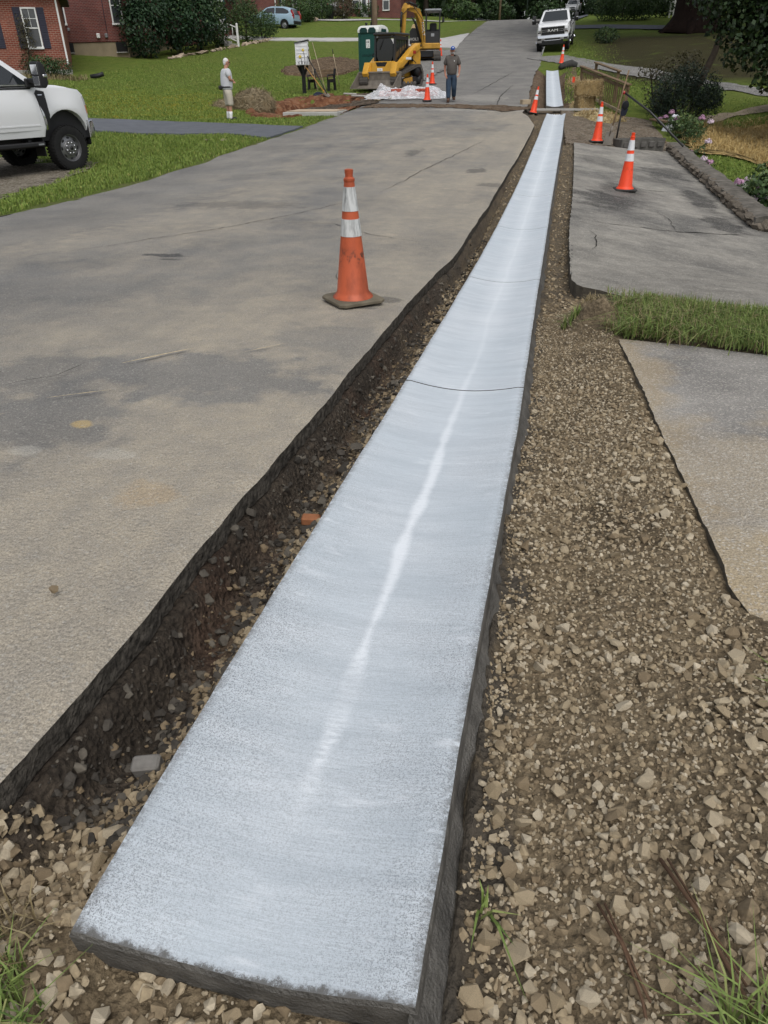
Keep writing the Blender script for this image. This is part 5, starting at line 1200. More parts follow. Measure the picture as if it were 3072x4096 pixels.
# ================================================================== compact track loader
M_cat = flat('machine_yellow', (.56, .295, .030), .45, .4, 0, .12, 4); M_catd = flat('worn_yellow', (.42, .225, .035), .55, .35, 0, .25, 5)
M_track = flat('rubber_track', (.085, .078, .070), .9, .2, 0, .25, 8, .3); M_bucket = flat('worn_bucket_steel', (.20, .175, .145), .55, .4, .4, .25, 5, .2)
sk = thing('track_loader', (-7.38, 37.05, tz(-7.4, 36.8)+.04), 'yellow compact track loader with its bucket down behind the plastic sheet', 'loader', rz=math.radians(163))
TP = [(1.06, .06), (1.20, .22), (1.16, .42), (.98, .50), (-.72, .90), (-1.02, .88), (-1.24, .62), (-1.26, .30), (-1.08, .06), (-.9, 0), (.9, 0)]
for sd in (-1, 1):
    g = G(); x0, x1 = sd*.58, sd*1.0
    inner = [(y*.90-.005, (z-.42)*.78+.42) for y, z in TP]
    n = len(TP)
    vs = [(x, y, z) for x in (x0, x1) for (y, z) in TP]+[(x, y, z) for x in (x0, x1) for (y, z) in inner]
    fs = [(i, (i+1) % n, n+(i+1) % n, n+i) for i in range(n)]+[(2*n+i, 2*n+(i+1) % n, 3*n+(i+1) % n, 3*n+i) for i in range(n)]
    fs += [(i, (i+1) % n, 2*n+(i+1) % n, 2*n+i) for i in range(n)]+[(n+i, n+(i+1) % n, 3*n+(i+1) % n, 3*n+i) for i in range(n)]
    g.add(vs, fs)
    p = resample(TP+[TP[0]], 58)
    for i in range(len(p)-1):
        a = (p[i]+p[i+1])/2; dd = p[i+1]-p[i]; an = math.atan2(dd[1], dd[0])
        g.box((0, 0, 0), (.42, .06, .035), M=TR(((x0+x1)/2, a[0], a[1])) @ Matrix.Rotation(an, 4, 'X'))
    tk = obj('track', g, M_track, sk)
    g = G(); g.prism([(.72, .16), (.80, .30), (-.3, .44), (-.95, .42), (-.85, .16)], sd*.70, sd*.90, 'x'); obj('track_frame', g, M_black, tk)
    g = G(); g.prism([(.55, .18), (.60, .34), (-.25, .42), (-.3, .18)], sd*.90, sd*.93, 'x'); obj('frame_cover', g, M_catd, tk)
    for (y, z, r) in ((.98, .27, .2), (-1.02, .30, .2), (-.86, .66, .22), (-.5, .14, .11), (-.15, .14, .11), (.2, .14, .11), (.55, .14, .11)):
        g = G(); g.tube([(sd*.64, y, z), (sd*.965, y, z)], r, 14); obj('roller', g, M_track if r < .15 else M_black, tk)
# hull
g = G(); g.prism([(.86, .40), (.98, .62), (.95, .98), (.70, 1.02), (.66, .80), (-.9, .80), (-.9, .40)], -.56, .56, 'x'); hull = obj('hull', g, M_cat, sk)
for sd in (-1, 1):
    g = G(); g.prism([(.70, .95), (.99, .95), (1.06, .62), (.98, .36), (.78, .36)], sd*.50, sd*.72, 'x'); obj('front_shoulder', g, M_cat, sk)
    g = G(); g.prism([(-1.45, .62), (-.72, .75), (-.72, 1.55), (-1.30, 1.62), (-1.45, 1.3)], sd*.52, sd*.74, 'x'); obj('rear_tower', g, M_cat, sk)
    # lift arm
    arm = [(-1.38, 1.56), (-1.20, 1.72), (-.55, 1.52), (.55, .98), (.98, .98), (1.22, .56), (1.10, .36), (.92, .40), (.86, .74), (.48, .78), (-.62, 1.30)]
    bmA = shell(arm, .14, lambda y, z: 1, (), (), .02, 2); a = bm_obj('lift_arm', bmA, M_cat, sk, 30, TR((sd*.70, 0, 0)))
    g = G(); g.tube([(sd*.70, -1.0, .95), (sd*.70, -.3, 1.22)], .05, 8); obj('arm_cylinder', g, M_black, a)
    for (y, z) in ((-1.25, 1.62), (1.08, .46)):
        g = G(); g.tube([(sd*.86, y, z), (sd*.54, y, z)], .05, 10); obj('pin', g, M_black, a)
    g = G(); g.box((sd*.845, -.62, 1.36), (.012, .28, .12)); obj('decal', g, M_red, a)
    g = G(); g.box((sd*.845, -.05, 1.12), (.012, .5, .09), M=None); obj('decal', g, M_white, a)
    g = G(); g.tube([(sd*.36, .56, 1.93), (sd*.36, .62, 1.93)], .05, 10); obj('work_lamp', g, M_lamp, sk)
# cab
g = G()
for sd in (-1, 1):
    g.prism([(.58, .84), (.66, 1.0), (.60, 1.95), (.50, 1.95), (.52, .84)], sd*.44, sd*.52, 'x'); g.box((sd*.48, -.62, 1.4), (.08, .10, 1.15)); g.box((sd*.48, 0, .95), (.07, 1.2, .3)); g.box((sd*.48, 0, 1.88), (.07, 1.2, .12))
    for y in (-.35, -.1, .15): g.box((sd*.485, y, 1.4), (.02, .03, .9))
g.box((0, .57, 1.92), (.98, .10, .10), 0, .02); g.box((0, .60, .90), (.98, .1, .12)); cb = obj('cab', g, M_blackm, sk)
g = G(); g.box((0, -.02, 2.02), (1.10, 1.42, .11), 0, .04); obj('cab_roof', g, M_blackm, sk)
g = G(); g.prism([(-.40, 1.20), (-.24, .86), (.24, .86), (.40, 1.20), (.41, 1.70), (.30, 1.86), (-.30, 1.86), (-.41, 1.70)], .60, .612, 'y'); obj('front_window', g, glass_mat('tinted_screen', (.020, .022, .024), .12), cb)
g = G(); g.tube([(.05, .64, 1.84), (.24, .645, 1.45)], .012, 6); obj('wiper', g, M_black, cb)
for sd in (-1, 1):
    g = G(); g.box((sd*.475, 0, 1.42), (.012, 1.05, .85)); obj('side_window', g, M_glass, cb)
g = G(); g.box((0, -.15, 1.05), (.5, .5, .5), 0, .08); g.box((0, -.38, 1.4), (.48, .12, .6), 0, .05); obj('seat', g, M_black, cb)
g = G(); g.box((0, -1.1, 1.12), (1.0, .75, .95), 0, .06); obj('engine_cover', g, M_black, sk)
g = G(); g.prism([(-.30, .985), (.28, .985), (.20, .82), (-.20, .82)], .955, .965, 'y'); obj('sill', g, M_black, hull)
g = G(); g.box((.05, .995, .70), (.26, .02, .11), 0, .004); dc = obj('decal', g, M_white, hull)
text('decal_letters', '111', .085, M_black, dc, TR((.05, 1.008, .70)) @ RZ(180) @ RX(90), .002)
g = G(); g.prism([(-.5, .36), (-.42, .50), (.42, .50), (.5, .36)], .99, 1.0, 'y'); obj('hull_opening', g, M_black, hull)
# bucket
g = G(); bw = 1.05
prof_b = [(1.08, .58), (1.06, .30), (1.12, .10), (1.30, .02), (1.95, .0)]
th = .025
for i in range(len(prof_b)-1):
    (y0, z0), (y1, z1) = prof_b[i], prof_b[i+1]; d2 = Vector((0, y1-y0, z1-z0)); an = math.atan2(d2.z, d2.y)
    g.box((0, d2.length/2, 0), (2*bw, d2.length+.02, th), M=TR((0, y0, z0)) @ Matrix.Rotation(an, 4, 'X'))
g.box((0, 1.09, .60), (2*bw, .07, .07), 0, .01)
bk = obj('bucket', g, M_bucket, sk)
for sd in (-1, 1):
    g = G(); g.prism([(1.06, .62), (1.14, .62), (1.92, .02), (1.25, .0), (1.08, .10)], sd*bw-.012, sd*bw+.012, 'x'); obj('bucket_side', g, M_bucket, bk)
g = G(); g.prism([(-1.05, 0), (1.05, 0), (.75, .34), (-.75, .34)], .0, .03, 'z', M=TR((0, .75, .44)) @ RX(8)); obj('coupler_plate', g, M_track, bk)

# ================================================================== mini excavator
M_exc = flat('excavator_ochre', (.40, .215, .030), .5, .35, 0, .2, 4)
ex = thing('excavator', (-7.95, 50.4, tz(-7.9, 49.5)+.02), 'yellow and black mini excavator with a folded boom on the gravel shoulder', 'excavator', rz=math.radians(8))
for sd in (-1, 1):
    g = G(); tp = [(-1.15, .18), (-1.0, .03), (1.0, .03), (1.15, .18), (1.15, .42), (1.0, .56), (-1.0, .56), (-1.15, .42)]
    g.prism(tp, sd*.52, sd*.93, 'x'); p = resample(tp+[tp[0]], 44)
    for i in range(len(p)-1):
        a = (p[i]+p[i+1])/2; dd = p[i+1]-p[i]; g.box((0, 0, 0), (.41, .06, .035), M=TR((sd*.725, a[0], a[1])) @ Matrix.Rotation(math.atan2(dd[1], dd[0]), 4, 'X'))
    obj('track', g, M_track, ex)
g = G(); g.box((0, 0, .42), (1.0, 1.5, .3)); obj('undercarriage', g, M_black, ex)
g = G(); g.box((0, 1.45, .30), (1.8, .08, .36), 0, .02); g.box((0, 1.2, .30), (.8, .5, .12)); obj('blade', g, M_catd, ex)
g = G(); g.box((.02, 0, .80), (1.72, 1.75, .30), 0, .05); up = obj('deck', g, M_exc, ex)
g = G(); g.prism([(-.95, .95), (-.36, .95), (-.36, 1.68), (-.80, 1.72), (-.95, 1.55)], -.35, 1.0, 'y'); cw = obj('engine_hood', g, M_blackm, ex)
g = G(); g.prism([(-.88, 1.715), (-.40, 1.685), (-.42, 1.90), (-.76, 1.92)], -.2, .9, 'y'); obj('hood_top', g, flat('pale_yellow', (.60, .45, .25), .5), cw)
M_letters = flat('white_letters', (.72, .72, .70), .6)
text('letters', 'HOLT', .21, M_letters, cw, TR((-.66, -.356, 1.16)) @ RX(90), .003)
# cab
g = G(); cx0, cx1, cy0, cy1, cz0, cz1 = -.02, .86, -.62, .62, .92, 2.50
for x in (cx0+.04, cx1-.04):
    for y in (cy0+.04, cy1-.04): g.box((x, y, (cz0+cz1)/2), (.08, .08, cz1-cz0), 0, .02)
g.box(((cx0+cx1)/2, cy0+.05, 1.22), (.84, .07, .60)); g.box((cx1-.03, 0, 1.25), (.05, 1.2, .65)); g.box((cx0+.03, 0, 1.2), (.05, 1.2, .55)); g.box(((cx0+cx1)/2, cy1-.03, 1.3), (.84, .05, .75))
cab_e = obj('cab', g, M_blackm, ex)
g = G(); g.box(((cx0+cx1)/2, 0, 2.55), (.98, 1.36, .13), 0, .05); obj('cab_roof', g, flat('cab_roof_grey', (.20, .21, .22), .5, .4), ex)
g = G(); g.box(((cx0+cx1)/2, .12, 1.25), (.46, .46, .22), 0, .06); g.box(((cx0+cx1)/2+.02, .36, 1.62), (.42, .14, .72), 0, .06); obj('seat', g, M_black, cab_e)
g = G(); g.box((.42, -.60, 1.35), (.20, .02, .16), 0, .01); obj('cab_label', g, M_alum, cab_e)
g = G(); g.tube([(.14, -.5, 1.1), (.14, -.52, 1.45)], .02, 6); g.tube([(.70, -.5, 1.1), (.70, -.52, 1.45)], .02, 6); obj('lever', g, M_black, cab_e)
g = G(); g.tube([(.88, -.62, 1.9), (1.02, -.68, 1.95), (1.02, -.68, 2.2)], .015, 6); g.box((1.02, -.70, 2.08), (.14, .03, .24), 0, .01); obj('mirror', g, M_black, cab_e)
# boom, stick, cylinders: working end swings forward and to the left
BD = Vector((-.70, -.71, 0))          # horizontal direction of the boom
bf = Vector((-.14, -.80, .82))
def bp_(d, z): return bf+BD*d+Vector((0, 0, z-bf.z))
g = G()
boom = [(0.0, .78), (.06, 1.3), (.22, 1.95), (.52, 2.50), (1.15, 2.62), (1.55, 2.56)]
bw_ = [.15, .18, .20, .21, .15, .10]
pts = [bp_(*q) for q in boom]
g.tube(pts, bw_, 4, smooth=False); bo = obj('boom', g, M_exc, ex)
g = G(); g.tube([bp_(.20, 1.0)+Vector((0, -.02, 0)), bp_(.62, 1.9), bp_(.95, 2.2)], [.07, .07, .04], 8); obj('boom_cylinder', g, M_black, bo)
nrm = Vector((BD.y, -BD.x, 0)); nrm = nrm if nrm.x > 0 else -nrm
ml = Matrix.Identity(4)
ax = (pts[2]-pts[0]).normalized(); fz = Vector((BD.y*-1, BD.x, 0)).normalized(); fz = fz if fz.y < 0 else -fz
side = ax.cross(fz)
for sgn in (1, -1):
    zc = fz*sgn; xc = -ax; yc = zc.cross(xc); ML = Matrix((xc, yc, zc)).transposed().to_4x4(); ML.translation = (pts[1]+pts[2])/2+zc*.150
    text('letters', 'HOLT', .26, M_letters, bo, ML, .004)
stick = [(1.40, 2.80), (1.52, 2.54), (1.58, 1.6), (1.62, .95)]
g = G(); sp = [bp_(*q) for q in stick]; g.tube(sp, [.10, .15, .12, .08], 4, smooth=False); stk = obj('stick', g, M_exc, ex)
g = G(); g.tube([bp_(.50, 2.72), bp_(1.1, 2.86)], .06, 8); g.tube([bp_(1.1, 2.86), bp_(1.42, 2.84)], .03, 8); obj('stick_cylinder', g, M_black, stk)
g = G(); g.tube([bp_(1.72, 2.4), bp_(1.78, 1.7)], .06, 8); g.tube([bp_(1.78, 1.7), bp_(1.80, 1.1)], .03, 8); obj('bucket_cylinder', g, M_black, stk)
g = G(); g.tube([bp_(1.30, 2.55)+nrm*.14, bp_(1.9, 2.2)+nrm*.12, bp_(1.85, 1.3)+nrm*.12], .018, 6); g.tube([bp_(.1, 1.0)+nrm*.2, bp_(.3, 2.1)+nrm*.22, bp_(1.0, 2.7)+nrm*.2], .018, 6); obj('hose', g, M_black, bo)
bmB = shell([(1.50, .98), (1.85, 1.0), (2.0, .7), (1.9, .35), (1.55, .20), (1.25, .30), (1.5, .42), (1.55, .7)], .28, lambda y, z: 1, (), (), .01, 1)
ang = math.atan2(BD.y, BD.x)-math.pi/2
bm_obj('bucket', bmB, M_bucket, stk, 30, TR(bf-Vector((0, 0, bf.z))) @ Matrix.Rotation(ang, 4, 'Z'))

# ================================================================== little library, bench, tools
M_lib = flat('white_clapboard', (.62, .63, .64), .6, .3)
lb = thing('little_library', (-10.96, 35.2, tz(-10.96, 35.2)-.05), 'white clapboard book box on a black post painted with yellow daffodils', 'book box', rz=math.radians(14))
g = G(); g.tube([(0, 0, 0), (0, 0, .75), (-.05, 0, 1.15)], [.085, .085, .10], 4, smooth=False); g.tube([(-.05, 0, .78), (-.22, 0, 1.12)], .05, 4, smooth=False); g.tube([(.05, 0, .78), (.2, 0, 1.12)], .05, 4, smooth=False); obj('post', g, M_black, lb)
g = G(); g.prism([(-.25, 1.13), (.25, 1.13), (.25, 2.00), (-.25, 1.90)], -.36, .36, 'y'); bx = obj('box', g, M_lib, lb)
for i in range(6):
    g = G(); z = 1.15+i*.135; g.prism([(-.372, z), (-.372, z+.125), (-.362, z+.128), (-.382, z)], -.24, .24, 'x'); obj('clapboard', g, M_lib, bx)
g = G()
for x in (-.25, .25): g.box((x, -.372, 1.54), (.05, .035, .82), 0, .005)
for y in (-.34, .34): g.box((.262, y, 1.56), (.035, .06, .84), 0, .005)
obj('corner_trim', g, M_lib, bx)
g = G(); g.box((.27, -.0, 1.48), (.03, .50, .60), 0, .008); dr = obj('door', g, M_lib, bx); g = G(); g.box((.288, 0, 1.48), (.012, .34, .46)); obj('door_pane', g, M_pane, dr)
for z in (1.3, 1.66):
    g = G(); g.box((.288, -.235, z), (.02, .04, .07)); obj('hinge', g, M_black, dr)
g = G(); g.box((.276, 0, 1.86), (.012, .5, .10)); obj('name_board', g, M_pane, bx)
g = G(); g.box((0, 0, 0), (.62, .84, .035), 0, .006, M=TR((0, 0, 1.985)) @ RY(-11)); obj('roof', g, flat('dark_roof', (.05, .055, .06), .6), lb)
M_daff = flat('daffodil_yellow', (.62, .44, .02), .6); M_stem = flat('stem_black', (.02, .025, .02), .7)
for (x, z, s) in ((.06, 1.68, .075), (-.08, 1.44, .085)):
    g = G(); pl_ = []
    for i in range(12):
        a = i*math.pi/6; r = s if i % 2 == 0 else s*.45; pl_.append((x+r*math.cos(a), z+r*math.sin(a)))
    g.prism(pl_, -.390, -.384, 'y'); f = obj('painted_flower', g, M_daff, bx)
    g = G(); g.tube([(x+.02, -.386, z-s*.5), (x+.06, -.386, 1.35), (x+.05, -.386, 1.17)], .009, 5); obj('painted_stem', g, M_stem, bx)
for x in (-.18, -.13, -.02, .0, .1, .16, .2):
    g = G(); g.tube([(x, -.386, 1.16), (x+random.uniform(-.02, .02), -.386, 1.22+random.random()*.06)], .008, 5); obj('painted_stem', g, M_stem, bx)
bn = thing('garden_bench', (-10.55, 36.6, tz(-10.5, 36.6)-.02), 'black framed park bench with wooden slats behind the book box post', 'bench', rz=math.radians(-20))
for x in (-.55, .55):
    g = G(); g.prism([(-.30, 0), (-.20, 0), (-.17, .32), (.18, .32), (.22, 0), (.32, 0), (.26, .45), (.34, .85), (.27, .86), (.17, .46), (-.28, .42)], x-.04, x+.04, 'x'); obj('end_frame', g, M_black, bn)
    g = G(); g.tube([(x, -.28, .40), (x, -.30, .60), (x, .25, .62)], .03, 6); obj('armrest', g, M_black, bn)
for i in range(4):
    g = G(); g.box((0, -.22+.11*i, .455), (1.16, .09, .03), 0, .006); obj('seat_slat', g, M_wood, bn)
for i in range(3):
    g = G(); g.box((0, .235+.025*i, .56+.11*i), (1.16, .03, .09), 0, .006); obj('back_slat', g, M_wood, bn)
def tool(name, label, foot, top, head, rad=.016, mat=M_woodl, grip=None, group='garden tools leaning by the book box'):
    f = Vector((foot[0], foot[1], tz(foot[0], foot[1])+foot[2])); t = Vector(top); k = thing(name, f, label, 'tool', group=group)
    d = t-f; g = G(); g.tube([d*.12, d], rad, 8); obj('handle', g, mat, k)
    q = d.to_track_quat('Z', 'Y').to_matrix().to_4x4()
    if head == 'shovel':
        g = G(); g.add([(-.11, 0, .30), (.11, 0, .30), (.12, .015, .08), (0, .02, -.02), (-.12, .015, .08), (-.11, .02, .30), (.11, .02, .30), (.12, .035, .08), (0, .04, -.02), (-.12, .035, .08)], [(0, 1, 2, 3, 4), (9, 8, 7, 6, 5), (0, 5, 6, 1), (1, 6, 7, 2), (2, 7, 8, 3), (3, 8, 9, 4), (4, 9, 5, 0)], M=q); g.tube([q @ Vector((0, .02, .28)), q @ Vector((0, .0, .48))], .024, 8); obj('blade', g, M_bucket, k)
    elif head == 'square':
        g = G(); g.prism([(-.115, 0), (.115, 0), (.105, .30), (-.105, .30)], -.012, .012, 'y', M=q); g.tube([q @ Vector((0, 0, .28)), q @ Vector((0, 0, .45))], .024, 8); obj('blade', g, M_bucket, k)
    elif head == 'broom':
        g = G(); g.box((0, 0, .12), (.40, .10, .10), 0, .03, M=q, taper=(.55, .8)); g.box((0, 0, .03), (.46, .12, .10), 0, .01, M=q); obj('head', g, flat('broom_blue', (.02, .025, .045), .8), k)
    elif head == 'rake':
        g = G(); g.tube([q @ Vector((-.2, 0, .06)), q @ Vector((.2, 0, .06))], .014, 6)
        for i in range(10): g.tube([q @ Vector((-.2+.044*i, 0, .06)), q @ Vector((-.2+.044*i, .07, .03))], .006, 5)
        g.tube([q @ Vector((0, 0, .06)), q @ Vector((0, 0, .2))], .014, 6); obj('head', g, M_blackm, k)
    if grip:
        g = G(); g.tube([d*grip[0], d*grip[1]], rad*1.5, 8); obj('grip', g, grip[2], k)
    return k
zb = tz(-10.5, 34.6)
tool('push_broom', 'blue headed push broom leaning on the book box', (-10.02, 34.2, .02), (-10.60, 35.0, zb+1.65), 'broom', .014)
tool('shovel', 'orange handled shovel leaning across the book box post', (-9.42, 33.6, .02), (-10.75, 34.95, zb+1.05), 'shovel', .020, flat('orange_handle', (.42, .22, .06), .6), (.10, .24, M_cat))
tool('digging_bar', 'black digging bar leaning on the white book box', (-9.32, 33.4, .0), (-10.62, 34.85, zb+1.45), 'none', .022, M_black)
tool('garden_rake', 'pale handled rake leaning against the book box roof', (-9.55, 33.9, .0), (-10.45, 35.1, zb+1.95), 'rake', .014)
tool('long_pole', 'thin upright pole with a black grip standing by the bench', (-9.62, 36.4, .0), (-9.98, 36.6, tz(-9.98, 36.6)+1.55), 'none', .012, M_woodl, (.90, 1.02, M_black))

# ================================================================== drain box in the pit, pile, sheet, small things
M_box = flat('precast_concrete', (.36, .355, .33), .9, .2, 0, .15, 3, .2)
db = thing('drain_box', (-8.35, 28.1, tz(-8.35, 28.1)+.03), 'precast concrete drain box with a sheet of plywood on top, set in the red pit', 'drain box', rz=math.radians(2))
g = G(); g.box((0, 0, -.09), (1.95, 1.9, .28), 0, .015); obj('slab', g, M_box, db)
g = G(); g.box((0, .02, -.52), (1.15, 1.5, .60), 0, .01); obj('chamber', g, M_box, db)
g = G(); g.box((0, .1, .068), (1.80, 1.6, .022), 0, .004); obj('plywood_lid', g, flat('plywood', (.42, .33, .235), .85, .2, 0, .18, 5), db)
for x in (-.1, .42):
    g = G(); g.box((x, -.955, -.08), (.13, .02, .05), 0, .008); obj('lifting_slot', g, M_black, db)
M_hay = flat('dry_hay', (.19, .145, .085), .95, .1, 0, .35, 9, .5, 40)
def strands(parent, n, c, r, L, mat, w=.012, name='strands'):
    ph = RNG.random(n)*6.283; ct = RNG.random(n); st = np.sqrt(1-ct**2); nn = np.stack([st*np.cos(ph), st*np.sin(ph), ct], 1)
    P = np.array(c)+nn*np.array(r); d = RNG.normal(size=(n, 3)); d -= nn*(d*nn).sum(1)[:, None]*.75; d /= np.linalg.norm(d, axis=1)[:, None]
    s = np.cross(d, nn); s /= np.linalg.norm(s, axis=1)[:, None]+1e-9; l = L*(.4+.8*RNG.random((n, 1)))
    V = np.stack([P-s*w, P+s*w, P+d*l+s*w*.4+nn*.02, P+d*l-s*w*.4+nn*.02], 1).reshape(-1, 3)
    return raw(name, V, np.arange(n*4).reshape(n, 4), mat, parent, np.clip(RNG.normal(.5, .25, n), 0, 1), kind='stuff')
M_strand = grass_mat('hay_strand', (.09, .068, .036), (.25, .20, .12), (.34, .28, .18))
dp = thing('debris_pile', (-11.75, 30.2, tz(-11.75, 30.2)), 'heap of dry grass clippings behind the white-haired man', 'pile')
g = G(); g.ell((0.25, 0, 0), (.85, .6, .62), 22, 12, jit=.10); g.ell((-.9, .2, 0), (.65, .5, .30), 16, 9, jit=.12); obj('heap', g, M_hay, dp)
strands(dp, 1600, (.25, 0, 0), (.87, .62, .64), .30, M_strand); strands(dp, 600, (-.9, .2, 0), (.67, .52, .32), .26, M_strand)
# plastic sheet over brick stacks
M_brickp = flat('loose_red_brick', (.36, .085, .055), .85, .2, 0, .25, 9)
def film():
    m = N('plastic_film', .22, .6); m.set('Base Color', (.80, .81, .83)); tr = m.n.new('ShaderNodeBsdfTransparent'); mx = m.n.new('ShaderNodeMixShader')
    lw = m.n.new('ShaderNodeLayerWeight'); lw.inputs['Blend'].default_value = .35
    f = m.math('ADD', m.rng(lw.outputs['Facing'], 0, 1, .10, .55), m.rng(m.noise(5, 4, .6, m.map((1, 1, 2))), .50, .70, 0, .40), True)
    m.l.new(f, mx.inputs[0]); m.l.new(tr.outputs[0], mx.inputs[1]); m.l.new(m.b.outputs[0], mx.inputs[2]); m.l.new(mx.outputs[0], m.n['Material Output'].inputs[0]); return m.mat
bs = thing('brick_stack', (-6.15, 33.6, ROADZ(-6.15, 33.6)+.03), 'low stack of red bricks under the clear plastic sheet', 'bricks')
me_b = None
for cx_, n_ in ((-.75, 3), (-.25, 4), (.25, 3), (.75, 4), (1.15, 3)):
    for lay in range(n_):
        for j in range(4):
            for i in range(2):
                if me_b is None: g = G(); g.box((0, 0, 0), (.205, .10, .062), 0, .006); me_b = mesh('brick', g, M_brickp)
                o = link('brick', me_b, bs); o.location = (cx_+i*.215-.1+random.uniform(-.012, .012), -.55+j*.30+random.uniform(-.03, .03), .035+lay*.066); o.rotation_euler = (0, 0, random.uniform(-.12, .12))
xs, ts = np.meshgrid(np.linspace(-1.62, 1.72, 78), np.linspace(-1.35, 1.35, 64))
hump = .20+.12*np.sin(xs*5.5+1)*.5+fbm(xs, ts, 2.2, 3, 4)*.22
msk = ss(1.60, 1.05, np.abs(xs-.12)+.12*fbm(xs, ts, 3, 2))*ss(1.2, .72, np.abs(ts))
zz = .02+np.maximum(hump, .17)*msk+np.abs(fbm(xs*1.6+ts*.7, ts*1.6-xs*.6, 3.2, 3, 7))*.22*(.35+.65*msk)+.14*np.exp(-((xs+.95)/.16)**2-((ts+.2)/.4)**2)+.012
ps = raw('plastic_sheet', np.stack([xs+fbm(xs, ts, 2, 2, 8)*.3, ts+fbm(xs, ts, 2, 2, 9)*.3, zz], 2).reshape(-1, 3), grid_faces(*xs.shape), film(), smooth=True)
ps.location = (-6.1, 33.65, ROADZ(-6.1, 33.65)+.02); ps.rotation_euler = (math.radians(4.2), 0, math.radians(6)); props(ps, 'crumpled clear plastic sheet draped over red bricks on the road', 'plastic sheet')
sol = ps.modifiers.new('thickness', 'SOLIDIFY'); sol.thickness = .002
bu = thing('bucket', (-7.30, 36.2, tz(-7.3, 36.2)+.05), 'white plastic bucket with a green rim in front of the loader bucket', 'bucket')
g = G(); g.lathe([(.13, 0), (.15, .02), (.165, .30), (.165, .31)], 20); obj('pail', g, M_white, bu); g = G(); g.lathe([(.172, .29), (.175, .30), (.175, .37), (.16, .38), (.001, .38)], 20, cap=False); obj('lid', g, flat('green_lid', (.01, .13, .05), .5), bu)
for x, c in ((-.06, M_red), (.03, M_black), (.09, M_black)):
    g = G(); g.box((x, -.158, .16), (.06, .02, .09), 0, .004); obj('label_patch', g, c, bu)
bt = thing('jug', (-6.98, 36.4, tz(-7, 36.4)+.05), 'tall white jug with a red cap beside the bucket', 'jug')
g = G(); g.lathe([(.12, 0), (.125, .02), (.125, .36), (.10, .42), (.085, .44)], 18); obj('jug_body', g, M_white, bt); g = G(); g.lathe([(.098, .44), (.10, .445), (.10, .50), (.09, .51), (.001, .51)], 18, cap=False); obj('cap', g, M_red, bt)
pi_ = obj('pipe_offcut', (lambda g: (g.tube([(-.22, 0, 0), (.22, 0, 0)], .06, 14), g)[1])(G()), M_white, loc=(-7.45, 34.55, tz(-7.45, 34.55)+.10), rot=(0, 0, .1)); props(pi_, 'short white pipe offcut lying at the end of the loader bucket', 'pipe')
for (x, t, rz, sx, lab) in ((-6.45, 32.45, .35, .30, 'stone weighing down the near edge of the plastic sheet'), (-6.95, 31.95, -.2, .26, 'pale stone at the left corner of the plastic sheet')):
    v, f = ROCKS[4]; o = link('stone_weight', proto_mesh(v, f, M_stone_i, 'stone_weight')); o.location = (x, t, ROADZ(x, t)+.08); o.scale = (sx*1.2, sx*.6, sx*.5); o.rotation_euler = (0, 0, rz); props(o, lab, 'stone')
for (x, t, sx, sy, lab) in ((-8.0, 33.2, .62, .3, 'flat pale paving stone lying in the dark spoil, nearer the loader'), (-8.55, 33.9, .55, .28, 'flat pale paving stone lying at the rear edge of the pit')):
    g = G(); g.box((0, 0, 0), (sx, sy, .06), 0, .015); o = obj('paving_stone', g, M_conc, loc=(x, t, tz(x, t)+.12), rot=(0, .04, .2)); props(o, lab, 'paving stone')
wb = obj('wood_block', (lambda g: (g.box((0, 0, 0), (.34, .22, .16), 0, .01), g)[1])(G()), M_woodl, loc=(-1.1, 31.2, tz(-1.1, 31.2)+.07), rot=(0, 0, .5)); props(wb, 'cut end of a wooden beam lying at the road edge by the leaning cone', 'wood block')
bd = thing('plank', (.35, 29.35, tz(.1, 29.3)-.02), 'grey boards laid across the gutter gap at the crossing', 'planks', rz=math.radians(2))
for y, z in ((-.16, 0), (.16, .012)):
    g = G(); g.box((0, y, z), (2.3, .24, .05), 0, .006); obj('board', g, M_conc, bd)
for i in range(9):
    g = G(); g.tube([(-.60+i*.075, -1.55, -.10), (-.60+i*.075, -1.30, -.085)], .012, 6); obj('rebar_end', g, M_white, bd)
# loose bricks in the trench
def loose(name, label, x, t, dims, mat, rz, dz=.0, tilt=(0, 0)):
    g = G(); g.box((0, 0, 0), dims, 0, .006); o = obj(name, g, mat, loc=(x, t, float(bed_z(x, t))+dims[2]*.4+dz), rot=(tilt[0], tilt[1], rz)); return props(o, label, 'brick')
loose('brick_fragment', 'broken piece of red brick lying in the trench left of the gutter', -.79, 2.28, (.075, .045, .035), flat('brick_orange', (.30, .125, .06), .9, .2, 0, .2, 30), .1, .012)
loose('brick_fragment', 'broken grey brick lying in the trench near the gutter front corner', -.835, 1.03, (.072, .042, .042), flat('brick_grey', (.19, .18, .165), .9, .2, 0, .2, 30, .3), .22, .012, (.2, -.1))
v, f = ROCKS[2]; o = link('pebble', proto_mesh(v, f, M_stone_i, 'pebble')); o.location = (-1.30, 1.42, ROADZ(-1.3, 1.42)+.012); o.scale = (.032, .028, .026); props(o, 'small tan stone alone on the dusty road at the left', 'stone')
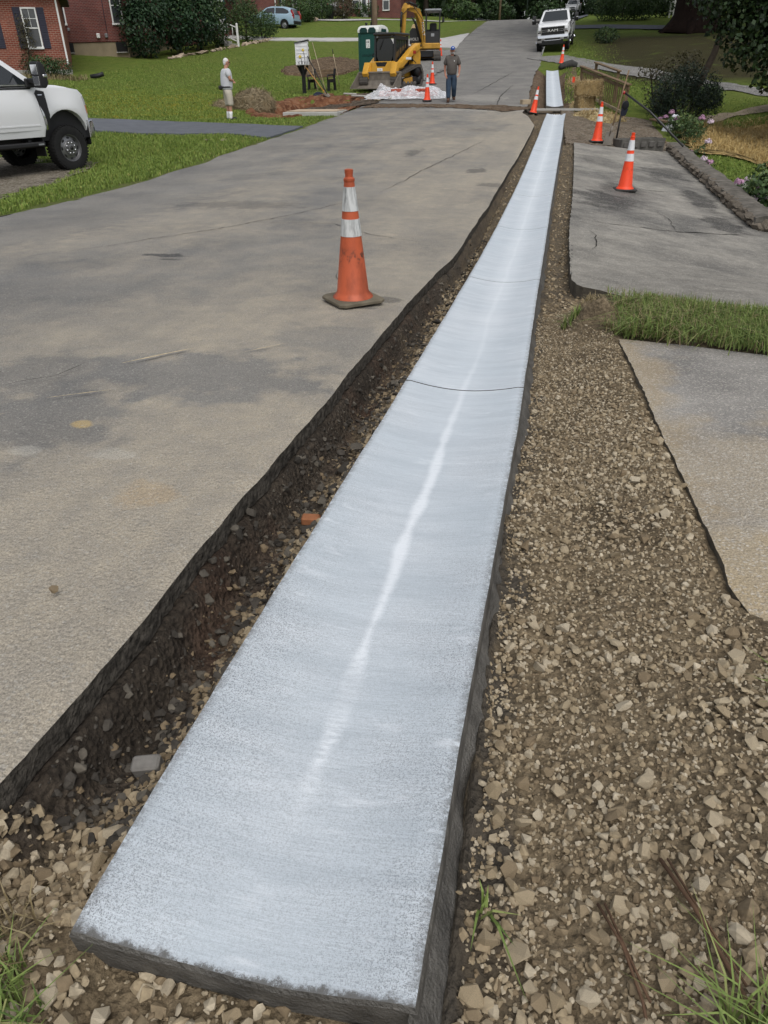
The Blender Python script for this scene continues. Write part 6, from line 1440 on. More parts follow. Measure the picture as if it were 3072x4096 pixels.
for pts, lab in (([(.345, .92), (.39, .82), (.44, .70), (.475, .60), (.50, .52)], 'brown twig lying on the gravel at bottom right, the thicker one'), ([(.225, .82), (.262, .74), (.29, .66), (.30, .58)], 'thin brown twig lying on the gravel nearer the gutter')):
    g = G(); pp_ = [(x, t, float(bed_z(x, t))+.022+.012*math.sin(i*1.7)) for i, (x, t) in enumerate(pts)]; g.tube(pp_, [.0045 if 'thick' in lab else .003]*len(pp_), 6); g.tube([Vector(pp_[0])+Vector((.012, .0, .006)), Vector(pp_[2])+Vector((.012, 0, .002))], .0025, 5)
    o = obj('twig', g, flat('twig_bark', (.105, .062, .038), .85, .2, 0, .2, 60)); props(o, lab, 'twig')
# ================================================================== right side: wall, trough, shovel, railing, bales
M_wallst = flat('wall_stone', (.135, .115, .092), .95, .15, 0, .35, 9, .6, 35); M_cap = flat('wall_cap', (.125, .114, .098), .95, .15, 0, .40, 7, .8, 30)
WL = [(3.08, 12.15), (3.10, 13.0), (3.12, 14.6), (3.10, 16.7), (3.02, 18.9), (3.02, 21.9)]
def wl_x(t): return np.interp(t, [p[1] for p in WL], [p[0] for p in WL])
wall = thing('stone_wall', (3.2, 12.15, tz(3.1, 12.15)), 'low stone wall with a rough cap along the right edge of the driveway', 'wall')
SM_w = [proto_mesh(*rock_proto(14, (.5, .42, .46), 300+i), M_wallst, 'stone') for i in range(8)]
t = 12.12
while t < 21.8:
    L = random.uniform(.16, .34); x = float(wl_x(t+L/2)); z0 = tz(2.98, t+L/2)
    for lay in range(2):
        h = .11+.03*random.random()
        o = link('stone', random.choice(SM_w), wall); o.location = (x+.03+random.uniform(-.035, .02)-3.2, t+L/2-12.15, z0+.04+lay*.072-tz(3.1, 12.15)); o.scale = (.22, L*1.12, h); o.rotation_euler = (random.uniform(-.1, .1), random.uniform(-.12, .12), random.uniform(-.15, .15))
    t += L*.88
t = 12.08
while t < 21.9:                                       # cap in poured lengths
    L = random.uniform(.7, 1.1); L = min(L, 21.95-t)
    if L < .15: break
    n = 8; tt = np.linspace(t+.004, t+L-.004, n); xx = np.linspace(0, 1, 6)
    X = wl_x(tt)[:, None]+.0+.33*xx[None]; X[:, 0] += RNG.normal(0, .018, n); T = np.repeat(tt[:, None], 6, 1)
    Z = terr(np.full_like(X, 2.98), T)+.175+fbm(X, T, 4, 3)*.05-.02*(xx[None]-.5)**2*4
    o = sheet('cap_slab', X-3.2, T-12.15, Z-tz(3.1, 12.15), [M_cap], skirt=.09, parent=wall); t += L
for (dx, dy, s) in ((.05, -.04, .24), (.20, -.03, .26), (.33, -.02, .2), (.12, -.05, .18)):
    o = link('stone', random.choice(SM_w), wall); o.location = (wl_x(12.1)+dx-3.2, dy+.02, .06); o.scale = (s, .22, .26); o.rotation_euler = (random.random(), .1, random.random())
# back fill so that the wall stands in the bank
# trough
tr_ = thing('concrete_trough', (2.18, 21.15, tz(2.2, 21.1)-.06), 'long grey concrete trough at the far end of the driveway', 'trough', rz=math.radians(28))
g = G(); g.prism([(-.17, 0), (.17, 0), (.22, .30), (.17, .30), (.13, .08), (-.13, .08), (-.17, .30), (-.22, .30)], -.62, .62, 'x'); g.box((-.6, 0, .15), (.05, .34, .28)); g.box((.6, 0, .15), (.05, .34, .28)); obj('trough_body', g, flat('trough_stone', (.105, .10, .09), .95, .15, 0, .25, 8, .6, 40), tr_)
g = G()
for i in range(5): g = G(); g.box((-.48+i*.24, -.215, .17), (.17, .03, .13), 0, .02); obj('carved_panel', g, M_conc if False else flat('trough_panel', (.09, .085, .078), .95, .15, 0, .2, 8), tr_)
# flat stone and plank behind
for (x, t, sx, sy, rz, lab, m) in ((2.55, 21.9, .9, .14, .55, 'thin board lying in front of the trough end', M_wood), (3.35, 27.0, .28, 1.1, .35, 'weathered plank lying on the wall behind the black pole', M_wood)):
    g = G(); g.box((0, 0, 0), (sx, sy, .05), 0, .008); o = obj('loose_plank', g, m, loc=(x, t, tz(x, t)+(.12 if t < 25 else .22)), rot=(.03, .02, rz)); props(o, lab, 'plank')
# shovel leaning on the black post
sv = tz(1.38, 20.85)
tool('digging_shovel', 'rusty square shovel with a wooden handle standing by the black post', (1.38, 20.80, .0), (1.70, 21.35, sv+1.60), 'square', .018, M_wood, None, None)
bp = thing('black_railing', (1.62, 21.3, tz(1.6, 21.3)-.02), 'black metal handrail sloping down to the wall with a cap hung on its post', 'handrail')
H0 = Vector((1.62, 21.3, tz(1.6, 21.3)-.02))
g = G(); g.tube([(0, 0, 0), (.03, .05, .5), (.07, .10, .98)], .022, 8); obj('post', g, M_blackm, bp)
g = G(); g.tube([Vector((1.72, 22.0, tz(1.7, 22)+1.12))-H0, Vector((2.4, 21.8, .46))-H0, Vector((3.22, 20.9, tz(3.0, 20.9)+.20))-H0], .026, 8); hr = obj('handrail', g, M_blackm, bp)
g = G(); g.tube([Vector((2.62, 21.65, .26))-H0, Vector((2.70, 21.55, .20))-H0], .04, 8); obj('joint', g, M_blackm, hr)
g = G(); g.ell((.08, .66, 1.15), (.04, .04, .045), 8, 6); obj('red_knob', g, M_red, bp)
cp = thing('cap', (1.74, 21.35, tz(1.6, 21.3)+.94), 'dark mesh cap hung on the black post', 'cap', rot=(math.radians(12), math.radians(8), .2))
g = G(); g.ell((0, -.05, -.08), (.085, .05, .12), 14, 10, jit=.06); obj('crown', g, flat('cap_black', (.012, .013, .016), .9), cp)
g = G(); g.prism([(-.085, -.13), (.085, -.13), (.07, -.27), (0, -.31), (-.07, -.27)], -.085, -.07, 'y'); obj('peak', g, flat('cap_navy', (.018, .022, .035), .8), cp)
# bales
M_bale = flat('straw_bale', (.30, .215, .10), .95, .1, 0, .3, 7, .6, 60); M_bstr = grass_mat('bale_straw', (.17, .115, .048), (.40, .30, .15), (.55, .45, .27))
def bale(loc, rz, dims, label, rot=None, cut=True):
    k = thing('straw_bale', loc, label, 'straw bale', rz=rz, group='straw bales by the wooden railing', rot=rot); dx, dy, dz = dims
    g = G(); n = 9
    g.box((0, 0, dz/2), (dx*.95, dy*.95, dz*.95), 0, .07); o = obj('straw_core', g, M_bale, k)
    N_ = 2600; f = RNG.integers(0, 6, N_); u = RNG.uniform(-.5, .5, (N_, 3)); nn = np.zeros((N_, 3))
    for a in range(3):
        for s_ in (0, 1):
            m_ = f == a*2+s_; u[m_, a] = (.47 if s_ else -.47)+RNG.normal(0, .02, m_.sum()); nn[m_, a] = 1 if s_ else -1
    P = u*np.array(dims)+np.array([0, 0, dz/2]); d = RNG.normal(size=(N_, 3)); d -= nn*(d*nn).sum(1)[:, None]*.6; d /= np.linalg.norm(d, axis=1)[:, None]
    s = np.cross(d, nn); s /= np.linalg.norm(s, axis=1)[:, None]+1e-9; l = .07*(.4+RNG.random((N_, 1))); w = .006
    V = np.stack([P-s*w, P+s*w, P+d*l+s*w*.5+nn*.012, P+d*l-s*w*.5+nn*.012], 1).reshape(-1, 3)
    raw('straw', V, np.arange(N_*4).reshape(N_, 4), M_bstr, k, np.clip(RNG.normal(.5, .28, N_), 0, 1), kind='stuff')
    for y in (-.22, .22):
        g = G(); hx, hy = dx*.5+.004, dz*.5
        g.tube([(-hx, y*dy, .02), (-hx, y*dy, dz-.02), (hx, y*dy, dz-.02), (hx, y*dy, .02)], .006, 5); obj('twine', g, flat('twine', (.12, .08, .04), .8), k)
    return k
bz = tz(1.15, 29.6)
bale((1.02, 29.8, bz-.04), math.radians(20), (.62, .50, .48), 'lower straw bale, standing on loose straw by the wooden railing')
bale((1.10, 29.7, bz+.44), math.radians(-8), (.90, .48, .48), 'upper straw bale stacked on top of the other one', rot=(math.radians(3), math.radians(-2), math.radians(-14)))
M_loosest = gravelly('loose_straw', (.26, .19, .085), (.42, .33, .165), (.52, .43, .25), 20)
for (x, t, rx_, ry_, h, lab) in ((1.35, 27.9, .75, .95, .24, 'mound of loose straw in front of the bales'), (.98, 30.9, .45, 1.2, .2, 'strip of loose straw between the plank crossing and the bales'), (.92, 38.6, .55, 3.2, .16, 'long strip of loose straw on the bank beside the upper gutter'), (1.75, 28.4, .7, .8, .14, 'thin scatter of straw at the foot of the railing')):
    k = thing('loose_straw', (x, t, tz(x, t)-.06), lab, 'straw'); xs, ts = np.meshgrid(np.linspace(-1.2, 1.2, 26), np.linspace(-1.2, 1.2, 30))
    q = np.sqrt(xs**2+ts**2)+fbm(xs+x, ts+t, 2.5, 3)*.45; gx = terr(x+xs*rx_, t+ts*ry_)-tz(x, t)
    zz = gx+h*np.maximum(0, 1-q**2)-np.where(q > 1, .25, 0)+fbm(xs+x, ts+t, 6, 3)*.07
    sheet('heap', xs*rx_, ts*ry_, zz, [M_loosest if 'upper' not in lab else gravelly('old_straw', (.17, .115, .055), (.27, .195, .10), (.34, .26, .15), 18)], parent=k)
    n = 900; a = RNG.random(n)*6.28; r = np.sqrt(RNG.random(n)); px, py = r*np.cos(a)*rx_, r*np.sin(a)*ry_; pz = terr(x+px, t+py)-tz(x, t)+h*np.maximum(0, 1-r**2)
    dd = RNG.normal(size=(n, 3)); dd[:, 2] = np.abs(dd[:, 2])*.35; dd /= np.linalg.norm(dd, axis=1)[:, None]; s = np.cross(dd, [0, 0, 1.0]); s /= np.linalg.norm(s, axis=1)[:, None]; P = np.stack([px, py, pz], 1); w = .009; l = .16
    V = np.stack([P-s*w, P+s*w, P+dd*l+s*w*.5, P+dd*l-s*w*.5], 1).reshape(-1, 3); raw('straw', V, np.arange(n*4).reshape(n, 4), M_bstr, k, np.clip(RNG.normal(.55, .25, n), 0, 1), kind='stuff')
# wooden railing of the footbridge / steps, running down to the right
RA, RB = Vector((.92, 34.0, tz(.92, 34.0))), Vector((2.36, 29.2, tz(2.36, 29.2)-.05))
rl = thing('wooden_railing', RA, 'weathered wooden railing with thin balusters running down behind the straw bales', 'railing')
D = RB-RA
for q in (0, .5, 1.0):
    g = G(); p = D*q; g.box((p.x, p.y, p.z+.46), (.11, .11, 1.02), 0, .01); obj('post', g, M_wood, rl)
    g = G()
for zz, w, h, nm in ((.98, .16, .045, 'handrail'), (.86, .05, .10, 'upper_rail'), (.12, .05, .10, 'lower_rail')):
    g = G(); d = D.normalized(); M = TR(D/2+Vector((0, 0, zz))) @ D.to_track_quat('Y', 'Z').to_matrix().to_4x4(); g.box((0, 0, 0), (w, D.length+.3, h), 0, .008, M=M); obj(nm, g, M_wood if nm != 'lower_rail' else M_woodl, rl)
for i in range(1, 26):
    if i % 13 == 0: continue
    p = D*(i/26); g = G(); g.box((p.x+.03, p.y, p.z+.48), (.035, .035, .74)); obj('baluster', g, M_wood, rl)
# second rail line (far side of the steps)
rl2 = thing('wooden_railing', RA+Vector((.55, .5, .12)), 'second wooden rail just behind the first, its top showing above it', 'railing')
g = G(); g.box((0, 0, 0), (.14, 2.8, .05), 0, .008, M=TR(D*.25+Vector((0, 0, .98))) @ D.to_track_quat('Y', 'Z').to_matrix().to_4x4()); obj('handrail', g, M_wood, rl2)
for q in (0, .5):
    g = G(); p = D*q; g.box((p.x, p.y, p.z+.46), (.11, .11, 1.02), 0, .01); obj('post', g, M_wood, rl2)
# marker flag, tarp, white bag, kerb stub, lone pole
fl = thing('marker_flag', (.62, 36.4, tz(.62, 36.4)-.02), 'small orange marker flag on the straw strewn bank', 'flag')
g = G(); g.tube([(0, 0, 0), (0, 0, .42)], .006, 5); obj('wire', g, M_alum, fl)
g = G(); g.prism([(0, .24), (.13, .20), (.11, .42), (0, .44)], -.004, .004, 'y'); obj('flag_sheet', g, M_cone, fl)
tp_ = thing('rolled_mat', (.45, 45.2, tz(.45, 45.2)-.04), 'dark rolled silt mat lying beyond the end of the upper gutter', 'mat roll', rz=.25)
M_mat = flat('dark_mat', (.045, .045, .042), .85, .2, 0, .3, 12, .6, 30)
g = G(); g.tube([(-.45, -.15, .06), (-.2, 0, .15), (.2, .05, .22), (.5, 0, .14)], [.10, .16, .20, .14], 14); obj('roll', g, M_mat, tp_)
wbag = thing('white_bag', (3.72, 26.6, tz(3.8, 26.6)-.05), 'crumpled white sack standing behind the wall among the flowers', 'sack')
g = G(); g.ell((0, 0, .22), (.20, .17, .30), 18, 12, jit=.16); g.ell((-.2, .0, .08), (.17, .15, .17), 12, 8, jit=.16); obj('sack', g, flat('white_sack', (.62, .63, .66), .6, .3, 0, .1, 6, .4, 12), wbag, sharp=60)
# white handrail and porch step by the second house
wr = thing('white_railing', (-22.0, 55.9, tz(-22.0, 55.9)), 'white iron porch railing among the tall shrubs of the second house', 'railing')
g = G(); g.box((0, 0, .60), (.13, .13, 1.25), 0, .02); g.ell((0, 0, 1.27), (.08, .08, .08), 8, 6); obj('newel_post', g, M_white, wr)
g = G()
for z0, z1 in ((1.08, 1.62), (.28, .80)): g.tube([(0, 0, z0), (-1.55, .35, z1)], .04, 6, smooth=False)
obj('rail', g, M_white, wr)
for i in range(1, 5):
    q = i/4.2; g = G(); g.tube([(-1.55*q, .35*q, .28+.52*q), (-1.55*q, .35*q, 1.08+.54*q)], .025, 6); obj('baluster', g, M_white, wr)
ps2 = thing('porch_step', (-22.7, 56.4, tz(-22.7, 56.4)-.1), 'grey porch steps half hidden by shrubs beside the white railing', 'steps')
for i in range(3):
    g = G(); g.box((-.4*i-.1, .1, .12+.17*i), (.42, 1.5, .18), 0, .01); obj('step', g, M_conc, ps2)
# edging stones along the flower bed
M_edge = stone_mat('edging_stone', False, ((.24, .19, .14), (.34, .27, .20), (.42, .34, .26)))
EM = [proto_mesh(v, f, M_edge, 'edging_stone') for v, f in ROCKS[:8]]
ed = thing('stone_edging', (-22.3, 50, tz(-22.3, 50)), 'row of rough tan stones edging the shrub bed of the second house', 'stone edging')
for seg in ([(-22.9, 46.9), (-22.3, 52.0), (-22.0, 55.4)], [(-21.9, 56.5), (-21.6, 58.5), (-21.5, 61.3)]):
    for i, p in enumerate(resample(seg, 20)):
        o = link('stone', random.choice(EM), ed); s = random.uniform(.30, .55); x, t = p+RNG.normal(0, .06, 2); o.location = (x+22.3, t-50, tz(x, t)+.06-tz(-22.3, 50)); o.scale = (s*.8, s*1.1, s*.7); o.rotation_euler = (0, 0, random.random()*6)
o = link('boulder', EM[3]); o.location = (-23.6, 79.2, tz(-23.6, 79.2)+.25); o.scale = (1.9, 1.1, .9); props(o, 'tan boulder at the foot of the clipped hedges of the third house', 'boulder')
o = obj('drain_elbow', (lambda g: (g.tube([(-.3, 0, 0), (.1, .0, .05), (.32, 0, .12)], .10, 10), g)[1])(G()), M_black, loc=(-21.9, 36.75, tz(-21.9, 36.75)+.08), rot=(0, 0, .4)); props(o, 'black corrugated drain pipe end lying on the upper lawn', 'drain pipe')
kb = thing('kerb_stones', (-8.55, 19.9, tz(-8.55, 19.9)), 'few broken flat stones lying in the grass at the driveway corner', 'stones')
for i in range(4):
    o = link('stone', random.choice(EM), kb); o.location = (-.35+i*.22+.1*(i%2), -.15+i*.3*(i%2), .02); o.scale = (.3, .22, .06); o.rotation_euler = (0, 0, i)
tb_ = thing('wheelie_bin', (-22.6, 82.6, tz(-22.6, 82.6)), 'dark wheeled bin beside the carport hedges', 'bin')
g = G(); g.box((0, 0, .55), (.55, .6, 1.0), 0, .04, taper=(1.15, 1.15)); obj('bin_body', g, M_black, tb_); g = G(); g.box((0, -.02, 1.09), (.66, .74, .08), 0, .03); obj('lid', g, M_shutter, tb_)
wf = thing('white_fence', (9.3, 81.5, tz(9.3, 81.5)), 'white picket fence end beside the thick tree trunk far right', 'fence')
for i in range(4):
    g = G(); g.box((i*.32, 0, .8), (.14, .05, 1.6), 0, .02); obj('picket', g, M_white, wf)
for z in (.5, 1.2):
    g = G(); g.box((.48, .05, z), (1.3, .04, .10)); obj('fence_rail', g, M_white, wf)
# ================================================================== plants
def leaf_mat(name, c0, c1, c2):
    m = N(name, .55, .3); t = m.attr()
    col = m.mix(m.rng(t, 0, .55), c0, c1); col = m.mix(m.rng(t, .7, 1), col, c2)
    hs = m.n.new('ShaderNodeHueSaturation'); m.l.new(col, hs.inputs['Color']); m.l.new(m.rng(m.rand(), 0, 1, .8, 1.2), hs.inputs['Value']); m.set('Base Color', hs.outputs[0]); return m.mat
L_dark = leaf_mat('leaves_dark', (.010, .022, .008), (.028, .058, .016), (.06, .095, .03))
L_laurel = leaf_mat('leaves_laurel', (.010, .026, .012), (.024, .060, .022), (.085, .12, .045))
L_mid = leaf_mat('leaves_mid', (.014, .032, .009), (.040, .080, .018), (.085, .12, .035))
L_maple = leaf_mat('leaves_maple', (.008, .018, .006), (.022, .046, .012), (.075, .095, .03))
L_nandina = leaf_mat('leaves_nandina', (.010, .020, .012), (.024, .044, .024), (.055, .080, .045))
L_hedge = leaf_mat('leaves_hedge', (.016, .036, .009), (.044, .082, .020), (.10, .125, .04))
L_brown = leaf_mat('leaves_bronze', (.035, .028, .014), (.060, .055, .024), (.11, .085, .045))
L_cleome = leaf_mat('leaves_cleome', (.022, .050, .016), (.060, .105, .030), (.12, .15, .05))
M_bark = flat('bark', (.042, .033, .026), .95, .1, 0, .35, 8, .8, 25); M_barkd = flat('bark_dark', (.016, .010, .008), .95, .1, 0, .3, 6, .9, 14)
def leaf_mesh(name, lobes, n, size, mat, shell_=.5, aspect=.5, droop=.3, seed=0, flatz=0.0):
    r = np.random.default_rng(seed); lob = np.array(lobes, float); vol = lob[:, 3]*lob[:, 4]*lob[:, 5]; k = r.choice(len(lob), n, p=vol**.75/np.sum(vol**.75))
    d = r.normal(size=(n, 3)); d /= np.linalg.norm(d, axis=1)[:, None]; rad = shell_+(1-shell_)*r.random((n, 1))**.6; rad *= 1+r.normal(0, .07, (n, 1))
    P = lob[k, :3]+d*lob[k, 3:]*rad
    P[:, 2] = np.where(P[:, 2] < flatz, flatz+np.abs(r.normal(0, .05, n)), P[:, 2])
    nn = d*.7+r.normal(0, .6, (n, 3))+[0, 0, .35]; nn /= np.linalg.norm(nn, axis=1)[:, None]
    a = r.normal(size=(n, 3)); a[:, 2] -= droop*1.5; a -= nn*(a*nn).sum(1)[:, None]; a /= np.linalg.norm(a, axis=1)[:, None]; b = np.cross(nn, a)
    s = size*(.55+.8*r.random((n, 1)))
    V = np.stack([P-a*s*.5, P+b*s*aspect*.5-a*s*.05, P+a*s*.5-nn*s*.08, P-b*s*aspect*.5-a*s*.05], 1).reshape(-1, 3)
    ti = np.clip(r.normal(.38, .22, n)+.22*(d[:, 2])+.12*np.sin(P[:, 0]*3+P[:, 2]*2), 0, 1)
    return raw(name, V, np.arange(n*4).reshape(n, 4), mat, None, ti, only=True) if False else _leafraw(name, V, n, mat, ti)
def _leafraw(name, V, n, mat, ti):
    me = bpy.data.meshes.new(name); f = np.arange(n*4, dtype=np.int32)
    me.vertices.add(n*4); me.vertices.foreach_set('co', np.ascontiguousarray(V, np.float32).ravel()); me.loops.add(n*4); me.loops.foreach_set('vertex_index', f)
    me.polygons.add(n); me.polygons.foreach_set('loop_start', np.arange(0, n*4, 4, dtype=np.int32)); me.materials.append(mat)
    a = me.attributes.new('tint', 'FLOAT', 'FACE'); a.data.foreach_set('value', np.ascontiguousarray(ti, np.float32)); me.update(calc_edges=True); return me
def bush(loc, lobes, n, size, mat, label, name='shrub', cat='shrub', group=None, stems=0, core=True, shell_=.55, aspect=.5, seed=None, droop=.3, flowers=0):
    k = thing(name, (loc[0], loc[1], tz(loc[0], loc[1]) if len(loc) < 3 else loc[2]), label, cat, group=group); seed = seed if seed is not None else int(abs(loc[0]*31+loc[1]*7))
    link('foliage', leaf_mesh('foliage', lobes, n, size, mat, shell_, aspect, droop, seed), k)
    r = random.Random(seed)
    if core:
        g = G()
        for (x, y, z, a, b, c) in lobes: g.tube([(x*.3, y*.3, 0), (x*.7, y*.7, z*.5), (x, y, z+c*.4)], [.05, .035, .012], 6)
        obj('branches', g, M_bark, k)
    if stems:
        g = G()
        for i in range(stems): a = r.uniform(0, 6.28); q = r.uniform(.1, .5)*lobes[0][3]; g.tube([(q*.5*math.cos(a), q*.5*math.sin(a), 0), (q*math.cos(a), q*math.sin(a), lobes[0][2]*1.1)], .018, 5)
        obj('stems', g, flat('grey_stem', (.12, .10, .085), .9), k)
    return k
# --- tall laurels and shrubs in front of the second house
grp = 'tall shrubs before the second house'
bush((-24.3, 46.7), [(0, 0, 1.5, 1.5, 1.1, 1.5), (-.5, .2, 2.9, 1.2, 1.0, 1.0), (.7, .3, 2.6, 1.2, 1.0, 1.2)], 5200, .20, L_laurel, 'biggest dark green shrub at the left end of the row, against the tan basement wall', group=grp)
bush((-23.3, 49.3), [(0, 0, 1.9, 1.3, 1.3, 1.7), (.2, .2, 3.3, 1.1, 1.1, 1.0)], 4800, .22, L_laurel, 'tall broad leaved shrub with bare stems showing near its foot', group=grp, stems=9)
bush((-23.2, 52.2), [(0, 0, 1.7, 1.2, 1.3, 1.6), (0, .4, 3.1, 1.0, 1.2, .9)], 4000, .20, L_laurel, 'tall green shrub with pink blossom near its top', group=grp, stems=5)
kk = bush((-23.0, 54.6), [(0, 0, 1.4, 1.0, 1.2, 1.35), (0, .2, 2.2, .8, .9, .7)], 3000, .17, L_mid, 'green shrub just left of the white porch railing', group=grp)
M_pink = flat('pink_blossom', (.42, .10, .18), .7, .2, 0, .3, 8)
pk = thing('crape_myrtle', (-24.2, 55.4, tz(-24.2, 55.4)), 'slender pink flowering tree above the shrubs by the front door', 'tree')
g = G(); g.tube([(0, 0, 0), (.2, 0, 2.2), (.4, .1, 3.6)], [.06, .05, .02], 6); obj('trunk', g, M_bark, pk)
link('crown', leaf_mesh('crown', [(.4, 0, 4.0, .8, .8, .7)], 700, .14, L_mid, .3, .5, .3, 5), pk); link('blossom', leaf_mesh('blossom', [(.6, -.3, 3.3, .35, .3, .3), (.1, -.4, 3.9, .3, .3, .3), (1.0, -.2, 3.9, .3, .3, .3)], 420, .10, M_pink, .2, .8, .3, 6), pk)
bush((-22.4, 58.6), [(0, 0, 1.2, 1.1, 1.3, 1.2), (0, .3, 2.0, .9, 1.1, .8)], 3600, .13, L_hedge, 'rounded green hedge just right of the white porch railing', group='clipped hedges')
bush((-22.3, 61.6), [(0, 0, .95, 1.1, 1.2, .95), (.5, .3, .9, .8, .9, .8)], 3000, .13, L_hedge, 'lower green hedge at the right end before the pale blue car', group='clipped hedges')
bush((-25.0, 63.2), [(0, 0, 2.0, 1.4, 1.3, 1.7), (0, 0, 3.1, 1.0, 1.0, .9)], 3200, .16, L_dark, 'tall dark shrub at the corner of the second house behind the hedge', group=grp)
for x, t, rx_, rz_, lab in ((-24.0, 74.5, 1.5, 1.35, 'widest clipped hedge at the left corner of the third house'), (-23.6, 77.6, 1.1, 1.15, 'second clipped hedge, between the widest one and the boulder'), (-23.3, 81.3, 1.25, 1.1, 'round clipped hedge right of the boulder'), (-21.6, 83.6, 1.2, 1.05, 'last clipped hedge before the carport')):
    bush((x, t), [(0, 0, rz_*.85, rx_, rx_*.95, rz_), (.3, .4, rz_, rx_*.8, rx_*.8, rz_*.9)], 2600, .16, L_hedge if 'last' not in lab else L_brown, lab, name='hedge', cat='hedge', group='clipped hedges')
for x, t, lab in ((-21.6, 91.2, 'loose shrub under the left window of the fourth house'), (-20.3, 91.2, 'loose shrub by the white door of the fourth house')):
    bush((x, t), [(0, 0, .7, .8, .6, .7)], 700, .17, L_mid, lab)
# --- by the first house
bush((-25.25, 36.5), [(0, 0, .5, .55, .5, .5), (.1, 0, 1.4, .42, .4, .7), (.15, 0, 2.1, .40, .38, .45)], 1500, .09, L_brown, 'thin bronze leaved shrub in front of the shuttered window', stems=9, shell_=.3)
bush((-24.5, 36.3), [(0, 0, .45, .7, .5, .5), (.5, 0, .4, .5, .5, .45)], 1500, .10, L_dark, 'low dark shrub between the bronze shrub and the downspout')
bush((-23.45, 36.4), [(0, 0, .40, .48, .48, .46)], 1300, .07, L_dark, 'small round clipped shrub at the foot of the downspout')
x = -26+4.2*RNG.random(420); t = 35.2+.8*RNG.random(420); blades('bed_grass', x, t, terr(x, t), .28*(.5+.7*RNG.random(420)), .03, M_dry, .7)
# --- right hand side
bush((4.15, 28.6), [(0, 0, .55, .95, .9, .6), (-.35, 0, 1.0, .75, .8, .55), (.45, .2, .95, .75, .8, .6), (.05, .1, 1.35, .55, .6, .4), (.8, .1, .5, .5, .5, .45), (-.75, 0, .55, .5, .5, .5)], 8200, .10, L_nandina, 'large fine leaved dark shrub behind the black handrail', stems=6, shell_=.35, aspect=.3, droop=.5)
bush((3.75, 30.3), [(0, 0, .7, .8, .8, .7), (.1, 0, 1.35, .7, .7, .45), (.6, 0, 1.6, .55, .6, .35), (-.6, .2, 1.25, .5, .4, .35)], 2400, .11, L_brown, 'taller thin shrub with yellowish tips rising behind the dark one', stems=8, shell_=.2, aspect=.32)
bush((5.55, 32.3), [(0, 0, .4, .55, .5, .42)], 1200, .10, L_dark, 'small shrub at the foot of the leaning tree')
bush((2.95, 59.8), [(0, 0, .45, .85, .7, .5)], 900, .13, L_dark, 'small dark shrub on the shaded bank below the street')
bush((5.1, 79.5), [(0, 0, 1.5, 2.3, 1.8, 1.6), (1.4, .2, 1.2, 1.6, 1.4, 1.3), (-1.4, .1, 1.0, 1.2, 1.2, 1.1)], 5200, .19, L_hedge, 'wide round shrub on the lawn across the side street')
bush((8.2, 82), [(0, 0, 1.3, 1.3, 1.2, 1.3), (.9, 0, .9, .9, .9, .9)], 2200, .19, L_mid, 'smaller loose shrub right of the wide one across the side street')
# cleome flowers
M_clp = [flat('cleome_pink', (.44, .25, .37), .7, .2, 0, .35, 30), flat('cleome_white', (.62, .50, .58), .7, .2, 0, .3, 30)]
def cleome(x, t, h, lean, label, white, idx):
    k = thing('flower_plant', (x, t, tz(x, t)), label, 'flower', group='spider flowers along the wall'); top = Vector((lean[0], lean[1], h)); g = G(); pts = [Vector((0, 0, 0)), top*.5-Vector((lean[0], lean[1], 0))*.15, top]
    g.tube(pts, [.016, .013, .008], 6); obj('stem', g, flat('cleome_stem', (.045, .07, .03), .8), k)
    r = np.random.default_rng(idx); n = 120; s = r.random(n)*.85; P = np.outer(s, top); P = P+r.normal(0, 1, (n, 3))*np.array([.13, .13, .05])*(1.15-s[:, None])
    nn = r.normal(size=(n, 3)); nn[:, 2] = np.abs(nn[:, 2])+.4; nn /= np.linalg.norm(nn, axis=1)[:, None]; a = r.normal(size=(n, 3)); a[:, 2] -= .6; a -= nn*(a*nn).sum(1)[:, None]; a /= np.linalg.norm(a, axis=1)[:, None]; b = np.cross(nn, a); z = .085*(.6+.6*r.random((n, 1)))
    link('leaves', _leafraw('leaves', np.stack([P-a*z*.5, P+b*z*.16, P+a*z*.5, P-b*z*.16], 1).reshape(-1, 3), n, L_cleome, r.random(n)), k, kind='stuff')
    n = 95; d = r.normal(size=(n, 3)); d[:, 2] = np.abs(d[:, 2])*.8-.1; d /= np.linalg.norm(d, axis=1)[:, None]; P = np.array(top)+d*.095*(.4+.7*r.random((n, 1))); nn = d; a = r.normal(size=(n, 3)); a -= nn*(a*nn).sum(1)[:, None]; a /= np.linalg.norm(a, axis=1)[:, None]; b = np.cross(nn, a); z = .045
    link('flower_head', _leafraw('flower_head', np.stack([P-a*z*.5, P+b*z*.4, P+a*z*.5, P-b*z*.4], 1).reshape(-1, 3), n, M_clp[1 if white else 0], r.random(n)), k, kind='stuff')
def cl_at(px, py, x, white, label, idx, lean=(0, 0)):
    """stand a plant on the ground at distance row so that its head is as tall as in the place"""
    d = cam.matrix_world.to_3x3() @ Vector(((px-1536)/2840, -(py-2048)/2840, -1)); s = x/d.x; t = d.y*s; z = CZ+d.z*s
    gx, gt = x-lean[0], t-lean[1]; cleome(gx, gt, z-tz(gx, gt), lean, label, white, idx)
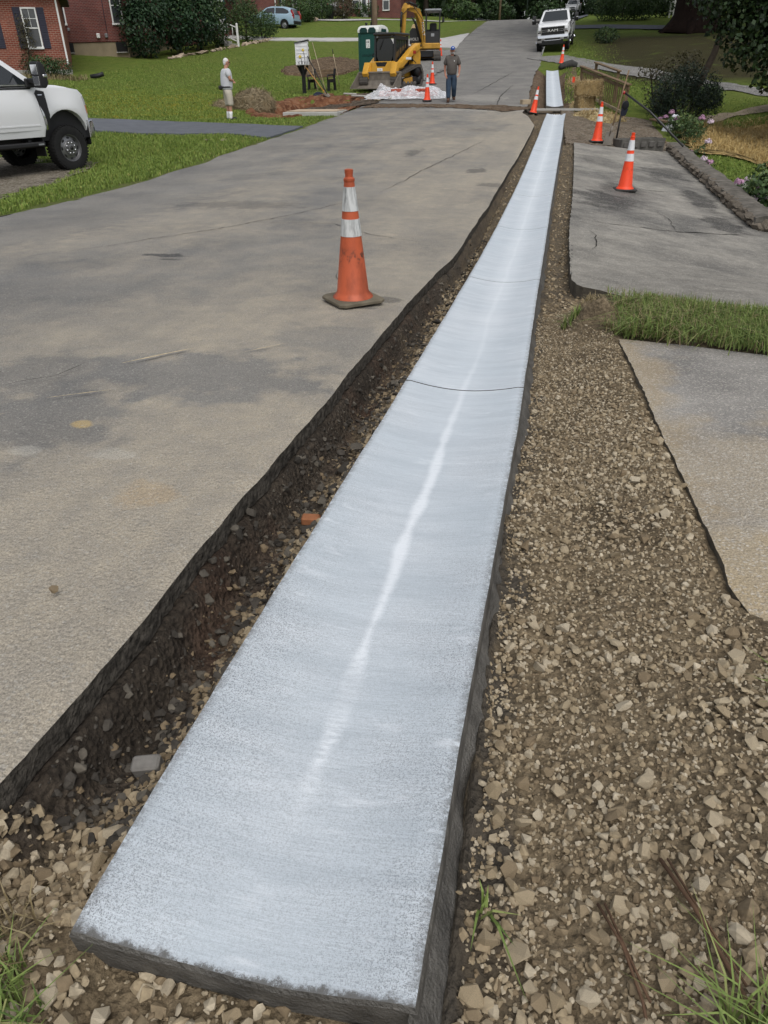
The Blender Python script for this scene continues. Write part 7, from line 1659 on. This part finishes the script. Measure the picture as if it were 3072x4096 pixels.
for i, (px, py, x, w, lean, lab) in enumerate([(2640, 480, 3.75, 0, (-.05, 0), 'pink spider flower farthest left, in front of the white sack'), (2662, 470, 3.8, 0, (0, 0), 'deep pink spider flower beside the white sack'), (2686, 452, 3.85, 0, (.0, 0), 'tallest pink spider flower above the white sack'), (2708, 478, 3.9, 0, (.05, 0), 'pink spider flower at the right of the white sack'), (2808, 474, 4.3, 0, (.35, 0), 'pink spider flower on a stem leaning right over the straw'), (2842, 490, 4.4, 1, (.40, 0), 'pale spider flower leaning right over the straw'), (2832, 570, 4.2, 1, (.30, 0), 'pale spider flower low over the grey straw band'), (2660, 552, 3.55, 0, (-.05, 0), 'mauve spider flower close above the wall top'), (2758, 614, 3.6, 0, (.02, 0), 'small pink spider flower by the wall bend'), (2814, 640, 3.65, 1, (0, 0), 'pale pink spider flower, left of a pair on the lawn'), (2838, 652, 3.7, 0, (.03, 0), 'pink spider flower, right of a pair on the lawn'), (2890, 725, 3.65, 0, (-.02, 0), 'pink spider flower above the lower wall'), (2956, 732, 3.7, 0, (-.03, 0), 'pink spider flower right of the first lower one'), (2998, 722, 3.75, 1, (-.04, 0), 'large white spider flower near the right edge'), (3044, 752, 3.8, 0, (-.02, 0), 'mauve spider flower near the right edge'), (3020, 800, 3.65, 1, (.02, 0), 'white spider flower low beside the wall end'), (2982, 802, 3.55, 0, (0, 0), 'dull pink spider flower low beside the wall'), (3068, 792, 3.85, 1, (0, 0), 'white spider flower cut by the right edge'), (3068, 850, 3.75, 1, (0, 0), 'white spider flower lowest at the right edge')]):
    cl_at(px, py, x-.3 if i < 7 else x-.05, w, lab, 500+i, lean)
for i, (x, t) in enumerate(((3.72, 14.6), (3.78, 13.0), (3.75, 25.5), (3.9, 24.2))):
    bush((x, t), [(0, 0, .35, .32, .5, .38)], 700, .10, L_cleome, ('leafy clump behind the lower wall end', 'leafy clump at the right edge below the white flowers', 'leafy clump by the white sack', 'leafy clump behind the far end of the wall', 'leafy clump behind the middle of the wall, nearer one', 'leafy clump behind the middle of the wall, farther one')[i], shell_=.2)

# ================================================================== trees
def tree(loc, h, r, cr, n, size, mat, label, lean=(0, 0), low=.25, group=None, name='tree', bark=None, seed=1, nl=9, shared=None):
    x, t = loc[:2]; k = thing(name, (x, t, tz(x, t)-.15 if len(loc) < 3 else loc[2]), label, 'tree', group=group); rr = random.Random(seed)
    g = G(); top = Vector((lean[0], lean[1], h)); P = [top*q+Vector((math.sin(q*5+seed)*.12*h*.1, math.cos(q*4+seed)*.1*h*.1, 0))*(q > 0) for q in (0, .08, .3, .6, 1)]
    g.tube(P, [r*1.45, r, r*.85, r*.6, r*.15], 12)
    for i in range(7):
        q = .3+.6*i/7; a = rr.uniform(0, 6.28); L = cr*rr.uniform(.5, .9); s = top*q; g.tube([s, s+Vector((math.cos(a)*L*.5, math.sin(a)*L*.5, L*.3)), s+Vector((math.cos(a)*L, math.sin(a)*L, L*.45))], [r*.35, r*.22, .02], 6)
    obj('trunk', g, bark or M_bark, k)
    if shared: me = shared
    else:
        lob = []
        for i in range(nl):
            a = rr.uniform(0, 6.28); q = rr.random()**.5*cr*.7; zz = low*h+(1-low)*h*rr.random(); f = 1-.35*abs((zz/h-.55)*1.6)
            lob.append((lean[0]*zz/h+q*math.cos(a)*f, lean[1]*zz/h+q*math.sin(a)*f, zz, cr*rr.uniform(.38, .6), cr*rr.uniform(.38, .6), cr*rr.uniform(.25, .42)))
        me = leaf_mesh('crown', lob, n, size, mat, .4, .6, .4, seed, flatz=-9)
    link('crown', me, k); return k, me
# the big dark trunk on the bank, its crown shading the slope
bt_ = thing('big_tree', (9.55, 67.5, tz(9.5, 67.5)-.3), 'huge dark tree trunk on the bank at upper right', 'tree')
g = G(); g.tube([(0, 0, 0), (.05, 0, .5), (.1, 0, 1.3), (.1, 0, 3.5), (.2, .2, 8), (.5, .5, 14)], [2.6, 2.0, 1.65, 1.50, 1.3, .7], 26)
for a in range(7): an = a*.9; g.tube([(1.4*math.cos(an), 1.4*math.sin(an), .75), (2.1*math.cos(an), 2.1*math.sin(an), .25), (3.1*math.cos(an), 3.1*math.sin(an), -.15)], [.5, .34, .10], 8)
obj('trunk', g, M_barkd, bt_)
g = G()
for i in range(8): an = i*.8; g.tube([(.1, 0, 6+i*.6), (4*math.cos(an), 4*math.sin(an), 9+i*.6), (9*math.cos(an), 9*math.sin(an), 12+i*.4)], [.55, .35, .1], 8)
obj('limbs', g, M_barkd, bt_)
lob = [(9*math.cos(a)*q, 8.5*math.sin(a)*q, z, 5, 5, 2.6) for a, q, z in ((0, .8, 10), (.9, .9, 11), (1.8, .8, 12), (2.7, .9, 10.5), (3.5, .9, 10), (4.2, 1.0, 9.5), (5.0, 1.0, 10), (5.7, .9, 9.5), (0, .1, 14))]
link('crown', leaf_mesh('crown', lob, 26000, .50, L_dark, .3, .6, .4, 77, flatz=-9), bt_)
# leaning small tree
lt = thing('small_tree', (5.5, 35.2, tz(5.5, 35.2)-.1), 'small leaning tree with a forked trunk beside the gravel lane', 'tree')
g = G(); g.tube([(0, 0, 0), (.10, .05, .4), (.45, .1, 1.4), (.62, .1, 2.3), (.95, .2, 3.2), (1.1, .2, 4.3)], [.19, .15, .125, .115, .09, .05], 10); g.tube([(-.12, 0, 0), (-.16, 0, .45)], [.09, .05], 8); g.tube([(.60, .1, 2.1), (.2, .0, 2.7), (-.4, 0, 3.0)], [.06, .045, .015], 6); g.tube([(.5, .1, 1.55), (.85, -.1, 2.0), (1.3, -.1, 2.2)], [.05, .035, .012], 6); obj('trunk', g, M_bark, lt)
link('crown', leaf_mesh('crown', [(.7, 0, 4.4, 1.5, 1.3, .9), (-.35, 0, 3.1, .6, .5, .28), (1.2, -.2, 2.3, .6, .6, .3), (1.6, 0, 3.4, 1.0, .9, .6)], 3200, .12, L_maple, .3, .6, .5, 21), lt)
# maple overhanging from the right edge
mp = thing('maple_tree', (8.6, 26.5, tz(8.5, 26.5)-.1), 'maple tree hanging its leafy boughs in from the right edge', 'tree')
g = G(); g.tube([(0, 0, 0), (-.1, 0, 1.5), (-.3, -.1, 4), (-.4, 0, 7)], [.26, .22, .18, .08], 12)
for a in ((-2.0, -.2, 2.6), (-3.4, -.4, 3.6), (-2.6, .5, 4.2), (-1.2, -.6, 1.9)): g.tube([(-.2, 0, a[2]*.8+.6), (a[0]*.55, a[1]*.5, a[2]+.5), a], [.08, .05, .012], 6)
obj('trunk', g, M_bark, mp)
lob = [(-4.2, .1, 4.0, .9, .8, .6), (-3.5, 0, 3.4, 1.0, .8, .7), (-3.0, .1, 2.7, .95, .8, .6), (-2.2, 0, 2.0, .8, .7, .5), (-4.6, .2, 4.6, .8, .8, .5), (-2.6, .2, 3.2, 1.0, .9, .8), (-1.4, 0, 1.9, .9, .8, .7), (-1.9, -.1, 2.9, 1.2, .9, .8), (-2.6, .2, 3.7, 1.3, 1.0, .8), (-3.3, 0, 4.2, 1.4, 1.0, .75), (-1.0, .3, 4.0, 1.6, 1.2, 1.2), (-2.2, -.3, 4.8, 1.8, 1.3, .9), (-.2, 0, 2.6, 1.2, 1.1, 1.4), (-.4, .2, 5.6, 2.4, 2.2, 1.6), (.8, .2, 4, 2.0, 2.0, 2.0), (-3.6, .1, 3.4, .6, .5, .4)]
link('crown', leaf_mesh('crown', lob, 24000, .135, L_maple, .25, .85, .7, 31, flatz=-9), mp)
sp_ = thing('sapling', (6.55, 22.2, tz(6.5, 22.2)-.05), 'dark leafy bough of a young tree at the right edge in front of the straw', 'tree')
g = G(); g.tube([(0, 0, 0), (.0, 0, .8), (-.1, 0, 1.9)], [.05, .04, .015], 8); g.tube([(-.02, 0, .9), (-.3, 0, 1.0), (-.75, -.05, .8)], [.025, .018, .006], 6); obj('trunk', g, M_bark, sp_)
link('crown', leaf_mesh('crown', [(-.1, 0, 1.35, .42, .4, .45), (-.45, 0, 1.0, .35, .3, .22), (-.68, 0, .78, .18, .2, .14), (0, 0, 1.9, .4, .4, .4)], 950, .12, L_maple, .2, .8, .7, 33), sp_)
# the wood behind
rngt = random.Random(5); shr = {}
spots = [(-31, 126, 'woodland tree behind the third house roof'), (-25, 132, 'woodland tree behind the far white hatchback'), (-20.5, 122, 'woodland tree just right of the fourth house'), (-16.5, 131, 'woodland tree behind the excavator boom'), (-18, 114, 'woodland tree between the fourth house and the white hatchback'), (-12.5, 122, 'woodland tree behind the street lamp pole'), (-8, 131, 'woodland tree behind the thin brown pole'), (-4.2, 137, 'woodland tree beside the slim green pole'), (-1, 131, 'woodland tree straight above the crest of the road'), (3.6, 139, 'woodland tree behind the silver car'), (5.5, 126, 'woodland tree just right of the silver car'), (9, 118, 'woodland tree behind the wide round shrub'), (13, 128, 'woodland tree left of the huge trunk, farther back'), (8, 104, 'woodland tree over the lawn across the side street'), (13.5, 97, 'woodland tree next to the white picket fence'), (19, 112, 'woodland tree behind the huge trunk'), (24, 100, 'woodland tree right of the huge trunk, farther back'), (17, 86, 'woodland tree right of the huge trunk, nearer'), (24, 82, 'woodland tree behind the maple boughs, left one'), (31, 92, 'woodland tree behind the maple boughs, right one')]
for i, (x, t, lab) in enumerate(spots):
    v = i % 4; s = 11+4*rngt.random()
    k, me = tree((x, t), 12, .28, 4.6, 3600, .55, (L_dark, L_maple, L_dark, L_mid)[v], lab, low=.10, group='woodland trees beyond the crest', name='woodland_tree', seed=60+v, nl=15, shared=shr.get(v)); shr[v] = me
    k.rotation_euler.z = rngt.random()*6.28; q = s/12; k.scale = (q, q, q*1.1)
for i, (x, t, r, h, lab) in enumerate([(-12.2, 103, 2.2, 1.6, 'pale green bush beside the street lamp pole'), (-17.5, 118, 2.2, 1.8, 'dark bush right of the far white hatchback'), (-9.5, 120, 2.5, 2.2, 'dark bush behind the thin brown pole'), (-3, 124, 2.4, 2.0, 'dark bush over the middle of the road crest'), (4.8, 112, 2.2, 2.0, 'dark bush right of the silver car'), (7.5, 100, 2.6, 2.4, 'dark bush behind the lawn across the side street'), (12, 92, 2.8, 2.6, 'dark bush behind the white picket fence'), (17, 82, 2.8, 2.6, 'dark bush right of the huge trunk'), (-20.5, 110, 2.0, 1.8, 'dark bush at the right end of the fourth house')]):
    bush((x, t), [(0, 0, h*.6, r, r*.8, h*.7), (r*.5, .2, h*.5, r*.7, r*.7, h*.6)], 1500, .34, L_dark if i else L_mid, lab, name='undergrowth_bush', group='undergrowth at the edge of the wood')
wd = link('distant_wood', leaf_mesh('distant_wood', [(x, 152+random.uniform(-4, 6), 6+random.uniform(-1, 3), 8, 5, 7) for x in range(-90, 80, 8)]+[(x, 140+random.uniform(-3, 3), 1.0, 7, 4, 4.5) for x in range(-60, 60, 6)]+[(44+random.uniform(-6, 8), y, 5, 6, 7, 6) for y in range(60, 150, 10)], 46000, 1.0, L_dark, .3, .7, .3, 91, flatz=-9)); wd.location = (0, 0, tz(0, 152)); props(wd, 'dense dark wood closing the view behind the crest', 'wood', kind='stuff')
# ================================================================== people
def skin_mesh(name, J, E_, mat, parent, sub=2, root=0, smooth=True):
    """J: list of (x,y,z,r), E_: edges; one continuous surface grown with the Skin modifier"""
    me = bpy.data.meshes.new(name); me.from_pydata([j[:3] for j in J], E_, []); o = bpy.data.objects.new(name, me); C.objects.link(o)
    md = o.modifiers.new('skin', 'SKIN'); md.use_smooth_shade = True
    for i, j in enumerate(J):
        sv = me.skin_vertices[0].data[i]; rx = j[3]; sv.radius = (rx, j[4] if len(j) > 4 else rx); sv.use_root = (i == root)
    ss_ = o.modifiers.new('sub', 'SUBSURF'); ss_.levels = sub; ss_.render_levels = sub
    dg = bpy.context.evaluated_depsgraph_get(); dg.update(); ev = o.evaluated_get(dg)
    out = bpy.data.meshes.new_from_object(ev); bpy.data.objects.remove(o); bpy.data.meshes.remove(me); out.name = name
    out.materials.clear(); out.materials.append(mat); out.polygons.foreach_set('use_smooth', [True]*len(out.polygons))
    return link(name, out, parent)
M_skin = flat('skin', (.42, .22, .15), .6, .35, 0, .06, 20); M_skinr = flat('tanned_skin', (.34, .155, .10), .6, .35, 0, .06, 20)
def person(loc, rz, label, P, skin):
    k = thing('person', loc, label, 'person', rz=rz)
    hip = .93; J = []; E_ = []; idx = {}
    def j(n, x, y, z, r, par=None, r2=None):
        idx[n] = len(J); J.append((x, y, z, r) if r2 is None else (x, y, z, r, r2))
        if par: E_.append((idx[par], idx[n]))
    lean = P.get('lean', 0.0); sh = 1.43
    j('pelvis', 0, 0, hip, .10); j('waist', 0, lean*.3, 1.08, .11, 'pelvis'); j('chest', 0, lean*.8, 1.28, .12, 'waist'); j('neckb', 0, lean, 1.455, .072, 'chest'); j('neck', 0, lean+.012, 1.53, .058, 'neckb')
    j('headm', 0, lean+.03, 1.60, .075, 'neck')
    for s, nm in ((1, 'r'), (-1, 'l')):
        a = P['arm_'+nm]; l = P['leg_'+nm]
        j('sh'+nm, s*.175, lean*.9, sh, .068, 'chest'); j('el'+nm, *a[0], .047, 'sh'+nm); j('wr'+nm, *a[1], .033, 'el'+nm); j('pm'+nm, *a[2], .036, 'wr'+nm)
        w, pm = Vector(a[1]), Vector(a[2]); d = (pm-w).normalized(); sd = d.cross(Vector((0, 0, 1))); sd = sd.normalized() if sd.length > .1 else Vector((0, 1, 0))
        for q, (off, ln) in enumerate(((-.026, .070), (-.009, .082), (.009, .076), (.026, .060))):
            b = pm+d*.03+sd*off; m = b+d*ln*.55; e = b+d*ln+Vector((0, 0, -.012)); n1 = 'f%s%d' % (nm, q)
            j(n1, *b, .010, 'pm'+nm); j(n1+'m', *m, .009, n1); j(n1+'e', *e, .008, n1+'m')
        th = pm+sd*.035*s-d*.01; j('th'+nm, *th, .011, 'pm'+nm); j('the'+nm, *(th+d*.045+sd*.012*s), .009, 'th'+nm)
        j('hip'+nm, s*.095, 0, hip-.06, .075, 'pelvis'); j('kn'+nm, *l[0], .066, 'hip'+nm); j('an'+nm, *l[1], .045, 'kn'+nm); j('to'+nm, *l[2], .036, 'an'+nm)
    skin_mesh('body', J, E_, skin, k, 2)
    # head with a face
    hr = bpy.data.objects.new('head', None); C.objects.link(hr); hr.parent = k; hr.location = (0, lean+.045, 1.655); hr.rotation_euler = (P.get('nod', 0), 0, P.get('turn', 0))
    g = G(); g.ell((0, 0, 0), (.076, .095, .118), 20, 14); g.ell((0, .035, -.065), (.055, .055, .052), 14, 8); g.ell((0, .098, -.012), (.014, .020, .024), 8, 6)
    for s in (-1, 1): g.ell((s*.078, -.008, -.008), (.010, .022, .032), 8, 6)
    obj('face', g, skin, hr, sharp=80)
    for s in (-1, 1):
        g = G(); g.ell((s*.031, .084, .012), (.014, .010, .008), 8, 6); obj('eye', g, M_black, hr)
    g = G(); g.box((0, .091, -.058), (.044, .010, .008), 0, .003); obj('mouth', g, flat('lips', (.22, .08, .065), .6), hr)
    return k, hr, idx, J
def clothes(k, name, J, E_, mat, sub=2): return skin_mesh(name, J, E_, mat, k, sub)
# white-haired man in the lawn, seen from behind at his left, looking to the right
M_tee = flat('pale_grey_tee', (.52, .53, .55), .9, .1, 0, .08, 6, .3, 14); M_khaki = flat('khaki_shorts', (.42, .385, .32), .9, .1, 0, .1, 6, .4, 14)
A = dict(belly=.178, lean=.03, turn=math.radians(-8), nod=math.radians(-10),
         arm_r=[(.235, .06, 1.17), (.06, .22, 1.14), (-.06, .235, 1.16)], arm_l=[(-.235, .06, 1.17), (-.05, .25, 1.12), (.07, .235, 1.10)],
         leg_r=[(.11, .025, .50), (.12, -.01, .09), (.14, .11, .04)], leg_l=[(-.11, .02, .50), (-.13, -.02, .09), (-.15, .10, .04)])
ka, ha, ix, JJ = person((-10.69, 25.75, tz(-10.7, 25.75)+.0), math.radians(-50), 'white-haired man in a pale T-shirt and khaki shorts standing on the lawn with arms crossed', A, M_skin)
def torso(A, hem, r, sleeve, el, extra=0.0):
    b = A['belly']; l = A['lean']
    J = [(0, l*.1, hem-.06, b*1.08+extra), (0, l*.2, .99, b*1.16+extra), (0, l*.4, 1.12, b*1.22+extra), (0, l*.8, 1.30, .205+extra), (0, l, 1.46, .085), (.185, l*.9, 1.41, .105), (-.185, l*.9, 1.41, .105)]
    E_ = [(0, 1), (1, 2), (2, 3), (3, 4), (3, 5), (3, 6)]
    for s, nm, o in ((1, 'r', 5), (-1, 'l', 6)):
        sh = Vector((s*.175, l*.9, 1.43)); e = Vector(A['arm_'+nm][0]); p = sh.lerp(e, sleeve); J.append((p.x, p.y, p.z, r)); E_.append((o, len(J)-1))
    return J, E_
def legs(A, cut_, r0, r1, top=.97):
    J = [(0, 0, top+.06, .175), (0, 0, .92, .18)]; E_ = [(0, 1)]
    for s, nm in ((1, 'r'), (-1, 'l')):
        h = Vector((s*.095, 0, .86)); kn = Vector(A['leg_'+nm][0]); an = Vector(A['leg_'+nm][1]); o = len(J); J.append((*h, .135)); E_.append((1, o))
        if cut_ <= 1.0: q = h.lerp(kn, .5); J.append((*q, r0*1.06)); E_.append((o, o+1)); q = h.lerp(kn, cut_); J.append((*q, r0)); E_.append((o+1, o+2))
        else: J.append((*kn, r0)); E_.append((o, o+1)); q = kn.lerp(an, cut_-1); J.append((*q, r1)); E_.append((o+1, o+2))
    return J, E_
clothes(ka, 'shirt', *torso(A, .90, .090, .80, 0), M_tee); clothes(ka, 'shorts', *legs(A, 1.22, .115, .118), M_khaki)
M_sock = flat('white_sock', (.66, .66, .66), .9, .1); M_shoe = flat('black_shoe', (.02, .02, .022), .7)
def foot(k, A, nm, sock, shoe, boot=False):
    kn, an, to = (Vector(q) for q in A['leg_'+nm])
    if sock: g = G(); g.tube([kn.lerp(an, .58), kn.lerp(an, .8), an, an-Vector((0, 0, .04))], [.062, .057, .054, .056], 12); obj('sock', g, sock, k)
    d = (to-an); d.z = 0; d.normalize(); g = G(); c = an+d*.055; M = TR((c.x, c.y, an.z-.09)) @ Matrix.Rotation(math.atan2(d.y, d.x)-math.pi/2, 4, 'Z')
    g.ell((0, .02, .050), (.052, .145, .055), 14, 8, M=M); g.box((0, .02, .012), (.10, .285, .026), 0, .012, M=M)
    if boot: g.tube([M @ Vector((0, -.06, .05)), M @ Vector((0, -.065, .17))], [.062, .064], 12)
    obj('boot' if boot else 'shoe', g, shoe, k)
for nm in 'rl': foot(ka, A, nm, M_sock, M_shoe)
M_whair = flat('white_hair', (.60, .59, .57), .9, .1, 0, .12, 30, .5, 60)
g = G(); g.ell((0, -.020, .026), (.080, .096, .098), 18, 12, jit=.03); g.ell((0, -.055, -.020), (.072, .055, .075), 14, 8); obj('hair', g, M_whair, ha)
g = G(); g.box((0, .094, .016), (.13, .014, .034), 0, .008)
for s in (-1, 1): g.box((s*.080, .04, .020), (.006, .11, .012))
obj('sunglasses', g, M_black, ha)
g = G(); g.box((-.05, -.20, .95), (.22, .10, .13), 0, .035); obj('waist_bag', g, M_black, ka)
g = G(); g.lathe([(.186, .945), (.192, .95), (.192, .985), (.186, .99)], 20, cap=False); obj('bag_strap', g, M_black, ka)
# worker walking towards us on the road
M_gtee = flat('grey_brown_tee', (.100, .090, .082), .9, .1, 0, .1, 6, .4, 14); M_jean = flat('blue_jeans', (.038, .060, .092), .9, .15, 0, .22, 7, .4, 18)
B = dict(belly=.172, lean=.0, turn=math.radians(10), nod=math.radians(-8),
         arm_r=[(.265, -.02, 1.14), (.245, .05, .92), (.215, .09, .86)], arm_l=[(-.285, -.02, 1.14), (-.275, .10, .93), (-.25, .16, .88)],
         leg_r=[(.105, .06, .50), (.10, .10, .095), (.11, .23, .045)], leg_l=[(-.10, .03, .50), (-.10, -.20, .16), (-.11, -.10, .06)])
kb_, hb, ix, JJ = person((-3.97, 31.7, ROADZ(-3.97, 31.7)+.0), math.radians(186), 'worker in a grey T-shirt, jeans and a blue and white cap walking down the road', B, M_skinr)
kb_.scale = (1.02, 1.02, 1.02)
clothes(kb_, 'shirt', *torso(B, .90, .098, .86, 0, .006), M_gtee); clothes(kb_, 'jeans', *legs(B, 1.97, .105, .088), M_jean)
M_boot = flat('brown_boot', (.085, .048, .032), .8, .2, 0, .2, 12)
for nm in 'rl': foot(kb_, B, nm, None, M_boot, True)
M_capb = flat('cap_blue', (.035, .085, .30), .8); M_beard = flat('grey_beard', (.36, .33, .31), .9, .1, 0, .2, 40, .5, 60)
g = G(); g.ell((0, .050, -.075), (.058, .052, .045), 14, 8, jit=.03); g.box((0, .098, -.042), (.06, .014, .012), 0, .004); obj('beard', g, M_beard, hb)
g = G(); g.ell((0, -.008, .050), (.086, .104, .085), 18, 10); cap_ = obj('cap_crown', g, M_white, hb)
g = G(); g.ell((0, .035, .062), (.080, .075, .075), 16, 8); obj('cap_front', g, M_capb, cap_)
g = G(); g.ell((0, .135, .052), (.072, .070, .010), 16, 6); obj('cap_peak', g, M_capb, cap_)
g = G(); g.box((.0, .108, .090), (.055, .012, .022), 0, .005); obj('cap_badge', g, M_white, cap_)
g = G(); g.box((-.085, .168, 1.32), (.026, .012, .034), 0, .004); obj('shirt_badge', g, M_white, kb_)
g = G(); g.box((-.235, .19, .86), (.05, .05, .12), 0, .012); o = obj('glove', g, M_khaki, kb_)
